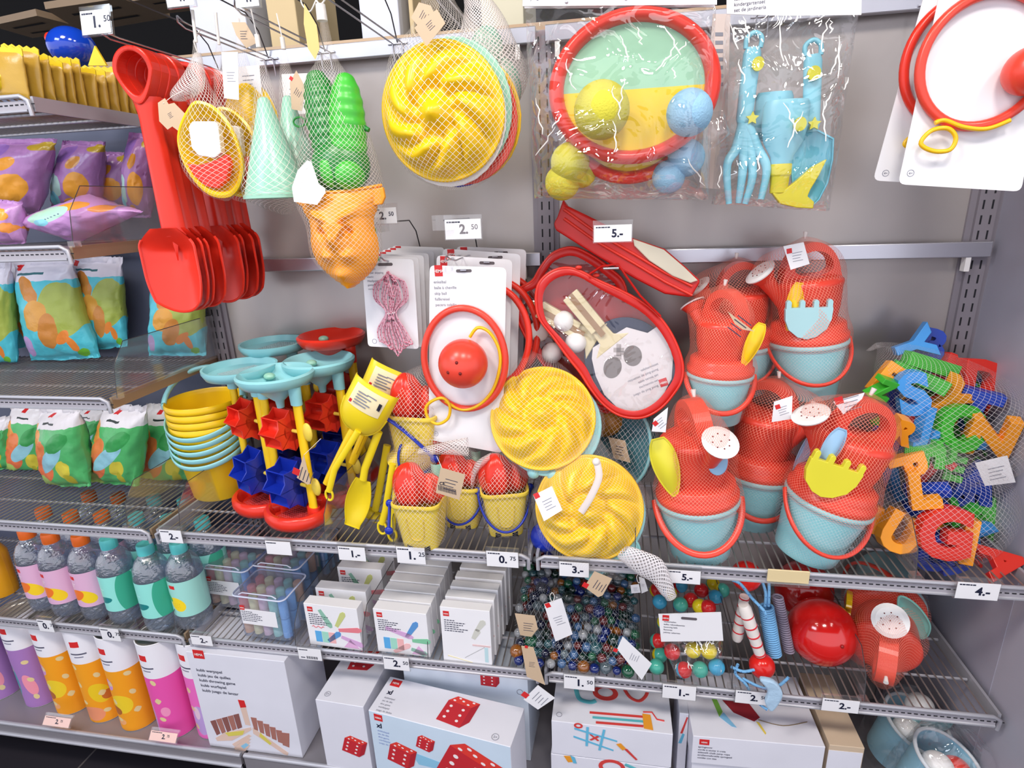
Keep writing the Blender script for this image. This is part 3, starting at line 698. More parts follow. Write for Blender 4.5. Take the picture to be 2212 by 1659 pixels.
# white paper inserts and card tags dangling between the nets
for pts,Y,l,k in (([(478,112),(514,112),(516,216),(484,212)],-.27,'long white tag with a barcode dangling above the boat moulds',False),
                  ([(508,145),(560,140),(566,205),(512,205)],-.2,'white insert with small print hanging behind the boat netting',False),
                  ([(608,160),(668,158),(664,245),(616,250)],-.16,'tall white leaflet with a grey grid printed on it behind the cone moulds',False),
                  ([(500,48),(530,48),(556,92),(532,104),(510,76)],-.30,'brown paper tag hooked over the boat mould hook',True)):
    fr=Fr((pts[0][0]+pts[2][0])/2,(pts[0][1]+pts[2][1])/2,Y=Y); t=thing('paper_tag',l,'tag',fr); hangtag(fr,t,pts,kraft=k,y=0,name='paper')
# red netting bundle near shovels
fr=Fr(410,185,Y=-.27); t=thing('gathered_net','bunch of pale netting gathered in front of the red shovel handles','netting',fr)
S=fr.uv(510,185)[0]/100
netbag(t,[(30*S,55*S,.006,.006,0),(14*S,20*S,.022,.012,0),(-10*S,-10*S,.034,.016,0),(-30*S,-25*S,.012,.01,0)],cell=.006,mat=NETD)
MB().use(STR).tube([(30*S,0,55*S),(26*S,0,75*S),(30*S,.02,100*S)],.0014,6).build('string',t)

# mint cone moulds
def cone(px,py,pyb,Y,label,w,net=True):
    fr=Fr(px,pyb,Y=Y); t=thing('cone_mould',label,'sand mould',fr,'mint cone moulds in netting')
    h=fr.uv(px,py)[1]; S=fr.uv(px+100,pyb)[0]/100; r=w/2*S
    m=MB().use(MINT)
    m.lathe([(0,h),(.006,h),(.010,h-.004),(r*.96,.012),(r*.97,.008),(r*1.03,.006),(r*1.03,0),(r*.97,0),(r*.9,.012),(.004,h-.01)],36); m.build('cone',t)
    m=MB().use(CARD).box(-.012,.0,-r*.5-.004,-r*.5-.003,.03,.06)
    netbag(t,[(.006,h+.085,.003,.003,0),(.004,h+.05,.010,.010,0),(.004,h+.02,.015,.015,0),(0,h*.6,r*.55,r*.55,0),(0,.02,r*1.06,r*1.06,0),(0,-.008,r*.8,r*.8,0),(.01,-.03,.008,.008,0)])
    MB().use(STR).tube([(.006,0,h+.08),(.006,.0,h+.10)],.0045,8).tube([(.006,0,h+.10),(.002,0,h+.14)],.0012,5).build('net_knot',t)
    return t
cone(602,208,428,-.335,'front mint green cone sand mould hanging in netting',128)
cone(650,205,415,-.25,'mint green cone sand mould hanging behind the front cone',104)
for pts,Y,l in (([(626,178),(640,152),(660,190),(652,240),(630,236)],-.3,'folded kraft tag with a red mark hanging between the cones and the crocodile'),):
    fr=Fr(640,200,Y=Y); t=thing('paper_tag',l,'tag',fr); hangtag(fr,t,pts,y=0,name='paper',logo_at=(632,172))

# crocodile and tiger moulds in one net
fr=Fr(722,300,Y=-.35); t=thing('animal_mould_set','net with a green crocodile mould and orange tiger head mould hanging by a white clip','sand mould',fr)
S=fr.uv(822,300)[0]/100
def rib(cx,cz,rx,rz,ry,yo,rot,name,mat,ribs=26,amp=.05,p=.8):
    m=MB().use(mat); c_,s_=cos(rot),sin(rot)
    def fn(u,v):
        z=cos(PI*v); w=(max(0,sin(PI*v))**p)*(1+amp*sin(z*ribs*PI/2)); a=2*PI*u
        x=rx*w*cos(a); y=ry*w*sin(a); zz=rz*z
        return (cx+x*c_-zz*s_, yo+y, cz+x*s_+zz*c_)
    m.grid(fn,30,90,cu=True,flip=True); return m.build(name,t)
GRD=M('dark_green_plastic',(34,132,50),.35); GRL=M('bright_green_plastic',(70,190,60),.35)
rib(-12*S,5*S,40*S,125*S,.030,.004,.12,'crocodile_back',GRD)
rib(30*S,0*S,38*S,120*S,.032,.0,-.08,'crocodile_belly',GRL,ribs=22,amp=.03)
m=MB().use(GRD)
m.sph((8*S,.0,-52*S),(62*S,.040,58*S),24,14); m.use(GRL).sph((32*S,-.012,-70*S),(32*S,.034,34*S),18,10).sph((-4*S,-.012,-60*S),(28*S,.03,40*S),18,10)
m.build('snout',t)
m=MB().use(GRD); o=[(-72*S+13*S*cos(a),0,36*S+9*S*sin(a)) for a in [2*PI*i/20 for i in range(20)]]; m.tube(o,.0018,6,closed=True); m.tube([(-60*S,0,30*S),(-40*S,0,34*S)],.002,6).tube([(60*S,0,22*S),(78*S,-.002,12*S)],[.005,.004],8); m.build('ring_loop',t)
MB().use(WHITE).prism([(x*S,z*S) for x,z in ((-32,-45),(-38,-42),(-62,-60),(-80,-92),(-80,-120),(-30,-128),(-8,-105),(-8,-96),(-20,-88),(-30,-44))],-.046,-.0455).build('paper_insert',t)
# tiger head: dished mask with ears, brow, nose and cheeks
def th(u,v,back=0):
    W=cr([(98,0),(90,0),(74,0),(72,0),(76,0),(74,0),(64,0),(40,0),(6,0)],6,closed=False); n=len(W)-1
    i=v*n; k=int(i); w=W[min(n,k)].x
    x=(u-.5)*2; z=-104-200*v+(10*abs(x)**2 if v<.2 else 0)
    y=-.045*math.sqrt(max(0,1-x*x*.96))*(.55+.6*sin(PI*min(1,v*.9+.1)))
    X=x*w
    y-=.020*math.exp(-((X)/13)**2-((v-.46)/.11)**2)              # nose
    y-=.014*math.exp(-((abs(X)-32)/16)**2-((v-.30-abs(X)*-.002)/.035)**2) # brow
    y+=.016*math.exp(-((abs(X)-28)/10)**2-((v-.40)/.05)**2)
    y-=.013*math.exp(-((abs(X)-24)/13)**2-((v-.64)/.055)**2)+.0        # cheeks
    y+=.004*math.exp(-((abs(X)-18)/5)**2-((v-.60)/.03)**2)
    y-=.010*math.exp(-((X)/20)**2-((v-.85)/.06)**2)
    return (X*S-6*S+v*4*S,y+.006+back,z*S)
m=MB().use(ORG); m.grid(lambda u,v:th(u,v),60,70); m.grid(lambda u,v:th(u,v,.004),60,50,flip=True)
m.tube([th(u/40,0) for u in range(41)],.0028,8)
m.build('tiger_head',t)
for s_,nm in ((-1,'ear'),(1,'ear')):
    q=MB().use(ORG); L=[(62,-104),(100,-98),(102,-118),(94,-132),(68,-134)] if s_>0 else [(-70,-104),(-102,-106),(-98,-122),(-80,-134),(-60,-132)]
    q.prism([(x*S,z*S) for x,z in L],-.012,-.004); q.build(nm,t,bevel=.002)
m=MB().use(ORG); m.prism([(x*S,z*S) for x,z in ((-22,-168),(0,-210),(26,-172),(8,-164))],-.060,-.046); m.build('nose',t,bevel=.003)
MB().use(GRN).box(44*S,60*S,-.01,.02,-250*S,-180*S).build('green_edge',t)
netbag(t,[(8*S,215*S,.006,.006,0),(6*S,150*S,.016,.014,0),(0,100*S,.045,.03,0),(0,0,.066,.042,0),(0,-60*S,.076,.052,0),(-2*S,-118*S,.085,.064,0),(-2*S,-170*S,.070,.066,0),(-2*S,-240*S,.066,.06,0),(0,-285*S,.030,.03,0),(-4*S,-306*S,.004,.004,0)],cell=.0075)
MB().use(WHITE).tube([(5*S,0,212*S),(5*S,0,240*S)],[.009,.008],12).build('clip',t)
m=MB().use(STR)
m.tube(cr([(5*S,0,240*S),(-12*S,0,275*S),(0,0,305*S),(24*S,0,300*S),(30*S,0,270*S)],6),.0016,6,closed=True)
m.tube(cr([(-20*S,0,230*S),(-34*S,0,252*S),(-10*S,0,285*S),(12*S,0,272*S),(-5*S,0,245*S)],6),.0012,6,closed=True); m.build('string_loop',t)
m=MB(); 
m.use(M('kraft_tag_yellow',(222,192,120),.6)).prism([(x*S,z*S) for x,z in ((-18,238),(2,200),(2,160),(-10,142),(-22,162),(-24,205))],-.018,-.0174); m.build('tag',t)

# ---------------------------------------------------------------- cake moulds
def swirl(t,R,D=.05,lob=9,name='cake_mould',mat=None,tw=1.5,c=(0,0,0),holes=False):
    m=MB().use(mat or YEL)
    def fn(u,v,o=0):
        r=v; a=2*PI*u
        ph=a*lob-tw*lob*(1-r)*.75
        base=1-(max(0,r-.18)/.80)**2.3 if r<.97 else 0
        amp=.46*min(1,max(0,(r-.24)*3.4))*min(1,max(0,(.97-r)*6))
        h=D*(base*.82+amp*(abs(sin(ph/2))**.8-.45))
        h+=D*.42*math.exp(-(r/.17)**2)-D*.28*math.exp(-((r-.33)/.09)**2)
        if r>.965: h=.003 
        rr=R*(r if r<.93 else .93+(r-.93)*1.0)*(1+.0*o)
        return (c[0]+rr*cos(a), c[1]-h+o, c[2]+rr*sin(a))
    m.grid(lambda u,v:fn(u,v),150,34,cu=True)
    m.tube([(c[0]+R*cos(a),c[1]-.001,c[2]+R*sin(a)) for a in [2*PI*i/64 for i in range(64)]],.0032,8,closed=True)
    m.grid(lambda u,v:(c[0]+R*v*cos(2*PI*u),c[1]+.004,c[2]+R*v*sin(2*PI*u)),48,3,cu=True,flip=True)
    return m.build(name,t,sharp=2.5)
def R_(M4,c): return M4@Vector(c)
fr=Fr(955,245,Y=-.32,rx=.05,rz=-.08); t=thing('cake_mould_set','netted set with a big yellow swirl cake mould hanging from the top bar','cake mould',fr)
S=fr.uv(1055,245)[0]/100
swirl(t,132*S,.052)
m=MB().use(CORAL).prism([(x*S+28*S,z*S-14*S) for x,z in circ(0,0,125,130)],.026,.032); m.build('red_plate',t,bevel=.002)
m=MB().use(MINT).prism([(x*S+18*S,z*S+6*S) for x,z in circ(0,0,128,136)],.014,.020); m.build('mint_plate',t,bevel=.002)
MB().use(BLUE).prism([(x*S+10*S,z*S-20*S) for x,z in circ(0,0,120,128)],.036,.041).build('blue_plate',t,bevel=.002)
MB().use(YEL).prism([(x*S+38*S,z*S-10*S) for x,z in circ(0,0,118,128)],.045,.050).build('yellow_plate',t,bevel=.002)
MB().use(WHITE).prism([(x*S+4*S,z*S-8*S) for x,z in circ(0,0,132,138)],.006,.010).build('white_rim',t,bevel=.002)
netbag(t,[(12*S,262*S,.006,.006,0),(10*S,215*S,.022,.02,0),(8*S,165*S,.05,.03,.01),(12*S,110*S,.104,.05,.012),(12*S,0,.127,.066,.012),(12*S,-100*S,.10,.056,.015),(14*S,-152*S,.03,.03,.02)],cell=.008)
MB().use(STR).tube([(12*S,0,255*S),(20*S,0,300*S)],.006,8).build('net_knot',t)
for pts,l in (([(888,38),(905,5),(930,12),(938,28),(918,62),(906,60)],'kraft tag hanging above the yellow cake mould, upper one'),([(895,60),(918,38),(944,20),(962,50),(922,100)],'kraft tag with a barcode hanging above the yellow cake mould, lower one')):
    fr2=Fr(920,50,Y=-.36); q=thing('paper_tag',l,'tag',fr2,'kraft tags above the hanging cake mould'); hangtag(fr2,q,pts,y=0 if 'upper' in l else -.004,name='paper')
fr=Fr(1050,80,Y=-.20); t=thing('cake_mould_set','second netted mould set with mint parts hanging behind the yellow cake mould','cake mould',fr)
S=fr.uv(1150,80)[0]/100
MB().use(MINT).sph((0,0,-20*S),(36*S,.02,42*S),20,12).sph((10*S,.02,-100*S),(60*S,.02,70*S),20,12).build('mint_mould',t)
netbag(t,[(-40*S,110*S,.01,.01,0),(-10*S,60*S,.03,.02,0),(0,0,.05,.03,0),(10*S,-80*S,.07,.04,0),(10*S,-160*S,.03,.03,0)],cell=.007,mat=NETD)
MB().use(STR).tube([(-40*S,0,100*S),(-45*S,0,140*S)],.006,8).build('net_knot',t)

# ---------------------------------------------------------------- catch game in a clear bag
def film(t,fr,pts,y0,y1,name='clear_bag',amp=.006,seed=0,nu=40,nv=40):
    """crinkled clear bag: front and back sheet joined at the edges"""
    q=[Vector(p) for p in fr.uvs(pts)]; m=MB().use(FILM)
    def sheet(u,v,f):
        p=q[0].lerp(q[1],u).lerp(q[3].lerp(q[2],u),v)
        e=min(1,6*min(u,1-u,1-v if v>.5 else 1)); e=max(0,e)
        k=amp*(N3(p.x+seed,f,p.y,26)+.5*N3(p.x+seed,f,p.y,60))
        yy=(y0+y1)/2+((y0 if f==0 else y1)-(y0+y1)/2)*(e**.5)*min(1,.12+v*3)
        return (p.x+k*.4,yy+k*(1 if e>.2 else .3),p.y+k*.3)
    m.grid(lambda u,v:sheet(u,v,0),nu,nv); m.grid(lambda u,v:sheet(u,v,1),nu,nv)
    o=m.build(name,t,sharp=1.2)
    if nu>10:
        rq=random.Random(seed); f=MB().use(FOLD_GLINT)  # white strands along the film folds: highlights put into colour and shape
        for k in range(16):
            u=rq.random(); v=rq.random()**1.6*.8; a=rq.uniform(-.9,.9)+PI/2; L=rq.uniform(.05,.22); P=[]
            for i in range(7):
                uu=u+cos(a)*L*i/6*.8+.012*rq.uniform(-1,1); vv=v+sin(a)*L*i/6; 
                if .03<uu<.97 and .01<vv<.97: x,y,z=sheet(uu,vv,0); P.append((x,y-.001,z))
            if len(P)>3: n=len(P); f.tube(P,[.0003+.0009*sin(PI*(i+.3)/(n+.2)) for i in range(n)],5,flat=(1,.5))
        f.build('film_crease_glints',t)
    return o
fr=Fr(1355,200,Y=-.30); t=thing('catch_game_set','clear bag with two red rimmed catch discs and soft balls under a white header card','ball game',fr)
S=fr.uv(1455,200)[0]/100
def disc(cx,cz,rx,rz,y,nm,rot=0):
    o=circ(cx*S,cz*S,rx*S,rz*S,48,rot)
    q=MB().use(RED); 
    q.grid(lambda u,v:((cx+(rx-17+17*cos(2*PI*v))*cos(2*PI*u))*S,y+.016*sin(2*PI*v)*1.1,(cz+(rz-15+15*cos(2*PI*v))*sin(2*PI*u))*S),64,12,cu=True,cv=True,flip=True)
    q.build(nm+'_rim',t)
    q=MB()
    up=[(cx+(rx-26)*cos(a),cz+(rz-24)*sin(a)) for a in [PI*2*i/60 for i in range(60)]]
    top=[p for p in up if p[1]>=cz-2]; bot=[p for p in up if p[1]<=cz-2]
    bot=sorted(bot,key=lambda p:-math.atan2(p[1]-cz,p[0]-cx) ) 
    q.use(M('mint_felt',(158,206,176),.8)).prism([(a*S,b*S) for a,b in sorted(top,key=lambda p:math.atan2(p[1]-cz,p[0]-cx))]+[((cx-rx+20)*S,(cz-2)*S),((cx+rx-20)*S,(cz-2)*S)],y,y+.004)
    q.use(M('yellow_felt',(244,208,30),.8)).prism([(a*S,b*S) for a,b in bot]+[((cx-rx+20)*S,(cz-2)*S),((cx+rx-20)*S,(cz-2)*S)],y,y+.004)
    q.build(nm+'_face',t)
disc(12,8,187,158,0,'front_disc',0); disc(10,-40,160,152,.045,'rear_disc',0)
YB=M('yellow_felt_ball',(214,206,60),.75,bump=.4,bscale=300); BB=M('blue_felt_ball',(150,196,226),.75,bump=.4,bscale=300)
for cx,cz,r,y,mt,l in ((-55,-40,60,-.045,YB,'front'),(130,-55,48,-.04,BB,'front'),(-130,-138,46,.02,YB,''),(-150,-182,42,.03,YB,''),(-105,-160,36,.05,YB,''),(138,-140,42,.03,BB,''),(100,-180,38,.03,BB,'')):
    MB().use(mt).sph((cx*S,y,cz*S),r*S,28,18).build('soft_ball',t)
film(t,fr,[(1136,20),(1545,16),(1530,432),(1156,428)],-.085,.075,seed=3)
film(t,fr,[(1500,250),(1560,240),(1576,290),(1530,330)],-.02,.0,name='bag_corner',seed=8,nu=10,nv=10)
m=MB().use(CARD).prism(fr.uvs([(1133,-60),(1547,-60),(1546,15),(1131,18)]),-.012,-.010).prism(fr.uvs([(1133,-60),(1547,-60),(1546,12),(1131,15)]),.008,.010); m.build('header_card',t)
m=MB().use(INK); x,z=fr.uv(1148,5); m.text('juego de pelota y bolas de velcro',x,z,8*S,-.0125,.0); m.build('header_text',t)
m=MB().use(STEEL)
for a,b in ((1225,10),(1352,3),(1484,0)): x,z=fr.uv(a,b); m.sph((x,-.013,z),(.003,.0015,.002),8,6)
m.build('staples',t)

# ---------------------------------------------------------------- garden tools in a clear bag
fr=Fr(1690,230,Y=-.26,rz=-.06); t=thing('garden_tool_set','clear bag with light blue toy fork, trowel and spray bottle with yellow trigger','garden toy',fr)
S=fr.uv(1790,230)[0]/100
TB=M('pale_blue_plastic',(136,204,222),.35); YD=M('yellow_dot',(212,206,50),.5); YSP=M('yellow_spray',(222,208,40),.35)
def tool(px,topy,boty,px2,w,nm):
    a=fr.uv(px,topy); b=fr.uv(px2,boty); q=MB().use(TB)
    A=Vector((a[0],0,a[1])); B=Vector((b[0],0,b[1])); d=(B-A); L=d.length
    q.tube([A+d*.13,A+d*.2,A+d*.8,A+d*.93,B],[w*.8*S,w*S,w*S*.95,w*S*.95,w*.7*S],16,flat=(1,.6))
    o=cr([A+d*.14+Vector((-w*.8*S,0,0)),A+Vector((-w*.8*S,0,-.004)),A+Vector((0,0,.004)),A+Vector((w*.8*S,0,-.004)),A+d*.14+Vector((w*.8*S,0,0))],5,closed=False)
    q.tube(o,.004,8); q.build(nm+'_handle',t); return A,B,d
A,B,d=tool(1630,76,270,1606,20,'fork'); 
q=MB().use(YD); x,z=fr.uv(1634,142); q.prism(circ(x,z,13*S,15*S),-.0175,-.012); x,z=fr.uv(1622,258)
def star(x,z,r,y0=-.019,y1=-.012): return [(x+r*(1 if i%2==0 else .5)*sin(PI*i/5),z+r*(1 if i%2==0 else .5)*cos(PI*i/5)) for i in range(10)]
q.prism(star(x,z,15*S),-.0185,-.012); x,z=fr.uv(1753,162); q.prism(circ(x,z,14*S,15*S),-.0185,-.012); x,z=fr.uv(1753,270); q.prism(star(x,z,15*S),-.0195,-.012)
q.build('yellow_stickers',t)
q=MB().use(TB); hd=[]
for pts in ([(1606,268),(1590,320),(1568,360),(1572,440)],[(1606,268),(1606,330),(1600,380),(1592,438)],[(1608,270),(1618,320),(1622,380),(1606,440)],[(1610,268),(1634,320),(1652,365),(1640,430)]):
    P=[fr.uv(*p) for p in pts]; P=cr([Vector((a,-.006-.012*(i>1),b)) for i,(a,b) in enumerate(P)],6,closed=False); n=len(P)
    q.tube(P,[.011-.006*i/n for i in range(n)],10)
q.build('fork_tines',t)
tool(1757,92,285,1752,20,'trowel')
q=MB().use(M('trowel_blue',(110,196,222),.3)); bl=fr.uvs([(1722,296),(1740,285),(1765,282),(1799,300),(1797,345),(1786,395),(1768,430),(1752,446),(1735,440),(1712,400),(1708,340)])
C0=sum(p[0] for p in bl)/len(bl),sum(p[1] for p in bl)/len(bl)
q.grid(lambda u,v:(C0[0]+(bl[int(round(u*11))%11][0]-C0[0])*v,.014-.016*v*v,C0[1]+(bl[int(round(u*11))%11][1]-C0[1])*v),11,8,cu=True,flip=False)
q.tube([(a,-.002,b) for a,b in bl],.002,6,closed=True); q.build('trowel_blade',t)
x,z=fr.uv(1684,355); top=fr.uv(1684,216)[1]-z
q=MB().use(TB); q.lathe([(0,top),(46*S,top-.003),(51*S,top-.012),(51*S,top-.04),(50*S,.055),(44*S,.035),(26*S,.012),(24*S,0),(0,0)],32,sy=.6,c=(x,-.012,z)); q.build('spray_bottle',t)
x2,z2=fr.uv(1682,190); q=MB().use(TB).lathe([(0,0),(38*S,-.002),(43*S,-.010),(44*S,-.08),(0,-.08)],28,sy=.4,c=(x2,.030,z2)).build('second_cup',t)
q=MB().use(YSP); q.lathe([(24*S,.0),(25*S,-.002),(25*S,-.018),(22*S,-.020),(20*S,-.048),(0,-.048)],24,sy=.8,c=(x,-.012,z)); 
q.prism(fr.uvs([(1664,418),(1690,410),(1716,390),(1748,362),(1779,345),(1762,380),(1744,410),(1738,424),(1752,436),(1750,450),(1715,448),(1680,440)]),-.022,-.004)
q.build('spray_trigger',t,bevel=.002)
x,z=fr.uv(1716,274); MB().use(YD).prism(circ(x,z,13*S,15*S),-.0445,-.034).build('yellow_dot',t)
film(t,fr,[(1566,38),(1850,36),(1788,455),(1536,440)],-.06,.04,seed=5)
m=MB().use(CARD).prism(fr.uvs([(1568,-60),(1858,-60),(1856,36),(1700,38),(1568,34)]),-.01,-.008); m.build('header_card',t)
m=MB().use(INK)
for i,s_ in enumerate(('tuinset kinderen','kindergartenset','set de jardinería')):
    x,z=fr.uv(1584,0+i*12); m.text(s_,x,z-.004,7.5*S,-.0105,.0)
m.build('header_text',t)
fr=Fr(1560,280,Y=-.14); t=thing('leaflet','white leaflet with a faded grey grid hanging between the catch game and garden tools','leaflet',fr)
MB().use(M('leaflet_paper',(222,206,200),.6)).prism(fr.uvs([(1540,30),(1578,30),(1566,410),(1512,405)]),0,.002).build('paper',t)
q=MB().use(GREYINK)
for i in range(7): q.prism(fr.uvs([(1545,70+i*18),(1562,70+i*18),(1562,78+i*18),(1545,78+i*18)]),-.0006,0)
q.build('print',t)

# ---------------------------------------------------------------- skip ball cards
TUBEY=M('yellow_tubing',(250,196,20),.3)
def skipcard(fr,c,ring,ball,loop,knot,label,grp,ph=None,cardpts=None,slot=None,txt=None,lg=None,age=None,partial=False,y=-.0):
    """card outline, ring ellipse, ball and tubing all given on the card plane"""
    t=thing('skip_ball_card',label,'skip ball',fr,grp)
    uv=fr.uvs(cardpts); 
    # rounded corners
    out=[]
    n=len(uv)
    for i in range(n):
        a,b,cc=Vector(uv[i-1]),Vector(uv[i]),Vector(uv[(i+1)%n]); r=.011
        p=b+(a-b).normalized()*r; q=b+(cc-b).normalized()*r
        for k in range(5): s_=k/4; out.append(tuple(p.lerp(b,s_).lerp(b.lerp(q,s_),s_)))
    MB().use(CARD).prism(out,0,.0012).build('card',t)
    if ring:
        cx,cy,rx,ry,rot=ring; x,z=fr.uv(cx,cy); X=abs(fr.uv(cx+rx,cy)[0]-x); Z=abs(fr.uv(cx,cy+ry)[1]-z)
        P=[(a,-.008,b) for a,b in circ(x,z,X,Z,56,rot)]
        MB().use(CORAL if not partial else RED).tube(P,.0072,12,closed=True).build('ring',t)
    if ball:
        cx,cy,r=ball; x,z=fr.uv(cx,cy); r=abs(fr.uv(cx+r,cy)[0]-x)
        m=MB().use(CORAL).sph((x,-r*.75,z),r,36,24)
        m.use(M('hole_dark',(120,14,14),.6))
        for a,b in ((.0,.30),(-.38,-.10),(.12,-.12)): m.sph((x+a*r,-r*.75-r*math.sqrt(1-a*a-b*b)+.0008,z+b*r),r*.07,8,6)
        m.build('ball',t)
    if loop:
        P=cr([Vector((*[fr.uv(a,b)[0]],-.013,fr.uv(a,b)[1])) for a,b in loop],6,closed=False); MB().use(TUBEY).tube(P,.0034,8).build('yellow_tube',t)
    if knot:
        P=cr([Vector((fr.uv(a,b)[0],-.016,fr.uv(a,b)[1])) for a,b in knot],6); MB().use(TUBEY).tube(P,.0034,8,closed=True).build('finger_loop',t)
    m=MB()
    if lg: x,z=fr.uv(*lg[:2]); w=abs(fr.uv(lg[2],lg[1])[0]-x); logo(m,x,z,w,w*1.35,-.0005)
    if txt:
        x,z=fr.uv(*txt); m.use(GREYINK)
        for i,s_ in enumerate(('enkelbal','balle à cheville','skip ball','fußkreisel','pecera tobillo')): m.text(s_,x,z-i*.0116,.0058,-.0005,.006)
    if age: 
        x,z=fr.uv(*age); o=circ(x,z,.0052,.0052,24); h=circ(x,z,.0045,.0045,24); m.use(GREYINK).prism(o,-.0005,0,hole=h); m.text('4+',x,z-.002,.004,-.0005,.01,'c')
    if slot:
        x,z=fr.uv(*slot); m.use(M('slot_shadow',(96,88,92),.6)).prism(rrect(x-.016,z-.003,x+.016,z+.003,.0028),-.0006,0); m.use(STEEL).tube([(x-.006,-.004,z+.002),(x+.006,-.004,z+.002)],.0016,6)
    if m.v: m.build('print',t)
    return t
g='skip ball cards on the middle hook'
fr=Fr(1010,980,Y=-.27); skipcard(fr,None,(1005,775,88,105,-.05),(1010,775,51),[(1018,725),(1035,705),(1060,715),(1080,750),(1082,790),(1066,840),(1035,872),(1000,880),(965,862)],[(925,875),(940,860),(962,855),(976,872),(972,898),(950,910),(930,898)],'nearest skip ball card with red ring, ball and yellow tube on the middle hook',g,cardpts=[(928,573),(1094,578),(1085,979),(926,950)],slot=(1002,585),txt=(937,612),lg=(938,573,955),age=(942,937))
for i,(dx,dy,Y,l) in enumerate(((22,-14,-.215,'second skip ball card, tucked behind the nearest one'),(40,-26,-.16,'third skip ball card from the front with a tilted logo corner'),(52,-36,-.10,'rearmost skip ball card on the middle hook'))):
    fr=Fr(1030+dx,900+dy,Y=Y,ry=(.05,-.02,.0)[i]); skipcard(fr,None,(1036+dx,740+dy,86,105,0),None,None,None,l,g,cardpts=[(934+dx*(.4,.55,1)[i],568+dy*(1.2,1.2,1)[i]),(1085+dx,575+dy),(1075+dx,900+dy),(934+dx*.6,880+dy)],lg=(942+dx*(.4,.6,1)[i],570+dy*(1.2,1.2,1)[i],957+dx*(.4,.6,1)[i]),slot=(1030+dx,582+dy),partial=True)
g='large ring cards at the upper right'
fr=Fr(2080,400,Y=-.345,rz=0); skipcard(fr,None,(2120,135,140,138,.0),(2200,160,54),[(2170,262),(2120,280),(2070,276),(2030,262),(2010,268)],[(1978,312),(2000,285),(2035,280),(2052,300),(2040,325),(2005,328)],'nearest big skip ball card with a large red ring at the upper right edge',g,cardpts=[(2040,-60),(2290,-60),(2206,414),(1940,398)],age=(1967,374))
fr=Fr(1960,400,Y=-.29,ry=.02); skipcard(fr,None,(2075,135,128,135,.0),None,None,[(1944,312),(1955,300),(1962,308),(1952,318)],'second big skip ball card showing left of the nearest one at the upper right',g,cardpts=[(2010,-60),(2200,-60),(2160,405),(1886,390)],age=(1913,374),partial=True)

# ---------------------------------------------------------------- elastic cord cards
CORD=M('pink_cord',(226,170,186),.7); CORDR=M('red_cord_fleck',(196,70,100),.7)
g='elastic cord cards on the middle hook'
def cordcard(i):
    dx,dy=i*11,-i*4.2; Y=-.27+i*.032
    fr=Fr(845+dx,750+dy,Y=Y); 
    t=thing('cord_card',['nearest white elastic cord card with a looped pink and white cord','second elastic cord card, its right edge showing behind the nearest','third elastic cord card from the front of the hook','fourth elastic cord card from the front of the hook','fifth elastic cord card, near the back of the hook','sixth elastic cord card, next to the last','rearmost elastic cord card on the hook'][i],'cord',fr,g)
    k=fr.uvs([(781+dx,556+dy),(893+dx,560+dy),(905+dx*.8,754+dy),(795+dx*.8,748+dy)]); out=[]
    for j in range(4):
        a,b,c=Vector(k[j-1]),Vector(k[j]),Vector(k[(j+1)%4]); r=.008; p=b+(a-b).normalized()*r; q=b+(c-b).normalized()*r
        for s in range(5): s_=s/4; out.append(tuple(p.lerp(b,s_).lerp(b.lerp(q,s_),s_)))
    MB().use(CARD).prism(out,0,.0012).build('card',t)
    m=MB(); x,z=fr.uv(788+dx,557+dy); logo(m,x,z,.0135,.013,-.0005)
    x,z=fr.uv(790+dx,574+dy); m.use(GREYINK)
    for j,s in enumerate(('springelastiek','élastique','rubber skipping','elastic','Hüpfgummi','goma saltar','corda elastica')): m.text(s,x,z-j*.0082,.0042,-.0005,.006)
    x,z=fr.uv(832+dx,571+dy); m.use(M('slot_shadow',(96,88,92),.6)).prism(rrect(x-.016,z-.003,x+.016,z+.003,.0028),-.0006,0)
    if i==0: x,z=fr.uv(809,737); m.use(GREYINK).prism(circ(x,z,.0052,.0052,24),-.0005,0,hole=circ(x,z,.0045,.0045,24))
    m.build('print',t)
    if i<3:
        S=(fr.uv(945+dx,650+dy)[0]-fr.uv(845+dx,650+dy)[0])/100; cx,cz=fr.uv(850+dx,675+dy)
        m=MB(); 
        for j in range(9 if i==0 else 4):
            w1=26-5.2*abs(j-4)*.9; s_=(j-4)/4
            P=[]
            top=86-4*abs(j-4); bot=-92+7*abs(j-4)
            L=[(s_*6-8,2),(s_*22-14,30),(s_*26-6,60),(s_*10,top),(s_*22+12,66),(s_*20+18,30),(s_*6+4,2),(s_*24+2,-34),(s_*30+10,-64),(s_*24+4,bot+3*abs(s_)),(s_*28-6,-60),(s_*26-10,-34)]
            P=cr([Vector((cx+a*S,-.006-.003*(j%3),cz+b*S)) for a,b in L],5)
            m.use(CORD).tube(P,.0017,6,closed=True)
            m.use(CORDR)
            for q in range(0,len(P),1):
                if (q+j)%2==0:
                    p=P[q]; m.sph((p.x+.0003,p.y-.0014,p.z),(.0011,.0011,.0011),5,4)
        if i==0:
            m.use(WHITE).tube([(cx-9*S,-.012,cz),(cx+9*S,-.012,cz+2*S)],.0016,6)
        m.build('cord',t)
for i in range(7): cordcard(i)
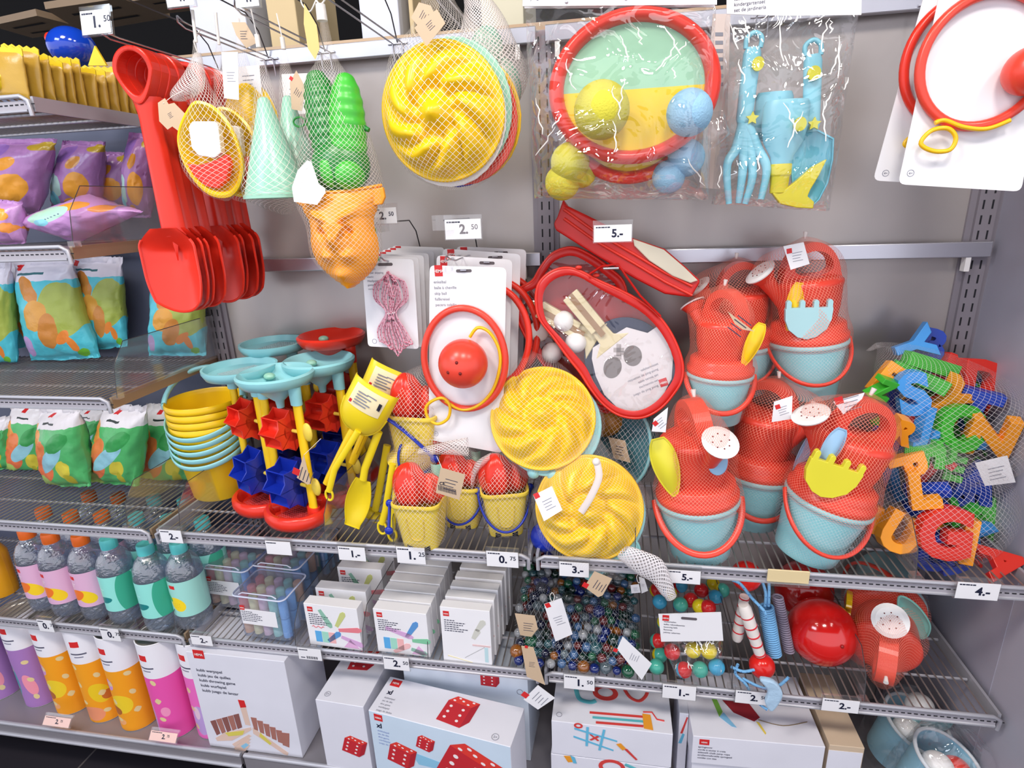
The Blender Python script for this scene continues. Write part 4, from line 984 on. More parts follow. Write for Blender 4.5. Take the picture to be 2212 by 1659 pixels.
# ================================================================ middle bay, main shelf
# stack of yellow buckets with pale blue handles
def bucket(z,label,handle,first=None):
    t=thing('bucket',label,'bucket',mat=Matrix.Translation((-.872,-.165,z)),group='nested yellow buckets')
    m=MB().use(YEL)
    m.lathe([(0,.004),(.066,.004),(.069,0),(.071,.004),(.088,.146),(.092,.148),(.093,.152),(.093,.160),(.0905,.164),(.0875,.160),(.087,.15),(.068,.012),(.0,.012)],56); m.build('shell',t)
    h=MB().use(CYAN)
    if handle=='up': P=[(.094*cos(PI*k/24)*1.0,-.01+.0*k,.150+.104*sin(PI*k/24)) for k in range(25)]; R=Matrix.Rotation(.40,4,'Z')@Matrix.Rotation(-.85,4,'X')
    else: P=[(.097*cos(PI*k/24),-.099*sin(PI*k/24),.146-.040*sin(PI*k/24)-handle*0) for k in range(25)]; R=Matrix.Rotation(.12,4,'Z')
    P=[(Matrix.Translation((0,0,.148))@R@Matrix.Translation((0,0,-.148)))@Vector(p) for p in P]
    h.tube(P,.0125 if handle=='up' else .0075,10,flat=(.5,1) if handle=='up' else (.35,1.0)); 
    h.build('handle',t,sharp=2)
    if handle=='up':
        q=MB().use(CYAN)
        for p in (P[0],P[-1]): q.sph((p[0],p[1],p[2]-.004),(.007,.004,.012),10,8)
        q.build('handle_joint',t)
    return t
bucket(.003,'lowest yellow bucket of the nested stack, the only one whose side shows fully',1)
for i,(z,l) in enumerate(((.022,'second yellow bucket from the bottom of the nested stack'),(.041,'third yellow bucket from the bottom of the nested stack'),(.060,'fourth yellow bucket from the bottom of the nested stack'),(.079,'fifth yellow bucket, just below the topmost of the nested stack'))):
    bucket(z,l,1)
bucket(.098,'topmost yellow bucket of the nested stack with its pale blue handle raised',"up")

# sand mills
def wheel(t,x,z,mat,nm,r=.050,w=.056,n=8):
    m=MB().use(mat)
    # star drum: two star side plates with blades between
    st=[]
    for i in range(n*2):
        a=PI*i/n; rr=r if i%2==0 else r*.78; st.append((rr*cos(a),rr*sin(a)))
    for s in (-1,1):
        X=x+s*w/2
        vs=[(X,p[0],z+p[1]) for p in st]+[(X-s*.003,p[0],z+p[1]) for p in st]; N=len(st)
        m.add(vs,[tuple(range(N)),tuple(range(2*N-1,N-1,-1))]+[(i,(i+1)%N,N+(i+1)%N,N+i) for i in range(N)])
    for i in range(n):
        a=2*PI*i/n; b=a+PI/n*.9
        p0=(.010*cos(a),.010*sin(a)); p1=(r*.98*cos(a),r*.98*sin(a)); nx,ny=-sin(a)*.0012,cos(a)*.0012
        vs=[(x-w/2,p0[0]-nx,z+p0[1]-ny),(x-w/2,p1[0]-nx,z+p1[1]-ny),(x+w/2,p1[0]-nx,z+p1[1]-ny),(x+w/2,p0[0]-nx,z+p0[1]-ny)]
        vs+=[(v[0],v[1]+2*nx,v[2]+2*ny) for v in vs]
        m.add(vs,[(0,1,2,3),(7,6,5,4),(0,4,5,1),(1,5,6,2),(2,6,7,3)])
    m.tube([(x-w/2,0,z),(x+w/2,0,z)],.024,20)
    return m.build(nm,t)
def mill(px,py,Y,label,H=.355,rz=-.35,dish='cone',dmat=None,base=True,X=None,tagit=False,tilt=0):
    p=PY(px,py,Y); x0=p.x; H=p.z
    t=thing('sand_mill',label,'sand mill',mat=Matrix.Translation((x0,Y,0.003))@Matrix.Rotation(rz,4,'Z')@Matrix.Rotation(tilt,4,'X'),group='toy sand mills')
    dm=dmat or CYAN
    # tray
    m=MB().use(RED)
    def tr(r,z): return (r,z)
    m.lathe([(0,.006),(.055,.004),(.068,.0),(.078,.004),(.084,.016),(.083,.030),(.076,.037),(.068,.036),(.063,.026),(.058,.014),(0,.012)],48,sy=.86); 
    m.build('tray',t)
    g=MB().use(M('pink_grid',(240,96,100),.4))
    for i in range(11): g.box(-.035+i*.007,-.0335+i*.007,-.035,.035,.0125,.0145); g.box(-.036,.036,-.036+i*.0068,-.0345+i*.0068,.0125,.0145)
    g.build('sieve',t)
    for s in (-1,1):
        q=MB().use(YEL); X=s*.056
        q.tube([(X,0,.028),(X,0,.05),(X,0,H-.04),(X*.98,0,H-.02)],[.0145,.012,.0125,.0125],14,flat=(1,.62)); q.build('post',t)
        q=MB().use(dm); q.tube([(X*.98,0,H-.052),(X*.98,0,H-.01)],[.0145,.016],16,flat=(1,.75)); q.build('socket',t)
        q=MB().use(RED); q.tube([(X,0,.008),(X,0,.045)],[.020,.0165],14,flat=(1,.75)); q.build('post_foot',t)
    wheel(t,0,.235*H/.355,RED,'upper_wheel'); wheel(t,-.004,.098*H/.355,BLUE,'lower_wheel',r=.060,w=.062)
    for z in (.235*H/.355,.098*H/.355):
        q=MB().use(LYEL)
        q.sph((.076,0,z+.004),(.014,.007,.022),14,10); q.tube([(-.07,0,z),(.086,0,z)],.0045,8); q.sph((-.072,0,z),(.010,.008,.016),12,8); q.build('axle_knob',t)
    # dish
    m=MB().use(dm)
    if dish=='cone':
        m.lathe([(.008,H-.066),(.010,H-.05),(.050,H-.014),(.074,H-.008),(.083,H+.006),(.084,H+.014),(.079,H+.018),(.073,H+.013),(.066,H+.0),(.046,H-.006),(.008,H-.04),(.006,H-.066)],56)
        m.build('funnel_dish',t); q=MB().use(MINT); q.sph((-.035,.01,H+.0),(.014,.012,.008),14,10); q.build('flow_knob',t)
    else:
        m.lathe([(0,H-.014),(.060,H-.014),(.076,H-.010),(.083,H+.004),(.083,H+.012),(.078,H+.012),(.072,H-.002),(0,H-.004)],56); m.build('sieve_dish',t)
        g=MB().use(M('pale_grid',(190,222,226),.4))
        for i in range(14): g.box(-.02+i*.006,-.0185+i*.006,-.045,.045,H-.003,H+.0005); g.box(-.02,.062,-.045+i*.0068,-.0437+i*.0068,H-.003,H+.0005)
        g.build('sieve_grid',t)
    return t
mill(597,822,-.285,'front sand mill with pale blue funnel, red upper wheel and blue lower wheel')
mill(520,803,-.235,'left sand mill with a gridded pale blue sieve dish beside the yellow buckets',dish='sieve',rz=-.5)
mill(690,792,-.175,'right sand mill with pale blue funnel standing behind the front one',rz=-.3)
mill(592,750,-.085,'rear left sand mill, its tilted pale blue dish touching the back wall',rz=-.2,dish='plain')
mill(717,738,-.075,'sand mill with a red dish at the back right of the group',dmat=RED,rz=-.25,dish='cone')
fr=Fr(656,1010,Y=-.33); t=thing('hang_tag','folded kraft tag dangling from the front sand mill','tag',fr); hangtag(fr,t,[(641,1032),(656,982),(672,1045),(664,1047)],y=-.002,logo_at=(647,1022))
MB().use(STR).tube([(fr.uv(656,983)[0],0,fr.uv(656,983)[1]),(fr.uv(672,968)[0],0,fr.uv(672,968)[1]),(fr.uv(684,955)[0],.02,fr.uv(684,955)[1])],.0006,5).build('string',t)

# yellow scoops standing head up
def scoop(hx,hy,w,h,bx,by,Y,label,rz=0,label_on=True,Yb=None):
    fr=Fr(hx,hy,Y=Y,rz=rz); A=fr.uv(bx,by); d=Vector((A[0],A[1])); ang=math.atan2(-d.x,-d.y)
    t=thing('sand_scoop',label,'sand toy',fr,'yellow sand scoops and shovels')
    S=abs(fr.uv(hx+100,hy)[0])/100; W=w/2*S; Hh=h/2*S
    R=Matrix.Rotation(ang,4,'Y')
    m=MB().use(LEMON); m.T=R
    def fn(u,v,o=0):
        # D shaped dish: flat open end up, rounded end down, back bulging to the viewer
        a=PI*u; x=W*cos(a); 
        z=Hh-(2*Hh*.93)*v*(sin(a)**.55 if 0<u<1 else 0) 
        y=-.024*sin(PI*min(1,v*1.0))**.7*sin(a)**.5 if 0<u<1 else 0
        return (x,y+o,z)
    def dome(u,v,o=0):
        x=(u-.5)*2; zt=Hh; zb=-Hh*math.sqrt(max(0,1-abs(x)**2.6)); z=zt+(zb-zt)*v
        y=-.030*(max(0,1-x*x)**.45)*(max(0,sin(PI*(.12+.88*v)))**.5)
        return (x*W,y+o,z)
    m.grid(lambda u,v:dome(u,v),28,22); m.grid(lambda u,v:dome(u,v,.003),28,22,flip=True)
    m.tube([dome(k/30,1) for k in range(31)],.0025,8)
    m.build('scoop_head',t)
    q=MB().use(YEL); q.T=R; L=d.length
    q.tube([(0,-.004,-Hh*.75),(0,-.004,-Hh*1.2),(0,-.002,-L+.02),(0,-.002,-L)],[.010,.0115,.0095,.008],12,flat=(1,.55)); q.tube([(0,-.009,-Hh*1.1),(0,-.007,-L+.03)],.0022,6); q.build('handle',t)
    if label_on:
        q=MB().use(M('cream_label',(240,224,180),.5)); q.T=R
        x0,x1,z0,z1=-W*.70,W*.72,Hh*.10,Hh*.88
        q.grid(lambda u,v:(x0+(x1-x0)*u,dome(.5+(x0+(x1-x0)*u)/(2*W),min(.95,max(.02,(Hh-(z1+(z0-z1)*v))/(2*Hh))))[1]-.0012,z1+(z0-z1)*v),12,10)
        q.build('paper_label',t)
        q=MB().use(LOGO); q.T=R
        LY=lambda x,z: dome(.5+x/(2*W),min(.95,max(.02,(Hh-z)/(2*Hh))))[1]-.002
        q.box(x0+.002,x0+.008,LY(x0+.005,z0+.008)-.0006,LY(x0+.005,z0+.008)+.001,z0+.004,z0+.011); q.use(GREYINK)
        for i in range(5):
            zz=z0+.010+i*.0062; L=(.030,.036,.026,.033,.022)[i]; q.box(x0+.012,x0+.012+L,LY(0,zz)-.0006,LY(0,zz)+.0006,zz,zz+.0022)
        q.box(-.004,.018,LY(.006,z1-.010)-.0006,LY(.006,z1-.010)+.0006,z1-.012,z1-.010)
        q.use(BINK)
        for i in range(9): q.box(x1-.011,x1-.004,LY(x1-.007,z0+.02)-.0012,LY(x1-.007,z0+.02)+.0006,z0+.018+i*.0019,z0+.0189+i*.0019)
        q.build('label_print',t)
    return t
scoop(790,882,100,120,705,1045,-.315,'front yellow sand scoop held head up with a cream price sticker')
scoop(828,845,100,120,760,1000,-.24,'yellow sand scoop behind the front one, tilted with a brown sticker',rz=.2)
def handshovel(L,Y,label,w=15,blade=True):
    pts=[Vector(p) for p in L]; fr=Fr(L[0][0],L[0][1],Y=Y); t=thing('sand_scoop',label,'sand toy',fr,'yellow sand scoops and shovels'); S=abs(fr.uv(L[0][0]+100,L[0][1])[0])/100
    P=[Vector((fr.uv(*p)[0],-.004,fr.uv(*p)[1])) for p in L]; m=MB().use(LEMON)
    if blade:
        q=MB().use(LEMON); d=(P[-1]-P[-2]); n=Vector((-d.z,0,d.x)).normalized()
        def bl(u,v,o=0): 
            x=(u-.5)*2; wv=w*S*(.45+.9*sin(PI*min(.85,v*.8+.12))); return P[-2]+d*v+n*(x*wv)+Vector((0,.012*(1-x*x)*sin(PI*v)-.0+o,0))
        q.grid(lambda u,v:bl(u,v),12,14); q.grid(lambda u,v:bl(u,v,.002),12,14,flip=True); q.tube([bl(0,v/12) for v in range(13)]+[bl(u/6,1) for u in range(1,7)]+[bl(1,1-v/12) for v in range(13)],.0016,6); q.build('blade',t)
        m.tube(P[:-1],[.009]*(len(P)-1),12,flat=(1,.6)); m.build('handle',t)
    else:
        m.tube(P,.0075,12,flat=(1,.6)); 
        o=[(P[-1].x+w*S*.62*cos(a),-.004,P[-1].z+w*S*1.0*sin(a)-w*S*.6) for a in [2*PI*k/24 for k in range(24)]]
        m.tube(o,.0028,8,closed=True); m.build('handle',t)
    return t
handshovel([(820,930),(790,1010),(786,1035),(762,1135)],-.30,'yellow hand shovel with its blade pointing down to the shelf front',w=20)
handshovel([(838,960),(820,1060),(812,1100),(800,1120)],-.24,'yellow hand shovel in the middle of the group, half hidden',w=17)
handshovel([(850,1000),(834,1100),(826,1130)],-.335,'yellow shovel handle with an open loop end, left of two',blade=False,w=15)
handshovel([(862,1010),(852,1105),(848,1145)],-.345,'yellow shovel handle with an open loop end, right of two',blade=False,w=15)
handshovel([(775,930),(725,1010),(712,1060)],-.33,'yellow shovel handle leaning left beside the red mill tray',blade=False,w=13)

# castle bucket sets in netting
def castle(px,py,Y,label,s=1,tilt=0,rz=0,seed=0,netm=None,handle='front',ztop=None,z=None):
    if z is None: M4=Matrix.Translation((un(px,py,1,Y).x,Y,.004))
    else: M4=Matrix.Translation(un(px,py,1,Y))
    M4=M4@Matrix.Rotation(rz,4,'Z')@Matrix.Rotation(tilt,4,'Y')@Matrix.Scale(s,4)
    t=thing('castle_bucket_set',label,'sand toy set',mat=M4,group='netted castle bucket sets')
    m=MB().use(LYEL)
    def sec(r,z): return (r,z)
    m.lathe([(0,.008),(.034,.008),(.036,0),(.037,.004),(.0475,.096),(.051,.098),(.052,.102),(.0515,.106),(.0485,.107),(.046,.098),(.034,.014),(0,.012)],56,sq=5.5); m.build('bucket',t,sharp=.9)
    q=MB().use(M('arch_yellow',(226,196,70),.4)); A=[(-.018,.078),(-.015,.04),(-.008,.026),(.008,.026),(.015,.04),(.018,.078)]; 
    q.tube([(x,-.0375-.11*(z_),z_) for x,z_ in [tuple(p) for p in cr([Vector(a) for a in A],5,closed=False)]],.0012,6); q.build('arch_relief',t)
    q=MB().use(SLOT)
    for a in (-.018,.018): q.box(a-.006,a+.006,-.0375,-.034,0,.012)
    q.build('battlement_notch',t)
    h=MB().use(BLUE)
    if handle=='front': P=[(.056*cos(PI*k/20),-.050*sin(PI*k/20)-.004,.096-.075*sin(PI*k/20)) for k in range(21)]
    elif handle=='side': P=[(-.055+.0*k/10,-.03-.002*k,.100-.05*k/10) for k in range(11)]
    else: P=[(-.05+.10*k/20,-.054,.108-.08*(k/20)**1.3) for k in range(21)]
    h.tube(P,.0055,10,flat=(.5,1)); h.sph(P[-1],(.009,.006,.009),10,8); h.sph(P[0],(.009,.006,.009),10,8); h.build('handle',t)
    rr=random.Random(seed)
    a=MB().use(RED); 
    a.grid(lambda u,v:(-.016+.034*sin(PI*v)*cos(2*PI*u)*(1+.12*cos(12*PI*u)),-.010+.032*sin(PI*v)*sin(2*PI*u)*(1+.12*cos(12*PI*u)),.132+.050*cos(PI*v)),40,14,cu=True,flip=True); a.build('red_mould',t)
    a=MB().use(CORAL); a.grid(lambda u,v:(.022+.027*sin(PI*v)*cos(2*PI*u)*(1+.2*cos(10*PI*u)),-.002+.02*sin(PI*v)*sin(2*PI*u)*(1+.2*cos(10*PI*u)),.122+.034*cos(PI*v)),40,12,cu=True,flip=True); a.build('star_mould',t)
    a=MB().use(MINT); a.grid(lambda u,v:(.034+(u-.5)*.022*(1-.3*v),.012-.006*(1-(2*u-1)**2),.172-.06*v),8,10); a.tube([(.034,.012,.115),(.032,.01,.07)],.005,8); a.build('mint_shovel',t)
    netbag(t,[(.03,.20,.004,.004,.01),(.012,.185,.022,.018,0),(0,.16,.045,.036,0),(0,.11,.057,.057,0),(0,.05,.052,.052,-.004),(0,.004,.044,.044,0),(0,-.004,.03,.03,0),(.004,-.014,.004,.004,0)],mat=netm or NET,cell=.006)
    return t
castle(918,1170,-.345,'front castle bucket set with red moulds and a kraft tag, overhanging the price rail',seed=1,handle='side',s=1.05)
castle(1004,1130,-.255,'castle bucket set with blue handle in the middle of the lower three',seed=2,s=1.0)
castle(1092,1130,-.275,'castle bucket set with rounded red mould at the right under the white card',seed=3,s=1.03,rz=.25)
castle(905,990,-.235,'upper castle bucket set leaning back with a blue handle across its front',seed=4,s=1.15,z=1,tilt=.04,handle='diag')
castle(860,1010,-.26,'castle bucket set tipped onto its side at the left of the group',seed=5,s=.9,z=1,tilt=.9,rz=.3)
fr=Fr(976,1045,Y=-.40); t=thing('hang_tag','kraft tag with a barcode hanging between the castle buckets','tag',fr); hangtag(fr,t,[(952,1010),(1005,1025),(992,1080),(941,1064)],y=-.002)
q=MB().use(BINK); 
for i in range(12):
    x,z=fr.uv(948+i*3.3,1052+i*.9); q.box(x,x+.0012,-.0028,-.0024,z-.006,z+.006)
x,z=fr.uv(950,1046); q.text('CE',x,z,.007,-.0028,.02)
q.build('barcode',t)
MB().use(STR).tube([(fr.uv(958,1018)[0],0,fr.uv(958,1018)[1]),(fr.uv(940,990)[0],.01,fr.uv(940,990)[1])],.0006,5).build('string',t)
for i,(L,Y,l) in enumerate((([(905,975),(960,968),(1010,965)],-.30,'twisted pink netting end lying over the castle buckets'),([(1060,985),(1030,1010),(1020,1040)],-.30,'gathered netting end between the middle and right castle buckets'))):
    fr=Fr(L[1][0],L[1][1],Y=Y); t=thing('gathered_net',l,'netting',fr,'loose netting ends on the castle buckets')
    P=[(fr.uv(*p)[0],0,fr.uv(*p)[1]) for p in L]; m=MB().use(NETD)
    c=cr([Vector(p) for p in P],8,closed=False); n=len(c)-1
    m.grid(lambda u,v:(c[int(round(v*n))].x,.012*sin(2*PI*u)+.01*0,c[int(round(v*n))].z+(.006+.016*v)*cos(2*PI*u)),16,n,cu=True,su=14,sv=12); m.build('netting',t)
# ================================================================ right bay, main shelf
# cake mould sets
def cakeset(px,py,R,Y,rx,rz,label,seed=0,extra=True):
    fr=Fr(px,py,Y=Y,rx=rx,rz=rz); S=(un(px+100,py,1,Y)-un(px,py,1,Y)).x/100; t=thing('cake_mould_set',label,'cake mould',fr,'netted cake mould sets on the shelf')
    swirl(t,R*S,.05)
    return fr,S,t
fr,S,t=cakeset(1172,902,112,-.27,-.55,.05,'upper netted cake mould set with the yellow swirl leaning on the skip ball card')
m=MB().use(CYAN).prism([(x*S+16*S,z*S-14*S) for x,z in circ(0,0,112,112,40)],.012,.028); m.build('blue_mould',t,bevel=.003)
m=MB().use(CYAN)
for a in (-1.9,-1.5,-1.1): m.sph(((16+108*cos(a))*S,.02,(-14+108*sin(a))*S),(.014,.014,.014),12,8)
m.build('blue_lobes',t)
MB().use(RED).prism([(x*S+22*S,z*S-20*S) for x,z in circ(0,0,100,108,40)],.032,.042).build('red_plate',t,bevel=.002)
netbag(t,[(-30*S,150*S,.006,.006,0),(-10*S,110*S,.06,.04,0),(6*S,0,.122,.066,.004),(10*S,-100*S,.08,.056,.01),(24*S,-145*S,.03,.03,.02),(40*S,-165*S,.006,.006,.02)],mat=NETF,cell=.006)
fr,S,t=cakeset(1272,1098,116,-.335,-.30,.0,'lower netted cake mould set with white tag hanging over the price rail')
MB().use(CYAN).prism([(x*S+8*S,z*S-10*S) for x,z in circ(0,0,116,118,40)],.010,.022).build('blue_plate',t,bevel=.003)
q=MB().use(BLUE).sph((-98*S,.03,-78*S),(36*S,.022,36*S),16,10); q.build('blue_mould',t)
sc=[(-10,-148),(6,-120),(40,-100),(90,-66),(106,-72),(110,-92),(90,-112),(50,-128),(10,-158)]
q=MB().use(CYAN); o=cr([Vector((x*S,z*S)) for x,z in sc],5); q.prism([(p.x,p.y) for p in o],.004,.010); q.tube([(p.x,.004,p.y) for p in o],.0025,6,closed=True); q.build('shovel',t)
netbag(t,[(10*S,165*S,.006,.006,-.02),(4*S,125*S,.04,.03,-.01),(4*S,60*S,.102,.06,0),(2*S,0,.121,.066,0),(0,-80*S,.100,.06,.006),(10*S,-125*S,.05,.04,.006),(60*S,-150*S,.02,.02,.006)],mat=NETF,cell=.006)
m=MB().use(NETD); m.tube(cr([Vector((18*S,-.055,110*S)),Vector((22*S,-.062,80*S)),Vector((6*S,-.066,40*S)),Vector((-14*S,-.064,6*S))],6,closed=False),.007,10,flat=(1,.35)); m.use(STR).sph((16*S,-.055,112*S),.008,10,8); m.build('net_tail',t)
hangtag(fr,t,[(1152,1070),(1192,1050),(1215,1102),(1175,1126)],kraft=False,y=-.062,logo_at=(1162,1076))
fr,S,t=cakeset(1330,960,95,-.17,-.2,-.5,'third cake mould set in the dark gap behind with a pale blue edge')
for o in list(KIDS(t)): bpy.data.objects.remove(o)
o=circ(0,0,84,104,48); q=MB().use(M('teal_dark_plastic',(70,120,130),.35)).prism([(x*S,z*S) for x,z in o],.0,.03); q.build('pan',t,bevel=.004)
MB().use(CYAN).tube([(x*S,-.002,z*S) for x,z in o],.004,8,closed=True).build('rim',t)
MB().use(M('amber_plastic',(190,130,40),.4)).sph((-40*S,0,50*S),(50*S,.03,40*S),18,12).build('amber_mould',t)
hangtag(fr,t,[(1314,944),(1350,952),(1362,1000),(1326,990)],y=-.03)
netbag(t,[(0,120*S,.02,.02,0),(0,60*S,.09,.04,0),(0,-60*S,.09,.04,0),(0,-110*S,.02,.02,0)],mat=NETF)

# table tennis sets
def z3(x,y): return (1100+x/3.191,400+y/3.191)
CASER=M('red_vinyl',(205,30,24),.35,spec=.5); WOOD=M('pale_wood',(226,212,172),.5); WOODD=M('brown_wood',(160,126,92),.5)
NAVYR=M('navy_rubber',(44,52,82),.6); WHITEW=printmat('whitewashed_wood',(228,222,222),[('r',-9,-9,9,9,(228,222,222))],rough=.5)
def case(fr,path,t,depth,y,win=True,wr=.0105,back=True,flat=(.35,1)):
    P=[fr.uv(*z3(*p)) for p in path]; c=cr([Vector((a,b)) for a,b in P],5)
    m=MB().use(CASER); n=len(c)
    cen=sum(c,Vector((0,0)))/n
    # side wall all around plus a back sheet
    m.grid(lambda u,v:(c[int(round(u*n))%n].x,y+depth*v,c[int(round(u*n))%n].y),n,3,cu=True)
    if back: m.prism([(p.x,p.y) for p in c],y+depth,y+depth+.002)
    m.build('case_wall',t)
    q=MB().use(CASER); q.grid(lambda u,v:(lambda p:(p.x+(cen-p).normalized().x*.017*v, y-.003-.003*sin(PI*v), p.y+(cen-p).normalized().y*.017*v))(c[int(round(u*n))%n]),n,4,cu=True)
    q.build('front_border',t)
    q=MB().use(M('red_piping',(226,52,36),.3)); q.tube([(p.x,y-.002,p.y) for p in c],.003,8,closed=True); q.build('piping',t)
    return c,cen
fr=Fr(1300,760,Y=-.22,rx=-.12)
t=thing('table_tennis_set','front red table tennis case with clear window, wooden bats and four white balls','table tennis set',fr,'red table tennis sets')
path=[(185,800),(200,690),(270,610),(370,572),(470,585),(620,660),(800,742),(950,830),(1060,940),(1140,1070),(1192,1220),(1188,1340),(1130,1440),(1050,1530),(950,1590),(850,1603),(740,1575),(640,1500),(560,1400),(490,1290),(410,1190),(300,1040),(210,920)]
c,cen=case(fr,path,t,.05,0)
S=abs(fr.uv(*z3(100,0))[0]-fr.uv(*z3(0,0))[0])/100
def zc(x,y): return fr.uv(*z3(x,y))
bx,bz=zc(858,1290); RB=290*S
def bat(cx,cz,ang,y,printed,nm):
    R=Matrix.Translation((cx,y,cz))@Matrix.Rotation(ang,4,'Y')
    o=circ(0,0,RB*.98,RB,56); 
    m=MB().use(NAVYR); m.T=R; m.prism(o,0,.009); m.build(nm+'_rubber',t,bevel=.001)
    m=MB().use(WOOD); m.T=R
    hp=[(-.045,RB*.80),(-.018,RB*1.02),(-.0165,RB*1.3),(-.018,RB*2.4),(.018,RB*2.4),(.0165,RB*1.3),(.018,RB*1.02),(.045,RB*.80)]
    m.prism(hp,-.002,.011); 
    m.prism([(-.018,RB*1.34),(-.0185,RB*2.42),(.0185,RB*2.42),(.018,RB*1.34)],-.008,.017); m.build(nm+'_handle',t,bevel=.002)
    m=MB().use(WOODD); m.T=R; m.prism([(-.006,RB*1.15),(-.006,RB*2.42),(.006,RB*2.42),(.006,RB*1.15)],-.0088,-.0078); m.build(nm+'_stripe',t)
    if printed:
        m=MB().use(M('blade_white',(226,220,222),.45)); m.T=R
        k=[(x,z) for x,z in circ(0,0,RB*.9,RB*.92,72) if z<RB*.42]
        k=sorted(k,key=lambda p:(math.atan2(-p[0],-p[1])))
        poly=[p for p in k]+[(RB*.0+RB*.82*0+.0,0)]*0
        # white sheet with a chevron top edge
        poly=[(p[0],p[1]) for p in k]
        poly+= [(-RB*.80,RB*.42),(-RB*.42,RB*.36),(RB*.02,RB*.66),(RB*.50,RB*.38),(RB*.80,RB*.44)][::(1 if poly[-1][0]<0 else -1)]
        m.T=Matrix.Identity(4); SH=[zc(*p) for p in ((575,1125),(645,1080),(810,982),(955,1022),(1045,962),(1100,1080),(1132,1200),(1122,1340),(1060,1460),(955,1550),(840,1572),(740,1535),(655,1450),(595,1320),(568,1200))]
        m.prism(SH,y-.0012,y); m.build(nm+'_print_sheet',t)
        m=MB().use(M('bat_grey',(128,122,122),.6)); 
        m.prism(circ(*zc(712,1262),62*S,78*S,28,-.3),y-.0018,y-.0012); m.prism(circ(*zc(852,1180),63*S,73*S,28,.1),y-.0018,y-.0012)
        m.use(M('bat_grey_light',(176,168,168),.6))
        for a,b,w,h in ((755,1140,36,16),(755,1140,16,42),(748,1190,26,16),(790,1160,22,14)): x_,z_=zc(a,b); m.box(x_-w*S,x_+w*S,y-.0016,y-.0012,z_-h*S,z_+h*S)
        m.build(nm+'_print',t)
bat(*zc(800,1200),-1.05,.022,False,'rear_bat'); 
# front bat: handle points up-left at about 45 degrees
hx,hz=zc(370,700); ang=math.atan2(hx-bx,hz-bz); bat(bx,bz,ang,.010,True,'front_bat')
m=MB().use(GREYINK); 
for i,s in enumerate(('tafeltennisset','raquettes de ping-pong','table tennis set','tischtennis-set','juego de ping pong')):
    x,z=zc(1020-i*0+12,1232+i*38-6); m.text(s,x+.0,z-.004,.0052,.0082,.0,'r',rot=.42)
m.build('bat_text',t)
m=MB(); x,z=zc(1030,1348); m.T=Matrix.Translation((x,.0082,z))@Matrix.Rotation(-.35,4,'Y'); logo(m,0,.0,.0165,.0165,0); m.build('bat_logo',t)
for a,b in ((370,945),(455,1092)):
    x,z=zc(a,b); MB().use(WHITE).sph((x,.022,z),76*S,28,18).build('ball',t)
x0,z0=0,0
m=MB().use(FILM); n=len(c)
m.grid(lambda u,v:(lambda p:(cen.x+(p.x-cen.x)*v*.97,-.002+.003*N3(p.x*v,p.y*v,1,30),cen.y+(p.y-cen.y)*v*.97))(c[int(round(u*n))%n]),n,10,cu=True); m.build('clear_window',t,sharp=3)
# strap
m=MB().use(CASER); 
m.tube([(zc(*p)[0],-.012+q,zc(*p)[1]) for p,q in (((560,610),.0),((640,560),-.004),((750,545),-.006),((800,620),-.004),((900,760),0),((1040,900),.004))],.0075,8,flat=(.3,1) ); m.build('strap',t)
MB().use(STEEL).tube([(zc(650,575)[0],-.018,zc(650,575)[1]),(zc(755,572)[0],-.018,zc(755,572)[1])],.0028,8).build('strap_clip',t)
m=MB().use(M('red_piping',(226,52,36),.3)); m.sph((zc(480,567)[0],-.006,zc(480,567)[1]),(.007,.003,.004),8,6).sph((zc(600,620)[0],-.006,zc(600,620)[1]),(.007,.003,.004),8,6); m.build('zip_pull',t)
fr=Fr(1220,760,Y=-.155,rx=-.10)
t=thing('table_tennis_set','second red table tennis case showing left behind the front one','table tennis set',fr,'red table tennis sets')
path=[(40,800),(70,715),(160,660),(215,570),(300,470),(430,430),(560,480),(700,580),(800,700),(820,1000),(800,1400),(700,1560),(560,1515),(400,1400),(260,1265),(150,1110),(65,940)]
c,cen=case(fr,path,t,.045,0)
for a,b in ((205,1005),(295,1155)): x,z=fr.uv(*z3(a,b)); MB().use(WHITE).sph((x,-.002,z),.0235,24,16).build('ball',t)
for a,b in ((160,850),): x,z=fr.uv(*z3(a,b)); MB().use(WOOD).sph((x,.02,z),.016,12,8).build('bat_end',t)
m=MB().use(FILM); n=len(c); m.grid(lambda u,v:(lambda p:(cen.x+(p.x-cen.x)*v*.97,-.001+.003*N3(p.x*v,p.y*v,4,30),cen.y+(p.y-cen.y)*v*.97))(c[int(round(u*n))%n]),n,8,cu=True); m.build('clear_window',t,sharp=3)
fr=Fr(1350,560,Y=-.14,rx=-.1)
t=thing('table_tennis_set','third red table tennis case lying slanted on top, its pale window facing up','table tennis set',fr,'red table tennis sets')
L=[(385,105),(405,150),(600,245),(850,370),(1060,440),(1200,560),(1300,655),(1235,765),(1060,742),(860,640),(600,485),(330,315),(320,270),(345,225)]
P=fr.uvs([z3(*p) for p in L]); m=MB().use(CASER); m.prism(P,-.045,.05); m.build('case',t,bevel=.008,seg=3)
m=MB().use(M('red_piping',(226,52,36),.3)); 
for off,y in ((0,-.047),(60,-.047)):
    m.tube([(fr.uv(*z3(a,b+off))[0],y,fr.uv(*z3(a,b+off))[1]) for a,b in ((390,180),(600,330),(860,480),(1060,600),(1240,690))],.003,8)
m.build('zip_line',t)
W=fr.uvs([z3(*p) for p in ((850,372),(1060,445),(1200,565),(1292,655),(1240,672),(1120,625),(960,520),(860,420))],-.03); 
m=MB().use(M('window_cream',(214,206,184),.25)).prism(W,-.052,-.046); m.build('pale_window',t,bevel=.002)

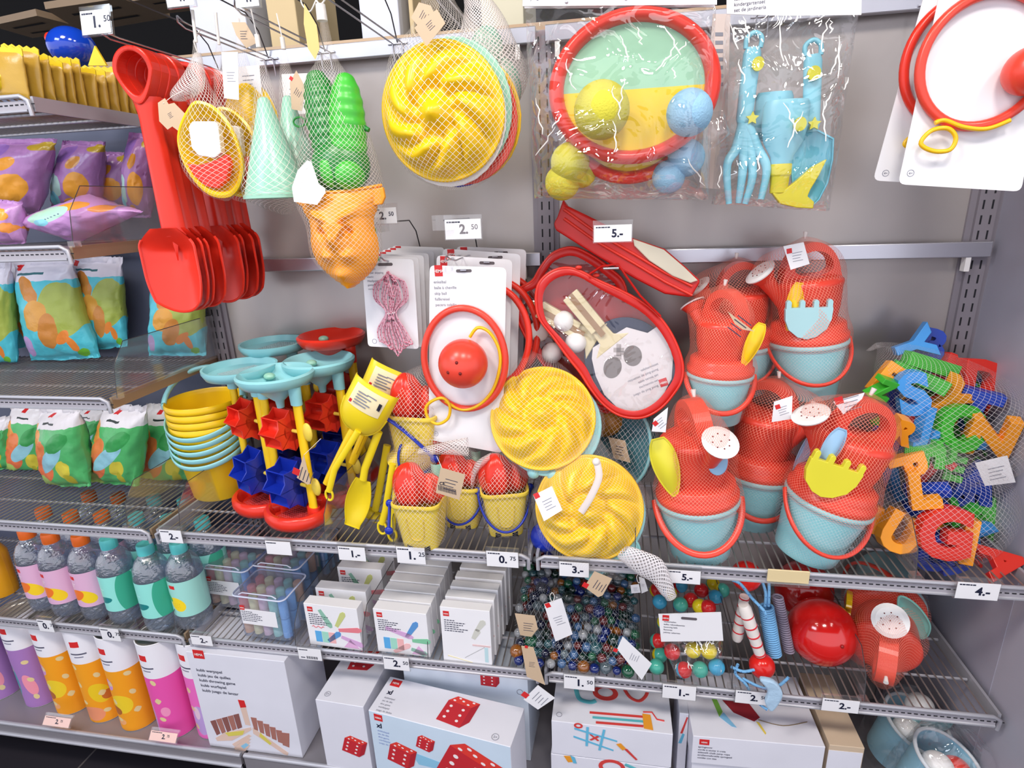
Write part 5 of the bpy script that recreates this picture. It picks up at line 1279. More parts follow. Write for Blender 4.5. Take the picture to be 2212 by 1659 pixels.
# watering can sets
def canset(px,py,Y,ang,s,rz,label,rake=None,shovel=None,side=1,rose='left',tagpts=None,lean=0,z=None,kind='rake',lying=False,rot=None,tagY=None,tagk=False):
    o=un(px,py,1,Y) 
    if z is not None: o=Vector((o.x,Y,z))
    M4=Matrix.Translation(o)@Matrix.Rotation(lean,4,'X')@Matrix.Rotation(ang,4,'Y')@Matrix.Rotation(rz,4,'Z')@Matrix.Scale(s,4)
    if rot is not None: M4=Matrix.Translation(o)@rot.to_4x4()@Matrix.Scale(s,4)
    t=thing('watering_can_set',label,'sand toy set',mat=M4,group='netted watering can and bucket sets')
    BK=CYAN
    MB().use(BK).lathe([(0,.006),(.055,.006),(.058,0),(.060,.004),(.077,.118),(.081,.119),(.083,.122),(.083,.127),(.080,.130),(.0,.128)],56).build('bucket',t)
    MB().use(CORAL).lathe([(0,.126),(.078,.126),(.082,.134),(.082,.144),(.077,.148),(.0765,.152),(.075,.166),(.070,.170),(.060,.172),(0,.172)],56).build('sieve_lid',t)
    b=MB().use(CORAL)
    # can body with domed shoulder
    b.lathe([(0,.166),(.052,.168),(.056,.172),(.0625,.205),(.066,.245),(.068,.252),(.068,.258),(.062,.264),(.050,.268),(.0,.270)],56); b.build('can_body',t)
    # arched handle with an oval opening
    h=MB().use(CORAL)
    N=48; O=[];H=[]
    for i in range(N):
        a=2*PI*i/N; O.append((.060*cos(a)*(1 if sin(a)>0 else 1.04),.262+(.078*sin(a) if sin(a)>0 else .012*sin(a)))); H.append((.040*cos(a)+.004,.285+(.036*sin(a) if sin(a)>0 else .016*sin(a))))
    h.prism(O,-.017,.017,hole=H); h.build('can_handle',t,bevel=.007,seg=3)
    # spout and rose
    q=MB().use(CORAL); q.tube([(-.045,0,.205),(-.075,-.002,.245),(-.096,-.004,.275)],[.017,.015,.019],16); q.tube([(-.094,-.004,.272),(-.104,-.005,.287)],[.020,.031],24); q.build('spout',t)
    d=Vector((-.013,-.002,.017)).normalized(); p0=Vector((-.104,-.005,.288)); m=MB().use(WHITE); m.tube([p0,p0+d*.003,p0+d*.006],[.033,.034,.026],28)
    m.use(M('hole_dark',(60,40,40),.6)); e1=d.cross(Vector((0,1,0))).normalized(); e2=d.cross(e1)
    for k in range(9):
        a=2*PI*k/8; rr=.016 if k<8 else 0; pp=p0+d*.0066+e1*rr*cos(a)+e2*rr*sin(a); m.sph(pp,.0014,6,4)
    m.build('rose',t)
    # hanging bucket handle
    P=[(.085*cos(PI*k/24),-.084*sin(PI*k/24),.124-.078*sin(PI*k/24)**1.0) for k in range(25)]
    R=Matrix.Rotation(-rz,4,'Z'); MB().use(CORAL).tube([R@Vector(p) for p in P],.0068,10,flat=(.6,1)).build('bucket_handle',t)
    R2=Matrix.Rotation(-rz,4,'Z')
    if rake:
        mt,x0,z0,an,w=rake
        q=MB().use(mt); q.T=R2@Matrix.Translation((x0,-.074,z0))@Matrix.Rotation(an,4,'Y')
        W=.040*w; out=[(-W,.018),(-W*.97,-.006),(-W*.8,-.026),(-W*.4,-.042),(0,-.047),(W*.4,-.042),(W*.8,-.026),(W*.97,-.006),(W,.018)]
        top=[]
        for i in range(4):
            c_=W-W*2*(i+.5)/4*1.0; c_=W*.86-(W*1.72)*i/3; top+=[(c_+.005,.020),(c_+.005,.032),(c_+.002,.036),(c_-.002,.036),(c_-.005,.032),(c_-.005,.020 if i<3 else .018)]
        q.prism(out+top,-.006,.006); q.build('rake',t,bevel=.0028,seg=3)
    if shovel:
        mt,x0,z0,an,w,L=shovel
        q=MB().use(mt); q.T=R2@Matrix.Translation((x0,-.058,z0))@Matrix.Rotation(an,4,'Y')
        def bl(u,v,o=0):
            x=(u-.5)*2; ww=w*(sin(PI*min(.98,.06+v*.93))**.55)*(1-.35*v); return (x*ww,-.012*(1-x*x)*sin(PI*v)+o,L*(.5-v))
        q.grid(lambda u,v:bl(u,v),14,18); q.grid(lambda u,v:bl(u,v,.003),14,18,flip=True); q.tube([bl(0,v/16) for v in range(17)]+[bl(1,1-v/16) for v in range(17)],.002,6,closed=True); q.build('shovel',t)
    netbag(t,[(-.01,.352,.004,.004,0),(-.008,.342,.03,.02,0),(-.022,.318,.082,.034,0),(-.02,.28,.096,.052,0),(-.006,.235,.078,.078,0),(0,.19,.075,.078,-.003),(0,.15,.088,.088,0),(0,.118,.087,.088,-.002)],mat=NETR,cell=.0062)
    netbag(t,[(0,.118,.087,.088,-.002),(0,.09,.086,.089,-.003),(0,.06,.080,.083,-.006),(0,.035,.070,.072,0),(0,.006,.0645,.0645,0),(0,-.003,.04,.04,0)],mat=NETF,cell=.0062)
    MB().use(STR).tube([(-.01,0,.348),(-.008,0,.362)],[.003,.005],8).build('net_knot',t)
    if tagpts:
        f2=Fr(tagpts[0][0],tagpts[0][1],Y=tagY or Y-.09); tt=thing('hang_tag','small '+('kraft' if tagk else 'white')+' tag on the '+label.split(' with')[0],'tag',f2,'tags on the watering can sets'); hangtag(f2,tt,tagpts,kraft=tagk,y=0,logo_at=None if tagk else (tagpts[0][0]*.8+tagpts[2][0]*.2+2,tagpts[0][1]*.75+tagpts[2][1]*.25+6))
    return t
PB=M('pale_blue_tool',(150,190,222),.35); PY_=M('yellow_tool',(232,222,60),.3); PC=M('pale_cyan_tool',(170,214,220),.35)
canset(1742,850,-.125,-.09,.95,.15,'topmost watering can set with a pale blue rake at the back right',rake=(PC,-.022,.195,.06,1.15),shovel=(YEL,-.045,.215,.2,.018,.10),tagpts=[(1692,532),(1736,523),(1749,570),(1708,583)],tagY=-.2)
canset(1600,845,-.085,-.08,.86,.1,'watering can set at the back, only its red handle arch and lid showing',tagpts=None)
canset(1545,905,-.215,.02,.80,-.9,'middle watering can set with a yellow shovel at its right side',shovel=(YEL,.058,.215,.30,.020,.11),tagpts=[(1571,672),(1629,716),(1605,712),(1588,700)],tagk=True)
canset(1620,1122,-.17,.06,.98,2.6,'watering can set in the middle with a grey-blue shovel at its right',shovel=(PB,.080,.215,.38,.022,.13),tagpts=[(1672,868),(1712,855),(1710,905),(1667,912)],tagY=-.30)
canset(1512,1190,-.30,-.10,1.0,1.85,'front left watering can set with a yellow shovel on its left side',shovel=(PY_,-.060,.225,-.2,.028,.125),tagpts=[(1412,905),(1443,880),(1438,934),(1408,932)],tagY=-.40)
t=canset(1738,1190,-.295,.25,1.0,.15,'front right watering can set with a yellow rake, leaning to the right',rake=(PY_,-.050,.205,.08,1.2),shovel=(PB,-.062,.245,.1,.018,.085),tagpts=[(1800,868),(1868,848),(1862,862),(1822,895)],tagY=-.32)
fr=Fr(1575,960,Y=-.37); 
t=thing('shovel_blade','pale blue toy shovel clipped right of the front left watering can','sand toy',fr)
q=MB().use(PB); P=cr([Vector(fr.uv(*p)) for p in ((1530,966),(1560,972),(1571,990),(1566,1014),(1548,1024),(1530,1010))],5); q.prism([(p.x,p.y) for p in P],-.008,.006); q.build('blade',t,bevel=.004)
# gathered net tail over the rail
fr=Fr(1420,1240,Y=-.40); t=thing('gathered_net','white twisted netting tail hanging over the middle rail left of the 5.- label','netting',fr)
L=[(1345,1192),(1385,1215),(1420,1235),(1440,1270),(1450,1290)]; c=cr([Vector((fr.uv(*p)[0],0,fr.uv(*p)[1])) for p in L],8,closed=False); n=len(c)-1
wd_=[.008,.018,.022,.016,.008]
m=MB().use(netmat('tail_net',(225,220,222),.4)); m.grid(lambda u,v:(c[int(round(v*n))].x+.010*cos(2*PI*u),.010*sin(2*PI*u),c[int(round(v*n))].z+(.006+.02*sin(PI*min(1,v+.1)))*cos(2*PI*u)),20,n,cu=True,su=16,sv=18); m.build('netting',t)

# toy letters in nets
LC={'r':M('letter_red',(224,48,34),.35),'o':M('letter_orange',(250,160,30),.35),'b':M('letter_blue',(26,66,180),.35),'s':M('letter_sky',(60,150,225),.35),'g':M('letter_green',(60,178,46),.35)}
CN={'r':'red','o':'orange','b':'dark blue','s':'light blue','g':'green'}
def letter(ch,col,px,py,size,ang,Y,label,rx=0,rz=0,depth=.016,word='letter'):
    o=PY(px,py,Y); S=abs((PY(px+100,py,Y)-o).x)/100
    t=thing('toy_letter',label,'toy letter',mat=Matrix.Translation(o)@Matrix.Rotation(rz,4,'Z')@Matrix.Rotation(rx,4,'X')@Matrix.Rotation(ang,4,'Y'),group='plastic letters in the net bags')
    vs,fs=fontmesh(ch,.055); h=size*1.22*S/.72
    xs=[v[0] for v in vs]; ys=[v[1] for v in vs]; cx=(min(xs)+max(xs))/2; cz=(min(ys)+max(ys))/2
    # extrude the outline
    from collections import Counter
    ed=Counter(); 
    for f in fs:
        for i in range(len(f)): ed[(f[i],f[(i+1)%len(f)])]+=1
    n=len(vs); V=[((v[0]-cx)*h,-depth/2,(v[1]-cz)*h) for v in vs]+[((v[0]-cx)*h,depth/2,(v[1]-cz)*h) for v in vs]
    Fq=[tuple(f) for f in fs]+[tuple(n+k for k in f[::-1]) for f in fs]
    for (a,b),_ in ed.items():
        if (b,a) not in ed: Fq.append((b,a,n+a,n+b))
    m=MB().use(LC[col]); m.add(V,Fq); m.build('letter_body',t,bevel=.0012)
    return t
LET=[('Y','s',1972,745,62,1.15,-.10,'at the very top of the upper net'),('B','b',2010,745,60,.2,-.06,'behind the light blue one at the top'),
('I','g',2010,788,95,1.9,-.13,'lying as the upper of two green bars'),('I','g',1985,815,95,1.95,-.16,'lying as the lower of two green bars'),
('D','r',2115,825,85,.1,-.10,'at the top right of the pile'),('F','o',1915,820,60,.6,-.17,'at the upper left above the S'),
('S','s',1970,848,80,-.25,-.20,'in the upper middle of the pile'),('Y','o',2045,862,70,.9,-.16,'right of the S'),
('L','r',1995,905,80,-.6,-.19,'under the S'),('T','b',2105,885,78,.2,-.15,'above the green ring'),
('O','g',2072,925,88,.05,-.20,'shaped like a ring in the middle right'),('N','o',2138,940,80,.05,-.20,'at the right beside the green ring'),
('J','s',1985,925,64,.2,-.22,'left of the green ring'),('C','s',2020,950,46,.4,-.21,'just below the long light blue hook'),
('E','g',1995,985,62,1.5,-.24,'in the middle above the orange V'),('U','g',2035,975,46,0,-.23,'beside the other green one in the middle'),
('R','o',1950,930,50,.3,-.24,'at the left edge near the watering can'),('P','o',1958,1005,60,1.2,-.25,'above the orange V'),
('L','o',1995,1055,74,-.25,-.28,'lower left, the biggest one in front'),('H','b',2000,1078,70,1.4,-.24,'peeping out below the orange V'),
('A','b',2105,1040,80,.2,-.18,'at the right below the white tag'),('S','b',2085,1060,56,.3,-.17,'at the lower right among the green ones'),
('E','g',2060,1010,48,.1,-.20,'small, in the centre right'),('A','g',2115,1110,80,.3,-.18,'at the lower right edge'),
('G','r',2035,1150,98,.02,-.30,'large, low in the front net'),('I','o',2090,1168,86,.05,-.29,'standing right of the G'),
('U','o',1940,1150,72,.5,-.29,'at the lower left corner'),('K','o',1915,1130,50,.2,-.25,'behind the clear divider'),
('R','r',2140,1110,44,.2,-.15,'at the right edge'),('B','r',2165,1050,36,.1,-.12,'small, near the side panel'),
('O','b',2025,1190,84,.4,-.27,'lying under the G'),('D','b',2060,1200,60,-.3,-.25,'lying under the G at its right'),
('Z','g',1905,838,40,.4,-.20,'at the upper left corner of the pile'),('M','r',2060,805,60,.4,-.08,'behind the green bars'),
('W','b',1960,890,60,.3,-.15,'deep in the pile behind the S'),('X','s',2100,1150,50,.3,-.22,'at the lower right behind the orange one'),
('V','g',2070,1110,50,.2,-.22,'above the I and right of the G'),('T','r',2010,1010,60,.5,-.20,'deep in the middle of the pile'),('Q','r',2150,880,46,.0,-.09,'small, at the right edge of the upper net')]
rl=random.Random(4)
for i in range(26):
    px=rl.uniform(1925,2160); py=rl.uniform(800,1190)
    if py>1000: px=max(px,1940)
    LET.append((rl.choice('ACDEFHJKLNPRSTUVXZ'),rl.choice('robgs'),px,py,rl.uniform(50,70),rl.uniform(-1.5,1.5),-.06-.12*(py-800)/400,None))
for (ch,col,px,py,sz,an,Y,w) in LET:
    if w is None: w=('deep in the upper net' if py<990 else 'deep in the lower net')+', mostly hidden'
    letter(ch,col,px,py,sz,an,Y,CN[col]+' plastic toy letter '+ch+' '+w,rx=.25*sin(px),rz=.3*sin(py),depth=.026)
letter('A','r',2165,1215,70,1.45,-.30,'bright red toy letter lying on the shelf at the right picture edge',rx=-.9)
fr=Fr(2040,820,Y=-.15); t=thing('net_bag','upper loose net bag holding plastic letters beside the right upright','net',fr,'nets around the toy letters')
S=abs(fr.uv(2140,820)[0])/100
netbag(t,[(-180*S,72*S,.004,.004,0),(-140*S,88*S,.02,.02,0),(-70*S,60*S,.07,.06,0),(0,-10*S,.125,.10,0),(30*S,-100*S,.135,.11,-.02),(30*S,-190*S,.12,.1,-.03),(20*S,-250*S,.05,.05,-.03)],mat=NETF,cell=.008)
fr=Fr(2020,1080,Y=-.24); t=thing('net_bag','lower loose net bag holding plastic letters at the shelf front','net',fr,'nets around the toy letters')
netbag(t,[(-60*S,160*S,.004,.004,0),(-40*S,130*S,.06,.05,0),(0,60*S,.12,.09,0),(10*S,-40*S,.135,.10,0),(10*S,-120*S,.10,.08,0),(0,-158*S,.03,.03,0)],mat=NETF,cell=.008)
fr=Fr(2150,1015,Y=-.24); t=thing('hang_tag','white tag with a barcode on the nets of toy letters','tag',fr); hangtag(fr,t,[(2106,1000),(2176,984),(2194,1042),(2128,1050)],kraft=False,y=0,txt=True)
# ================================================================ lower shelf
ZL=-.3085; ZM=ZL+.003
# water bottles
PINKL=printmat('peach_label',(222,176,206),[('e',.80,.30,.085,.2,.2,(244,206,40)),('e',.70,.34,.08,.17,-.2,(240,120,40)),('r',.66,.80,.73,.9,(214,38,40)),('r',.6,.66,.72,.68,(240,220,235)),('r',.6,.60,.70,.62,(240,220,235))],rough=.35)
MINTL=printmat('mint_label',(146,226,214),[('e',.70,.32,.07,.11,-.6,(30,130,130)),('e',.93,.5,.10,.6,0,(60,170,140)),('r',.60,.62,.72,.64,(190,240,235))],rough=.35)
LEMONL=printmat('lemon_label',(160,220,210),[('e',.74,.36,.075,.2,.1,(246,214,40)),('e',.65,.5,.035,.1,.2,(60,170,90)),('r',.68,.80,.75,.9,(214,38,40))]+[('e',.70+.02*(i%4),.28+.05*(i//4),.003,.008,0,(190,150,40)) for i in range(12)],rough=.35)
CAPO=M('orange_cap',(240,110,30),.35); CAPT=M('turquoise_cap',(96,206,206),.35)
def bottle(px,py,lab,cap,label,s=1,Y=None,grp='small water bottles'):
    p=un(px,py,2,ZM); r=.0365; y=p.y+r if Y is None else Y; x=un(px,py,1,y-r).x if Y is None else p.x
    t=thing('water_bottle',label,'bottle',mat=Matrix.Translation((x,y,ZM)),group=grp)
    H=.205
    MB().use(PET).lathe([(0,.006),(.022,.001),(.034,.004),(.0365,.014),(.0365,.03),(.035,.036),(.0365,.042),(.0355,.120),(.0365,.125),(.0365,.135),(.034,.150),(.027,.166),(.019,.176),(.0145,.181),(.0135,.190)],36).build('bottle_body',t)
    MB().use(clear('water',(225,238,250),refl=.02,bump=0,haze=.04,tint=.97)).lathe([(0,.006),(.030,.006),(.0345,.014),(.0345,.120),(.0345,.140),(0,.140)],28).build('water',t)
    MB().use(lab).lathe([(.0368,.040),(.0368,.127)],40).build('label',t)
    MB().use(cap).lathe([(.0165,.182),(.0168,.184),(.0168,.200),(.0155,.205),(0,.206)],28).build('cap',t)
    MB().use(STEEL if 0 else PET).lathe([(.0175,.176),(.0175,.179)],20).build('neck_ring',t)
    for o in KIDS(t): pass
    t.scale=(1.16,1.16,1.16); return t
bottle(82,1322,PINKL,CAPO,'peach water bottle with pink label at the far left of the lower shelf')
bottle(132,1334,PINKL,CAPO,'peach water bottle with pink label, second from the left')
bottle(196,1340,PINKL,CAPO,'peach water bottle with pink label standing beside the first mint bottle')
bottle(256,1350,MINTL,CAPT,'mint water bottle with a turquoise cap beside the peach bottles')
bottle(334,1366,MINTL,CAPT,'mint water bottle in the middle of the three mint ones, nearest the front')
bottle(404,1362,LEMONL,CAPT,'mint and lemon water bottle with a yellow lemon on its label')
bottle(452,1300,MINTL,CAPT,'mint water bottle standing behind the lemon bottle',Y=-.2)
for i,(x,y,c) in enumerate(((-1.43,-.2,CAPO),(-1.33,-.21,CAPO),(-1.24,-.2,CAPO),(-1.13,-.2,CAPT),(-1.03,-.2,CAPT),(-1.38,-.1,CAPO),(-1.28,-.1,CAPO),(-1.16,-.1,CAPT),(-1.06,-.1,CAPT))):
    q=bottle(300,1300,PINKL if c is CAPO else MINTL,c,('peach' if c is CAPO else 'mint')+' water bottle in the '+('second' if y<-.15 else 'last')+' row seen through the shelf wires',grp='water bottles in the back rows'); q.location=(x,y,ZM)
p=un(8,1290,2,ZM); t=thing('juice_bottle','orange juice bottle cut off by the left picture edge on the lower shelf','bottle',mat=Matrix.Translation((p.x-.02,p.y+.02,ZM)))
MB().use(M('juice',(226,160,30),.2)).lathe([(0,.0),(.034,.002),(.036,.02),(.036,.13),(.02,.165),(.015,.185)],32).build('bottle_body',t); MB().use(CAPO).lathe([(.0165,.184),(.0165,.205),(0,.206)],24).build('cap',t)

# chalk tubs
CK=[M('chalk_'+n,c,.9) for n,c in (('red',(244,150,150)),('yellow',(250,236,180)),('pink',(250,206,214)),('green',(176,230,210)),('blue',(130,190,240)),('orange',(248,190,150)),('cream',(236,226,206)),('lilac',(200,180,220)))]
def tub(px,py,zf,label,w=.135,d=.088,h=.098,rz=-.05,z=None,seed=0,Y=None):
    o=un(px,py,1,Y); o=Vector((o.x,Y,ZM if z is None else z))
    t=thing('chalk_tub',label,'chalk',mat=Matrix.Translation(o)@Matrix.Rotation(rz,4,'Z'),group='clear tubs of pavement chalk')
    k=M_=clear('clear_tub')
    m=MB().use(k); O=rrect(0,0,w,d,.012,4); I=rrect(.004,.004,w-.004,d-.004,.010,4)
    n=len(O); vs=[(a*.97+.002,b*.97+.001,0) for a,b in O]+[(a,b,h) for a,b in O]; m.add(vs,[tuple(range(n))[::-1]]+[(i,(i+1)%n,n+(i+1)%n,n+i) for i in range(n)],False)
    m.build('tub',t)
    m=MB().use(clear('clear_lid',(215,222,240),refl=.1,bump=.05,haze=.12)); O2=rrect(-.004,-.004,w+.004,d+.004,.014,4); n=len(O2)
    m.add([(a,b,h) for a,b in O2]+[(a,b,h+.006) for a,b in O2],[tuple(range(n,2*n))]+[(i,(i+1)%n,n+(i+1)%n,n+i) for i in range(n)]); m.build('lid',t)
    MB().use(M('frost_edge',(206,212,232),.3)).tube([(a,b,h+.003) for a,b in O2],.0022,6,closed=True).tube([(w*.12,0,h+.006),(w*.2,-.0,h+.012),(w*.8,-.0,h+.012),(w*.88,0,h+.006)],.0016,6).build('lid_rim',t)
    for layer,(z0,z1) in enumerate(((.004,h*.48),(h*.51,h-.004))):
        for j in range(3):
            for i in range(5):
                x=w*(i+.5)/5; y=d*(j+.5)/3
                MB().use(CK[i if (i+j+layer)%7 else 5]).lathe([(0,z0),(.0115,z0),(.0115,z1-.003),(.009,z1),(0,z1)],12,c=(x,y,0)).build('chalk_stick',t)
    q=MB().use(CARD).box(w*.10,w*.82,-.0022,-.0014,h*.34,h*.72); q.build('paper_label',t)
    q=MB(); logo(q,w*.10,h*.80,.013,.013,-.0026); lines(q,w*.12,h*.69,[.03,.045,.055,.05,.055,.04],.0052,-.0026); q.build('label_print',t)
    return t
tub(523,1375,0,'front clear tub of pavement chalk with a white paper label',Y=-.345,w=.136,h=.118,d=.10)
tub(455,1320,0,'left clear tub of pavement chalk beside the bottles',Y=-.250,w=.134,h=.118,d=.10)
tub(560,1290,0,'clear tub of pavement chalk behind the front tub, near the rail above',Y=-.225,w=.130,h=.118,d=.10)
tub(458,1240,0,'clear tub of pavement chalk at the back left, half under the middle shelf',Y=-.10,w=.125)
tub(640,1240,0,'clear tub of pavement chalk at the back beside the chalk boxes',Y=-.09,w=.10)

# white chalk boxes
def chalkbox(x0,x1,Y,h,d,label,grp,kind=0,rz=0,tilt=0):
    w=x1-x0; t=thing('chalk_box',label,'chalk box',mat=Matrix.Translation((x0,Y,ZM))@Matrix.Rotation(rz,4,'Z')@Matrix.Rotation(tilt,4,'X'),group=grp)
    MB().use(CARD).box(0,w,0,d,0,h).build('carton',t,bevel=.0008)
    q=MB(); logo(q,w*.06,h*.93,.014,.013,-.0006); lines(q,w*.07,h*.80,[.025,.05,.045,.035,.055,.045],.0056,-.0006)
    pal=[(142,190,170),(200,206,130),(232,130,140),(90,150,210),(214,170,214),(130,200,160),(240,190,190)]
    def stick(cx,cz,a,L,c,i):
        q.use(M('print_chalk_%d'%i,c,.6)); W=.0075
        pts=[(-L/2,-W*.6),(L*.35,-W),(L/2,-W*.4),(L/2,W*.4),(L*.35,W),(-L/2,W*.6)]
        q.prism([(cx+x*cos(a)-z*sin(a),cz+x*sin(a)+z*cos(a)) for x,z in pts],-.0006,0)
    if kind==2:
        # drawing box: bright light on it is put into pale print colours
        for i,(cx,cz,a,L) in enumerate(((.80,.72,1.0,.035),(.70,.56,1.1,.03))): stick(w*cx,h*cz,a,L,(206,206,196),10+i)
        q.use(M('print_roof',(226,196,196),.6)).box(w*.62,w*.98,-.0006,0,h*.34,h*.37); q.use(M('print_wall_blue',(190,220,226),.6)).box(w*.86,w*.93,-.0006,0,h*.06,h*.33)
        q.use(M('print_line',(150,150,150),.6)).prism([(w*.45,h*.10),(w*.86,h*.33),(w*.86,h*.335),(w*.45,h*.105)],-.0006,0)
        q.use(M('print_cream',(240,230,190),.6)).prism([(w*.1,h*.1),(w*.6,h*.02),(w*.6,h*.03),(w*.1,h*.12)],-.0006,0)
    else:
        for i,(cx,cz,a,L) in enumerate(((.38,.68,-1.1,.055),(.66,.70,1.05,.05),(.82,.47,.12,.06),(.50,.26,.7,.045),(.84,.20,-.35,.06)) if kind==0 else ((.70,.60,1.0,.055),(.46,.50,-.3,.07),(.86,.36,.05,.045),(.48,.14,.55,.05),(.80,.10,-.3,.04))): stick(w*cx,h*cz,a,L,pal[(i+kind*3)%7],i+kind*3)
        for i,c in enumerate(((90,170,226),(160,216,196),(240,180,180))):
            q.use(M('print_block_%d'%i,c,.6)).box(w*(.14+.13*i),w*(.26+.13*i),-.0006,0,h*.10,h*.36)
        if kind==0: q.use(M('red_script',(214,60,80),.6)).tube([(w*.1+.004*k,-.0004,h*.46+.003*sin(k*1.9)) for k in range(9)],.0007,5)
        q.use(M('print_mauve',(226,176,216),.6)).prism([(w*.66,h*.04),(w*.80,h*.24),(w*.96,h*.04)],-.0006,0)
    q.build('front_print',t); return t
A=('front','second')
g='left stack of white chalk boxes'
chalkbox(-.569,-.431,-.352,.120,.03,'front white chalk box with red script in the left stack',g,0,rz=-.04)
chalkbox(-.565,-.432,-.300,.125,.03,'second white chalk box in the left stack, showing its top behind the front one',g,0,rz=-.02)
chalkbox(-.545,-.425,-.22,.13,.03,'third chalk box in the left stack, standing in the shade under the rail',g,0)
chalkbox(-.543,-.423,-.14,.13,.03,'rearmost chalk box of the left stack',g,0)
g='middle stack of white chalk boxes'
for i,l in enumerate(('front white chalk box of the middle stack','second white chalk box of the middle stack','third white chalk box of the middle stack','fourth white chalk box of the middle stack','fifth white chalk box of the middle stack','rearmost white chalk box of the middle stack')):
    chalkbox(-.393+.001*i,-.262+.001*i,-.353+i*.034,.122+.0015*i,.03,l,g,1,rz=-.03)
g='right row of sunlit chalk drawing boxes'
for i,l in enumerate(('front chalk drawing box, its print paled for bright light','second chalk drawing box behind the pale one','third chalk drawing box from the front of the right row','fourth chalk drawing box from the front of the right row','fifth chalk drawing box from the front of the right row','rearmost chalk drawing box of the right row')):
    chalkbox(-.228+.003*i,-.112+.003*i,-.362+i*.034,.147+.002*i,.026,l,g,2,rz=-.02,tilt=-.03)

# marbles
MAR=[]
for n,c in (('dark blue',(18,50,150)),('green',(40,130,90)),('teal',(60,120,130)),('amber',(200,120,40)),('white',(220,224,230)),('dark green',(20,60,50)),('light blue',(90,140,200)),('red',(140,40,40)),('clear grey',(120,140,150)),('navy',(16,28,70))):
    m=M('marble_'+n.replace(' ','_'),c,.06,spec=.9,var=.25)
    m.node_tree.nodes['Principled BSDF'].inputs['Transmission Weight'].default_value=.35
    m.node_tree.nodes['Principled BSDF'].inputs['Coat Weight'].default_value=.6
    MAR.append((n,m))
mesh_m={}
def marble(x,y,z,r,k,zone):
    n,mat=MAR[k]; key=k
    if key not in mesh_m:
        b=MB().use(mat); b.sph((0,0,0),1,16,10); o=b.build('marble'); mesh_m[key]=o.data; 
    else:
        o=bpy.data.objects.new('marble',mesh_m[key]); COL.objects.link(o)
    o.matrix_world=Matrix.Translation((x,y,z))@Matrix.Scale(r,4)
    size='large' if r>.012 else 'small'
    tag(o,f'{size} {n} glass marble in the netted marble pile, {zone}','marble',f'{size} {n} marbles, {zone}')
rr=random.Random(5)
def hz(x,y):
    u=(x-.07)/.15; v=(y+.34)/.30
    return max(0.012,(.028+.085*min(1,max(0,v)*1.5))*(1-.25*u*u)+(.03 if x<-.0 and v>.25 else 0))
cnt=0
for j,lay in [(j,l) for l in (0,1) for j in range(12)]:
    for i in range(13):
        x=-.060+.0218*i+(.011 if lay else 0)+rr.uniform(-.003,.003)+(.009 if j%2 else 0); y=-.340+.0208*j+(.010 if lay else 0)+rr.uniform(-.003,.003)
        if x>.214: continue
        h=hz(x,y); r=rr.choice((.0095,.0100,.0105,.011,.0115))
        big=rr.random()<.06
        if big: r=.0155
        zone='front' if y<-.27 else ('middle' if y<-.18 else 'back')
        marble(x,y,ZM+.001+max(.011,h-(.014 if lay else 0))+rr.uniform(-.003,.004),r,rr.randrange(10),zone); cnt+=1
for i in range(11):
    x=-.052+.0245*i; marble(x,-.353+rr.uniform(-.002,.004),ZM+.012,rr.choice((.0095,.0105,.0115,.0145)),rr.choice((0,1,6,3,4,8,0)),'front')
for cx,cy,w,h,zz,l in ((-.01,-.25,.065,.09,.06,'left net of marbles, standing highest'),(.07,-.27,.07,.06,.05,'middle net of marbles behind the hanging white tag'),(.155,-.26,.065,.065,.055,'right net of marbles beside the divider')):
    t=thing('net_bag',l,'net',mat=Matrix.Translation((cx,cy,ZM)),group='nets around the glass marbles')
    netbag(t,[(0,h+.075,.006,.006,0),(0,h+.06,.02,.02,0),(0,h+.040,.05,.05,0),(0,h*.75,w,w+.02,0),(0,.02,w,w+.03,0),(0,.004,w*.8,w,0)],mat=netmat('marble_net',(210,215,220),.035,.7),cell=.009)
for pts,Y,l,k,lg in (([(1175,1305),(1213,1292),(1237,1370),(1200,1386)],-.35,'white tag on a string loop in front of the marbles',False,(1186,1312)),
    ([(1333,1402),(1345,1375),(1408,1434),(1386,1469)],-.40,'white tag slanting over the rail at the right of the marbles',False,(1334,1406)),
    ([(1112,1325),(1155,1330),(1162,1358),(1148,1376),(1124,1372)],-.34,'blank kraft tag below the left marble net',True,None),
    ([(1126,1395),(1152,1398),(1178,1480),(1138,1462)],-.40,'kraft tag with a red logo hanging over the rail under the marbles',True,(1137,1400)),
    ([(1262,1268),(1284,1234),(1322,1250),(1302,1286),(1292,1290)],-.40,'kraft tag with handwriting like print below the 3.- label',True,(1270,1267)),
    ([(1131,1511),(1162,1480),(1199,1508),(1162,1533)],-.395,'pale tag twisted into a diamond below the rail between the boxes',False,(1140,1505)),
    ([(1362,1264),(1380,1262),(1384,1280),(1364,1282)],-.3,'small pale blue clip tag at the back right of the marbles',False,None),
    ([(1380,1246),(1392,1250),(1400,1276),(1386,1282)],-.28,'small grey tag beside the pale blue clip at the back of the marbles',False,None)):
    fr=Fr(sum(p[0] for p in pts)/len(pts),sum(p[1] for p in pts)/len(pts),Y=Y); t=thing('hang_tag',l,'tag',fr); hangtag(fr,t,pts,kraft=k,y=0,logo_at=lg)
    if 'string loop' in l or 'clip tag' in l:
        x,z=fr.uv(pts[0][0]+18,pts[0][1]-8); MB().use(STR).tube(cr([Vector((x,0,z-.004)),Vector((x-.005,0,z+.010)),Vector((x,0,z+.020)),Vector((x+.005,0,z+.010))],5),.0009,5,closed=True).build('string_loop',t)

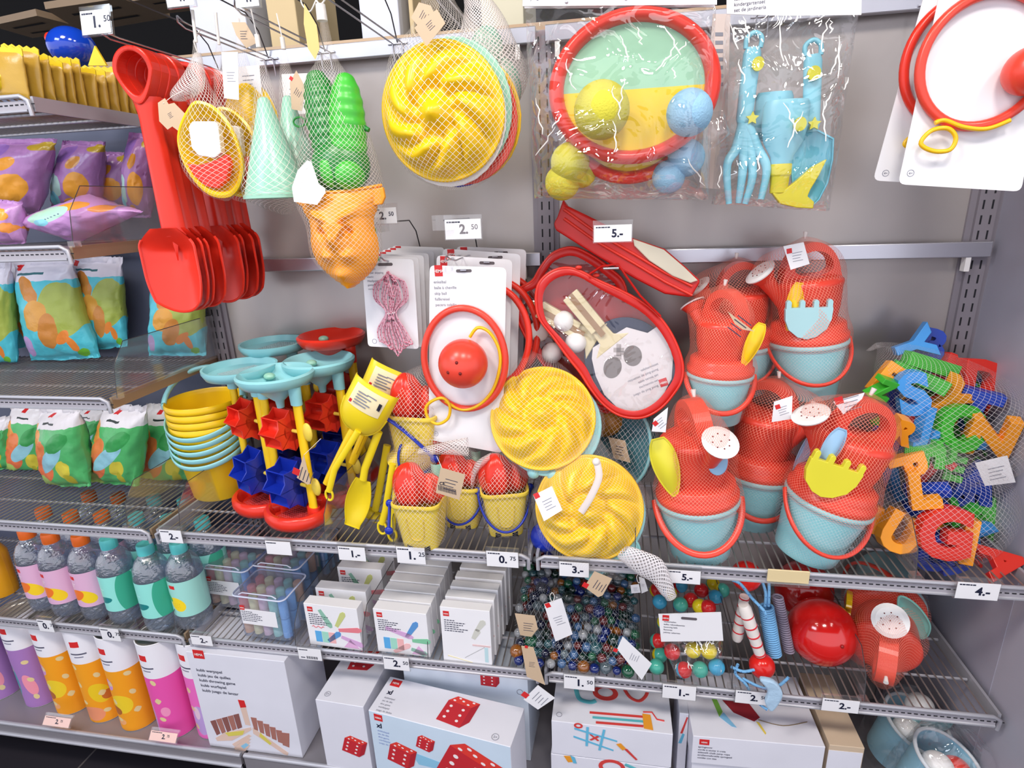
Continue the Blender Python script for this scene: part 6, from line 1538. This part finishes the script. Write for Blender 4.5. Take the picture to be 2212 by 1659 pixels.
# bouncing balls
def ball2(px,py,r,Y,a,b,cut,rot,label,name='bouncing_ball'):
    o=PY(px,py,Y); t=MB(); R=Matrix.Rotation(rot,4,'Y')@Matrix.Rotation(.5,4,'X'); t.T=R
    n,m=24,16
    for half,mat in ((0,a),(1,b)):
        v0,v1=(0,cut) if half==0 else (cut,1)
        t.use(mat); t.grid(lambda u,v:(r*sin(PI*(v0+(v1-v0)*v))*cos(2*PI*u),r*sin(PI*(v0+(v1-v0)*v))*sin(2*PI*u),r*cos(PI*(v0+(v1-v0)*v))),n,m,cu=True,flip=True)
    ob=t.build(name); ob.location=o; tag(ob,label,'bouncing ball','rubber bouncing balls in clear bags'); return ob
BR=M('rubber_red',(220,40,44),.2); BYL=M('rubber_yellow',(238,214,30),.2); BC=M('rubber_cyan',(70,176,220),.2); BT=M('rubber_teal',(80,186,166),.2)
for px,py,Y,a,b,cut,rot,l in ((1452,1408,-.335,BR,BYL,.6,-.6,'red and yellow bouncing ball, lower left in the front bag'),(1497,1404,-.335,BYL,BR,.66,0,'yellow bouncing ball with a red base in the front bag'),(1531,1406,-.335,BYL,BYL,.5,0,'plain yellow bouncing ball at the right of the front bag'),
    (1477,1447,-.345,BR,BC,.5,.8,'red and light blue bouncing ball in the bottom row'),(1512,1446,-.345,BT,BT,.5,0,'teal bouncing ball in the middle of the bottom row'),(1548,1441,-.345,BC,BC,.5,0,'light blue bouncing ball at the right of the bottom row'),
    (1425,1300,-.2,BC,BR,.6,.4,'light blue and red bouncing ball at the back left, beside the marbles'),(1447,1281,-.18,BYL,BC,.5,1.2,'yellow and light blue bouncing ball under the white net tail'),(1492,1296,-.2,BR,BC,.6,.5,'red and light blue bouncing ball behind the header card'),(1515,1275,-.16,BR,BR,.5,0,'plain red bouncing ball in the rear bag'),(1545,1290,-.18,BC,BR,.45,.2,'light blue and red bouncing ball at the right of the rear bag'),
    (1540,1262,-.12,BYL,BT,.5,.5,'yellow bouncing ball at the back right, seen between the others'),(1425,1415,-.29,BT,BYL,.5,.9,'teal bouncing ball squeezed left of the front bag'),(1435,1345,-.25,BYL,BT,.5,.3,'yellow bouncing ball peeping out left of the header card'),
    (1418,1275,-.14,BR,BYL,.5,.7,'red and yellow bouncing ball at the far back left of the rear bag'),(1470,1306,-.22,BT,BC,.5,.2,'teal bouncing ball just above the left half of the header card'),(1530,1312,-.24,BR,BR,.5,0,'red bouncing ball just above the right half of the header card'),(1470,1265,-.13,BC,BR,.5,.9,'light blue and red bouncing ball at the back under the rail'),(1512,1310,-.23,BYL,BR,.5,-.4,'yellow and red bouncing ball above the middle of the header card'),
    (1420,1385,-.27,BR,BT,.5,1.0,'red and teal bouncing ball beside the lower left corner of the header card'),(1418,1440,-.32,BT,BT,.5,1.0,'plain teal bouncing ball at the divider, lowest on the left'),(1560,1275,-.15,BT,BYL,.5,1.0,'teal and yellow bouncing ball beside the skipping rope knobs')):
    ball2(px,py,.0172,Y,a,b,cut,rot,l)
fr=Fr(1492,1390,Y=-.362); t=thing('ball_bag','clear bag with a white header card around the bouncing balls','bag',fr)
uv=fr.uvs([(1422,1325),(1557,1321),(1562,1382),(1428,1384)]); MB().use(CARD).prism(uv,-.003,-.001).build('header_card',t)
q=MB(); x,z=fr.uv(1431,1326); logo(q,x,z,.0135,.014,-.0035); x,z=fr.uv(1434,1338); q.use(INK)
for i,s in enumerate(('stuiterballen','balles rebondissantes','bouncing balls','flummies','pelotas saltarinas')): q.text(s,x,z-i*.0068-.004,.0036,-.0035,.006)
x,z=fr.uv(1488,1334); q.use(M('slot_shadow',(96,88,92),.6)).prism(rrect(x-.016,z-.003,x+.016,z+.003,.0028),-.0036,-.003); q.build('card_print',t)
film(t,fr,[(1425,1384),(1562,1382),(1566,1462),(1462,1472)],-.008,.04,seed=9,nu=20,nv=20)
# skipping ropes
WS=M('white_wood',(238,230,224),.35); REDW=M('red_ball_wood',(226,36,30),.2); RP=M('rope_blue',(120,180,226),.7); RPD=M('rope_dark_fleck',(70,110,170),.8)
def rhandle(t,pts,Y0,r=.0135):
    P=[Vector((fr.uv(*p)[0],Y0,fr.uv(*p)[1])) for p in pts]; a,b=P[0],P[-1]; m=MB().use(WS); m.tube([a,a+(b-a)*.08,a+(b-a)*.5,b],[r*.75,r,r*.95,r*.8],18); m.build('handle',t)
    q=MB().use(M('red_stripe',(220,44,54),.4)); d=(b-a).normalized()
    for k in (.22,.42,.60,.78,.97):
        c=a+(b-a)*k; rr_=r*(1.02-.18*max(0,k-.5)*1.6); q.tube([c-d*.0015,c+d*.0015],[rr_,rr_],18)
    q.build('stripes',t)
fr=Fr(1630,1400,Y=-.325); t=thing('skipping_rope','skipping rope with red striped white handles and a round red knob, loose blue cord','skipping rope',fr,'skipping ropes in clear bags')
rhandle(t,[(1604,1300),(1640,1408)],-.008); rhandle(t,[(1595,1395),(1612,1300)],.018,.012)
x,z=fr.uv(1644,1432); MB().use(REDW).sph((x,-.008,z),.0265,26,18).build('knob',t)
x,z=fr.uv(1612,1275); MB().use(REDW).sph((x+.01,.05,z),.032,24,16).build('rear_knob',t)
def cord(t,L,r=.0032,nm='cord',y=-.02):
    P=cr([Vector((fr.uv(a,b)[0],y+c,fr.uv(a,b)[1])) for a,b,c in L],7,closed=False); m=MB().use(RP).tube(P,r,8); m.use(RPD)
    for i in range(0,len(P),3): m.tube([P[i]-Vector((0,r*.9,-r*.3)),P[i]-Vector((0,r*.9,r*.3))],r*.3,5)
    m.build(nm,t)
cord(t,[(1585,1260,.03),(1600,1262,.02),(1622,1285,.01),(1645,1305,0),(1650,1320,0)])
cord(t,[(1590,1420,0),(1585,1440,0),(1605,1455,-.01),(1620,1478,-.02),(1645,1492,-.03)])
cord(t,[(1600,1450,0),(1640,1455,-.02),(1670,1450,-.02),(1692,1432,-.02)])
cord(t,[(1575,1425,0),(1600,1432,-.004),(1625,1428,-.004)])
fr=Fr(1670,1380,Y=-.30); t=thing('skipping_rope','coiled light blue skipping rope wound into a tight upright bundle','skipping rope',fr,'skipping ropes in clear bags')
P0=fr.uv(1655,1312); P1=fr.uv(1672,1412); m=MB().use(RP)
for i in range(22):
    k=i/21; cx=P0[0]+(P1[0]-P0[0])*k; cz=P0[1]+(P1[1]-P0[1])*k; m.tube([(cx+.0135*cos(a),-.0+.012*sin(a),cz+.002*cos(a)) for a in [2*PI*j/16 for j in range(16)]],.0027,6,closed=True)
m.build('coil',t); cord(t,[(1648,1262,.03),(1656,1285,.01),(1652,1310,0)],y=0); cord(t,[(1668,1262,.03),(1664,1285,.01),(1660,1310,0)],y=0); 
fr=Fr(1662,1510,Y=-.40); m=MB().use(M('blue_print_bag',(176,206,230),.3,bump=.8,bscale=50)); o=cr([Vector(fr.uv(*p)) for p in ((1640,1465),(1672,1470),(1690,1495),(1680,1520),(1664,1534),(1652,1515),(1658,1490))],4); m.prism([(p.x,p.y) for p in o],-.006,.006)
ob=thing('bag_tail','crumpled blue and white printed bag end hanging over the rail beside the 2.50 label','bag',fr); m.build('bag',ob,bevel=.004)
fr=Fr(1700,1385,Y=-.27); t=thing('skipping_rope','grey and red wound skipping rope handle in the shade beside the red ball','skipping rope',fr,'skipping ropes in clear bags')
m=MB().use(M('grey_rope',(150,140,160),.7)); 
for i in range(24):
    k=i/23; a_=fr.uv(1680+k*24,1290+k*115); m.tube([(a_[0]+.010*cos(a),.009*sin(a),a_[1]) for a in [2*PI*j/14 for j in range(14)]],.0024,6,closed=True)
m.build('coil',t)
# red balls
def bigball(px,py,Y,r,label):
    o=PY(px,py,Y); o.z=max(o.z,ZM+r); m=MB().use(M('ball_red',(214,28,26),.12,spec=.8,var=.03)); m.sph((0,0,0),r,48,32); m.use(M('valve',(150,18,18),.4)).sph((r*.25,-r*.93,r*.28),(.004,.004,.004),8,6)
    b=m.build('rubber_ball'); b.location=o; tag(b,label,'ball','shiny red rubber balls')
bigball(1772,1378,-.245,.0715,'large shiny red rubber ball at the shelf front right of the skipping ropes')
bigball(1733,1292,-.09,.068,'shiny red rubber ball behind the front one, partly under the middle shelf')
# lying watering can set
canset(1900,1290,-.03,0,1.0,0,'watering can set lying on its back with the white rose facing out',rake=(YEL,.0,.17,0,1.0),rot=(Matrix.Rotation(-.36,3,'Z')@Matrix.Rotation(math.radians(97),3,'X')@Matrix.Rotation(-PI/2,3,'Z')),z=ZM+.095)
fr=Fr(1972,1335,Y=-.24); t=thing('toy_shovel','mint toy shovel blade beside the white rose of the lying watering can','sand toy',fr)
q=MB().use(M('mint_blade',(130,196,186),.35)); o=cr([Vector(fr.uv(*p)) for p in ((1940,1290),(1962,1293),(1990,1318),(2008,1350),(2000,1374),(1980,1376),(1960,1360),(1943,1335))],5); c0=sum(o,Vector((0,0)))/len(o); n=len(o)
q.grid(lambda u,v:(c0.x+(o[int(round(u*n))%n].x-c0.x)*v,.012-.014*v*v,c0.y+(o[int(round(u*n))%n].y-c0.y)*v),n,8,cu=True); q.tube([(p.x,-.002,p.y) for p in o],.0022,6,closed=True); q.build('blade',t)
# ================================================================ base shelf
ZB=-.645
ZO=-.599
def pop(i): return [('e',.58+.06*((i*5+k*3)%6),.12+.11*((k*7+i)%6)*.9,.022,.03,.3*k,(226,206,150)) for k in range(7)]
def tubemat(name,col,extra,i): return printmat(name,col,[('r',-1,.66,2,2,(236,234,240))]+extra+pop(i)+[('r',.68,.84,.76,.90,(214,38,40)),('r',.66,.76,.80,.775,(90,90,110)),('r',.69,.73,.77,.742,(130,130,150))],rough=.5)
TO=tubemat('popcorn_orange',(244,160,24),[('e',.68,.50,.05,.06,0,(206,150,206)),('e',.76,.30,.10,.10,.2,(240,206,40)),('e',.68,.22,.07,.05,0,(176,100,40)),('e',.70,.10,.06,.04,0,(240,170,110))],1)
TO2=tubemat('popcorn_orange_flower',(244,160,24),[('e',.80,.32,.08,.11,.4,(236,200,30)),('e',.70,.10,.1,.08,0,(236,150,110)),('e',.86,.28,.05,.05,0,(200,110,40))],2)
TP=tubemat('popcorn_pink',(232,84,170),[('e',.64,.20,.05,.2,0,(196,150,206)),('e',.58,.45,.05,.1,.5,(240,170,170)),('e',.80,.3,.04,.05,0,(244,150,190))],3)
TP2=tubemat('popcorn_pink_glass',(236,110,190),[('e',.76,.20,.08,.16,0,(190,160,216)),('e',.74,.28,.03,.07,0,(230,200,216))],4)
TU=tubemat('popcorn_purple',(166,120,186),[('e',.80,.26,.05,.12,.2,(240,150,170)),('e',.62,.3,.08,.2,0,(60,150,160))],5)
def poptube(px,py,mat,rz,label):
    b=un(px,py,2,ZB+.001); r=.0485; y=b.y+r; H=.308
    t=thing('popcorn_tube',label,'popcorn tube',mat=Matrix.Translation((b.x,y,ZB+.001))@Matrix.Rotation(rz,4,'Z'),group='popcorn tubes on the base shelf')
    MB().use(mat).lathe([(r,.002),(r,H)],56).build('printed_wall',t)
    MB().use(M('tube_white',(238,236,240),.5)).lathe([(0,0),(r-.001,0),(r,.002)],40).tube([((r-.001)*cos(a),(r-.001)*sin(a),H) for a in [2*PI*i/40 for i in range(40)]],.0016,8,closed=True).build('rim',t)
    MB().use(M('foil_lid',(206,200,190),.25,metal=.6,bump=.3,bscale=40)).lathe([(0,H-.016),(r-.006,H-.016),(r-.002,H-.010),(r-.0012,H)],40).build('inner_lid',t)
poptube(67,1529,TU,.1,'purple popcorn tube at the left')
poptube(135,1545,TO,0,'first orange popcorn tube, with a lilac scoop printed on it')
poptube(208,1562,TO2,.35,'middle orange popcorn tube, turned so its logo is at the right')
poptube(277,1580,TO,0,'third orange popcorn tube, next to the pink one')
poptube(362,1597,TP,0,'deep pink popcorn tube beside the orange tubes')
poptube(445,1597,TP2,-.1,'light pink popcorn tube with a printed glass, partly behind the white game box')
poptube(-25,1516,TU,.5,'purple popcorn tube cut off by the left picture edge')
for i,(x,y,m_) in enumerate(((-1.43,-.2,TU),(-1.31,-.21,TO),(-1.2,-.22,TO),(-1.08,-.23,TO))):
    q=poptube(200,1560,m_,0,('purple' if m_ is TU else 'orange')+' popcorn tube in the second row, behind the '+('first','second','third','fourth')[i]+' front tube'); bpy.data.objects['popcorn_tube.%03d'%(7+i)].location=(x,y,ZB+.001)

BOXW=M('box_white',(228,228,238),.45); BOXT=M('box_top_warm',(238,232,228),.45); BOXBL=M('box_pale_blue',(206,222,238),.45)
def boxthing(x0,Y,w,d,z0,z1,rz,label,mat=BOXW,grp=None,sidemat=None,name='game_box'):
    t=thing(name,label,'box',mat=Matrix.Translation((x0,Y,z0))@Matrix.Rotation(rz,4,'Z'),group=grp)
    MB().use(mat).box(0,w,0,d,(ZB+.001-ZO) if abs(z0-ZO)<1e-6 else 0,z1-z0).build('carton',t,bevel=.0012)
    return t
TOP=Matrix.Rotation(-PI/2,4,'X')
PIP=M('pip_white',(246,236,236),.5); DR=[M('die_red_%d'%i,c,.5) for i,c in enumerate(((226,60,50),(200,40,50),(176,34,48)))]
def die(m,cx,cz,s,y,a=0,kind=0):
    """printed picture of a red die: three shaded faces with white pips"""
    c_,s_=cos(a),sin(a)
    def T(x,z): return (cx+(x*c_-z*s_)*s,cz+(x*s_+z*c_)*s)
    f=[(-.5,-.5),(.35,-.5),(.35,.3),(-.5,.3)]; tp=[(-.5,.3),(.35,.3),(.55,.55),(-.28,.55)]; sd=[(.35,-.5),(.55,-.2),(.55,.55),(.35,.3)]
    for k,q in ((1,f),(0,tp),(2,sd)): m.use(DR[k]).prism([T(*p) for p in q],y-.0002*(k+1),y)
    m.use(PIP)
    for x,z in ((-.3,.12),(.15,.12),(-.3,-.1),(.15,-.1),(-.3,-.32),(.15,-.32)): m.prism([T(x+.055*cos(b),z+.045*sin(b)) for b in [2*PI*i/10 for i in range(10)]],y-.0012,y-.0008)
    for x,z in ((-.3,.36),(.2,.36),(0,.425),(-.15,.49),(.35,.49)): m.prism([T(x+.05*cos(b),z+.03*sin(b)) for b in [2*PI*i/10 for i in range(10)]],y-.0012,y-.0008)
# throwing game box
t=boxthing(-.893,-.385,.268,.16,ZB+.001,-.335,0,'tall white throwing game box with wooden pins printed on its front',name='game_box')
def kz(x,y): p=PY(380+x/5.267,1370+y/5.267,-.3855); return (p.x+.893,p.z-ZB-.001)
q=MB(); a=kz(185,182); b=kz(365,330); logo(q,a[0],a[1]+.002,.030,.026,-.0006)
q.use(INK)
for i,s in enumerate(('kubb werpspel','kubb jeu de quilles','kubb throwing game','kubb wurfspiel','kubb juego de lanzar')):
    x,z=kz(235+i*17,418+i*58); q.text(s,x,z,.0088,-.0006,.01)
x,z=kz(1330,1480); q.text('3+',x,z,.007,-.0006,.02)
q.build('front_text',t)
q=MB(); PN=M('print_pin',(170,112,100),.6); PND=M('print_pin_dark',(140,86,80),.6); PL=M('print_pale_wood',(226,196,180),.6); PYW=M('print_yellow',(220,206,90),.6); PBL=M('print_sky',(140,196,226),.6)
def kp(L,mat,y=-.0006): q.use(mat).prism([kz(*p) for p in L],y,y+.0005)
for i in range(5): kp([(390+66*i,990-18*i),(450+66*i,975-18*i),(505+62*i,1130-18*i),(465+60*i,1150-18*i)],PN if i%2 else PND,-.0006-.0001*i)
for i in range(6): kp([(850+72*i,945+36*i),(915+72*i,955+36*i),(935+70*i,1100+36*i),(890+68*i,1080+36*i)] if i<5 else [(1205,1120),(1290,1130),(1290,1290),(1215,1260)],PN,-.0006)
kp([(705,745),(775,755),(850,1040),(790,1030)],PL); kp([(705,745),(775,755),(800,830),(735,835)],LOGO,-.0009)
kp([(450,1180),(560,1120),(850,1060),(860,1090),(640,1210),(470,1215)],PL); kp([(560,1120),(780,1095),(760,1145),(600,1160)],PYW,-.0009)
kp([(870,1060),(1280,1350),(1270,1380),(1230,1365),(880,1130)],PL); kp([(960,1120),(1090,1240),(1070,1260),(950,1160)],PYW,-.0009)
for i in range(4): kp([(640+20*i,1250+45*i),(830-10*i,1140+35*i),(860-6*i,1160+35*i),(670+18*i,1280+45*i)],PL,-.0007-.0001*i)
kp([(740,1270),(800,1235),(830,1260),(775,1300)],PBL,-.0014)
q.build('front_picture',t)
# dice end box
t=boxthing(-.548,-.402,.126,.36,ZO,-.423,-.045,'white dice game box standing end-on beside the throwing game box',name='game_box',grp='dice game boxes')
q=MB(); die(q,.085,.045,.055,-.0006,-.3); q.build('front_print',t)
q=MB(); q.T=Matrix.Translation((0,0,.176))@TOP; q.use(GREYINK).prism(circ(.022,.02,.0075,.0075,28),-.001,-.0005,hole=circ(.022,.02,.0066,.0066,28)); q.text('5+',.022,.0175,.006,-.001,.01,'c'); die(q,.06,.135,.062,-.0006,.1); q.build('top_print',t)
# big dice game box
t=boxthing(-.405,-.417,.352,.105,ZO,-.420,-.143,'big white dice game box with red dice on top and front',name='game_box',grp='dice game boxes')
q=MB(); q.T=Matrix.Translation((0,0,.179))@TOP; logo(q,.012,.099,.026,.020,-.0006); q.use(BINK).text('xl',.018,.054,.013,-.0008,.03)
q.use(GREYINK)
for i,s in enumerate(('dobbelspel','jeu de dés','dice game','würfelspiel','juego de dados')): q.text(s,.018,.041-i*.0092,.0048,-.0008,.004)
die(q,.205,.052,.072,-.0006,-.12); q.use(GREYINK).prism(circ(.312,.014,.0085,.0085,28),-.001,-.0005,hole=circ(.312,.014,.0075,.0075,28)); q.text('5+',.312,.011,.006,-.001,.01,'c'); q.build('top_print',t)
q=MB(); q.use(M('print_pale_blue',(206,224,240),.5)).box(.001,.351,-.0005,0,-.04,.178); q.build('front_sheet',t)
q=MB(); q.T=Matrix.Translation((0,0,-.054)); logo(q,.014,.228,.022,.019,-.001); q.use(BINK).text('xl',.018,.188,.014,-.001,.03); q.use(M('pale_blue_ink',(150,170,220),.6))
for i,s in enumerate(('dobbelspel','jeu de dés','dice game','würfelspiel','juego de dados')): q.text(s,.018,.176-i*.0095,.0052,-.001,.004)
die(q,.142,.176,.040,-.001,-.25); die(q,.075,.118,.065,-.001,-.25); die(q,.245,.135,.12,-.001,-.45); q.use(M('print_sky',(140,196,226),.6)).prism([(.1,.14),(.2,.128),(.2,.11),(.12,.105)],-.001,-.0006); q.build('front_print',t)
t=boxthing(-.36,-.300,.32,.14,ZO,-.375,-.04,'white dice game box behind the big one, its pale front showing under the rail',mat=M('box_ice',(222,232,244),.4),grp='dice game boxes')
q=MB(); die(q,.225,.200,.045,-.0006,0); q.use(GREYINK).prism(circ(.30,.172,.008,.008,28),-.001,-.0005,hole=circ(.30,.172,.007,.007,28)); q.build('front_print',t)
# drawing and brush boxes (stack of two)
def tbox(x0,z0,z1,label,Y=-.387): return boxthing(x0,Y,.268,.17,z0,z1,-.0,label,grp='stacked white paint chalk boxes')
PT=M('paint_teal',(90,180,190),.6); PR=M('paint_red',(214,64,60),.6); PO=M('paint_orange',(236,156,40),.6); PB2=M('paint_blue',(100,186,220),.6)
def blob(m,mat,pts,y): m.use(mat).prism(pts,y-.0005,y)
t=tbox(.024,-.520,-.422,'upper white paint chalk box with a noughts and crosses grid on its front')
q=MB()
for (x0,z0,x1,z1) in ((.052,.086,.148,.062),(.050,.062,.140,.034)): blob(q,PB2,[(x0,z0),(x1,z1),(x1,z1-.004),(x0,z0-.005)],-.0006)
for (x0,z0,x1,z1) in ((.079,.092,.077,.036),(.116,.090,.106,.028)): blob(q,PB2,[(x0,z0),(x0+.0055,z0),(x1+.0055,z1),(x1,z1)],-.0009)
q.use(PR).prism(circ(.061,.093,.010,.0075,20),-.0012,-.0006,hole=circ(.061,.093,.0055,.0038,20)); 
blob(q,PR,[(.086,.072),(.090,.072),(.108,.057),(.104,.055)],-.0012); blob(q,PR,[(.086,.056),(.091,.055),(.108,.068),(.104,.071)],-.0014)
blob(q,PO,[(.146,.052),(.156,.056),(.168,.042),(.160,.036)],-.001); blob(q,PR,[(.164,.040),(.190,.012),(.194,.014),(.170,.042)],-.0012); q.build('front_print',t)
q=MB(); q.T=Matrix.Translation((0,0,.098))@TOP
for i,(mt,x0) in enumerate(((PR,.085),(PT,.092),(PR,.100))): blob(q,mt,[(x0,.036-.0125*i),(.205,.040-.0125*i),(.205,.034-.0125*i),(x0,.030-.0125*i)],-.0006)
blob(q,PO,[(.204,.045),(.222,.044),(.226,.004),(.206,.006)],-.001); q.use(PR).tube([(.206,-.0008,.050),(.226,-.0008,.052),(.236,-.0008,.034),(.252,-.0008,.032)],.0018,6)
o=cr([Vector((.12+.030*cos(a),.093+.022*sin(a))) for a in [2*PI*i/10 for i in range(10)]],3); h=cr([Vector((.12+.018*cos(a),.095+.013*sin(a))) for a in [2*PI*i/10 for i in range(10)]],3); q.use(PR).prism([(p.x,p.y) for p in o],-.0012,-.0006,hole=[(p.x,p.y) for p in h])
q.use(PR).tube(cr([Vector((.165,-.0008,.110)),Vector((.178,-.0008,.088)),Vector((.198,-.0008,.080)),Vector((.214,-.0008,.096)),Vector((.220,-.0008,.115))],5,closed=False),.004,8,flat=(1,.2))
q.use(PT).tube(cr([Vector((.05,-.0008,.095)),Vector((.060,-.0008,.068)),Vector((.085,-.0008,.062)),Vector((.098,-.0008,.068))],5,closed=False),.0055,8,flat=(1,.15)); q.build('top_print',t)
x,z=.018,.02; q=MB(); q.T=Matrix.Translation((0,0,.098))@TOP; q.use(GREYINK).prism(circ(.016,.018,.0065,.0065,24),-.0012,-.0006,hole=circ(.016,.018,.0056,.0056,24)); q.build('age_mark',t)
boxthing(.021,-.385,.268,.17,ZB+.001,-.6225,0,'bottom white paint chalk box, hidden under the two above',grp='stacked white paint chalk boxes')
t=tbox(.021,-.6205,-.522,'lower white paint chalk box with brushes and a ring on its front')
q=MB(); blob(q,PO,[(.03,.098),(.045,.100),(.055,.084),(.040,.080)],-.0006); blob(q,PB2,[(.045,.102),(.055,.098),(.060,.080),(.052,.080)],-.001); q.use(PR).prism(circ(.14,.082,.030,.022,28),-.0012,-.0006,hole=circ(.14,.082,.021,.014,28)); q.use(PT).tube([(.17,-.0008,.095),(.20,-.0008,.082)],.004,8,flat=(1,.2)); q.build('front_print',t)
t=boxthing(.312,-.33,.02,.10,ZO,-.42,0,'narrow white box edge with a paintbrush picture between the box stacks',grp='stacked white paint chalk boxes')
q=MB(); q.use(PR).prism([(.004,.12),(.016,.17),(.019,.168),(.009,.12)],-.0006,0); q.use(PB2).prism([(.001,.09),(.009,.12),(.014,.118),(.008,.09)],-.0006,0); q.build('front_print',t)
# jump rope box stack
t=boxthing(.335,-.385,.272,.19,-.500,-.422,.035,'upper white jump rope box with a red logo on its front',grp='white jump rope boxes')
q=MB(); logo(q,.014,.071,.021,.015,-.0006); q.use(INK)
for i,s in enumerate(('springtouw','corde à sauter à craie','sidewalk chalk jump rope','straßenmalkreide springseil','comba con tiza')): q.text(s,.012,.047-i*.0078,.0048,-.0006,.004)
q.build('front_text',t)
q=MB(); q.T=Matrix.Translation((0,0,.078))@TOP
blob(q,M('kite_red',(150,30,44),.6),[(.07,.125),(.13,.125),(.155,.062),(.14,.05),(.10,.070)],-.0006); blob(q,M('kite_green',(120,180,70),.6),[(.055,.125),(.066,.125),(.076,.07),(.066,.055)],-.0006); blob(q,M('kite_blue',(130,190,226),.6),[(.066,.055),(.078,.068),(.098,.030),(.088,.032)],-.0006); blob(q,M('kite_yellow',(226,200,80),.6),[(.144,.05),(.150,.048),(.158,.022),(.155,.018)],-.0006)
q.use(M('rope_brown',(120,96,60),.6)).tube(cr([Vector((.15,-.0008,.055)),Vector((.2,-.0008,.045)),Vector((.255,-.0008,.06))],5,closed=False),.0009,5); q.build('top_print',t)
boxthing(.338,-.378,.265,.18,ZB+.001,-.502,.035,'lower white jump rope box, only its upper edge in the picture',grp='white jump rope boxes')
t=boxthing(.618,-.366,.070,.20,ZO,-.425,.02,'small plain brown carton box right of the jump rope boxes',mat=M('brown_carton',(206,184,158),.6),name='cardboard_box')
MB().use(BOXW).box(0,.068,-.0006,0,.0,.16).build('front_panel',t)
# bucket sets in clear bags at the lower right
for px,py,Y,r,sc_,l in ((1945,1600,-.21,.072,1,'pale blue bucket with balls in a clear bag, rear one of two'),(2005,1680,-.33,.066,1,'pale blue bucket with a white and a red ball, front one of two')):
    o=PY(px,py,Y); rot=Matrix.Rotation(.28,4,'Y')
    t=thing('ball_bucket_set',l,'bucket',mat=Matrix.Translation((o.x,Y,max(o.z,ZB+.06)))@Matrix.Rotation(.2,4,'X')@rot,group='ball bucket sets')
    MB().use(M('bucket_sky',(150,206,230),.3)).lathe([(0,-.05),(r*.72,-.05),(r*.97,.07),(r*1.04,.072),(r*1.04,.078),(r*.95,.076),(r*.9,.06),(r*.68,-.04),(0,-.04)],48).build('bucket',t)
    MB().use(M('rim_white',(220,226,232),.35)).tube([(r*1.0*cos(a),r*1.0*sin(a),.075) for a in [2*PI*i/40 for i in range(40)]],.004,8,closed=True).build('rim',t)
    MB().use(WHITE).sph((-r*.35,-r*.2,.062),.031,24,16).build('ball',t); MB().use(RED).sph((r*.35,-r*.1,.055),.03,20,14).build('red_ball',t)
    if sc_ and Y>-.3: MB().use(WHITE).sph((-r*.1,.02,.11),.030,24,16).build('upper_ball',t); MB().use(CYAN).grid(lambda u,v:(r*.2+.045*(u-.5)*2,-.01+.02*(u-.5)**2,.10+.05*(v-.5)*2*math.sqrt(max(0,1-(2*u-1)**2))),16,12).build('toy_shovel',t)
    netb=MB().use(FILM); netb.grid(lambda u,v:((r*1.06+.012*sin(PI*v)+.006*N3(u*9,v*5,1))*cos(2*PI*u)*(1 if v<.8 else 1-(v-.8)*2),(r*1.06+.006*N3(u*9,v*5,3))*sin(2*PI*u)*(1 if v<.8 else 1-(v-.8)*2),-.052+.20*v),40,30,cu=True); netb.build('clear_bag',t,sharp=2)
# finer parts hang under the part they belong to
SUBP={'rose':'spout','label_print':'paper_label','lid_rim':'lid','handle_joint':'handle','stripes':'handle','header_text':'header_card','card_print':'header_card','staples':'header_card','front_bat_print_sheet':'front_bat_rubber','front_bat_print':'front_bat_rubber','bat_text':'front_bat_rubber','bat_logo':'front_bat_rubber','front_bat_stripe':'front_bat_handle','rear_bat_stripe':'rear_bat_handle','price_text':'card','small_print':'card','crimped_top':'packet','arch_relief':'bucket','battlement_notch':'bucket','yellow_dot':'spray_bottle','zip_pull':'front_border','strap_clip':'strap','front_print':'carton','top_print':'carton','front_text':'carton','front_picture':'carton','age_mark':'carton','clip':'panel','price_strip':'front_rail','sieve':'tray','sieve_grid':'sieve_dish','flow_knob':'funnel_dish','finger_loop':'yellow_tube','inner_lid':'rim','print':'card','nose':'tiger_head','ear':'tiger_head','slots':'post'}
for t in [o for o in SC.objects if o.type=='EMPTY']:
    ks={k.name.split('.')[0]:k for k in KIDS(t)}
    for k in KIDS(t):
        b=k.name.split('.')[0]; p_=SUBP.get(b)
        if p_ and p_ in ks and ks[p_] is not k and not k.children: k.parent=ks[p_]
for o in list(SC.objects):
    if o.type=='EMPTY' and not o.children: bpy.data.objects.remove(o)
bpy.context.view_layer.update()
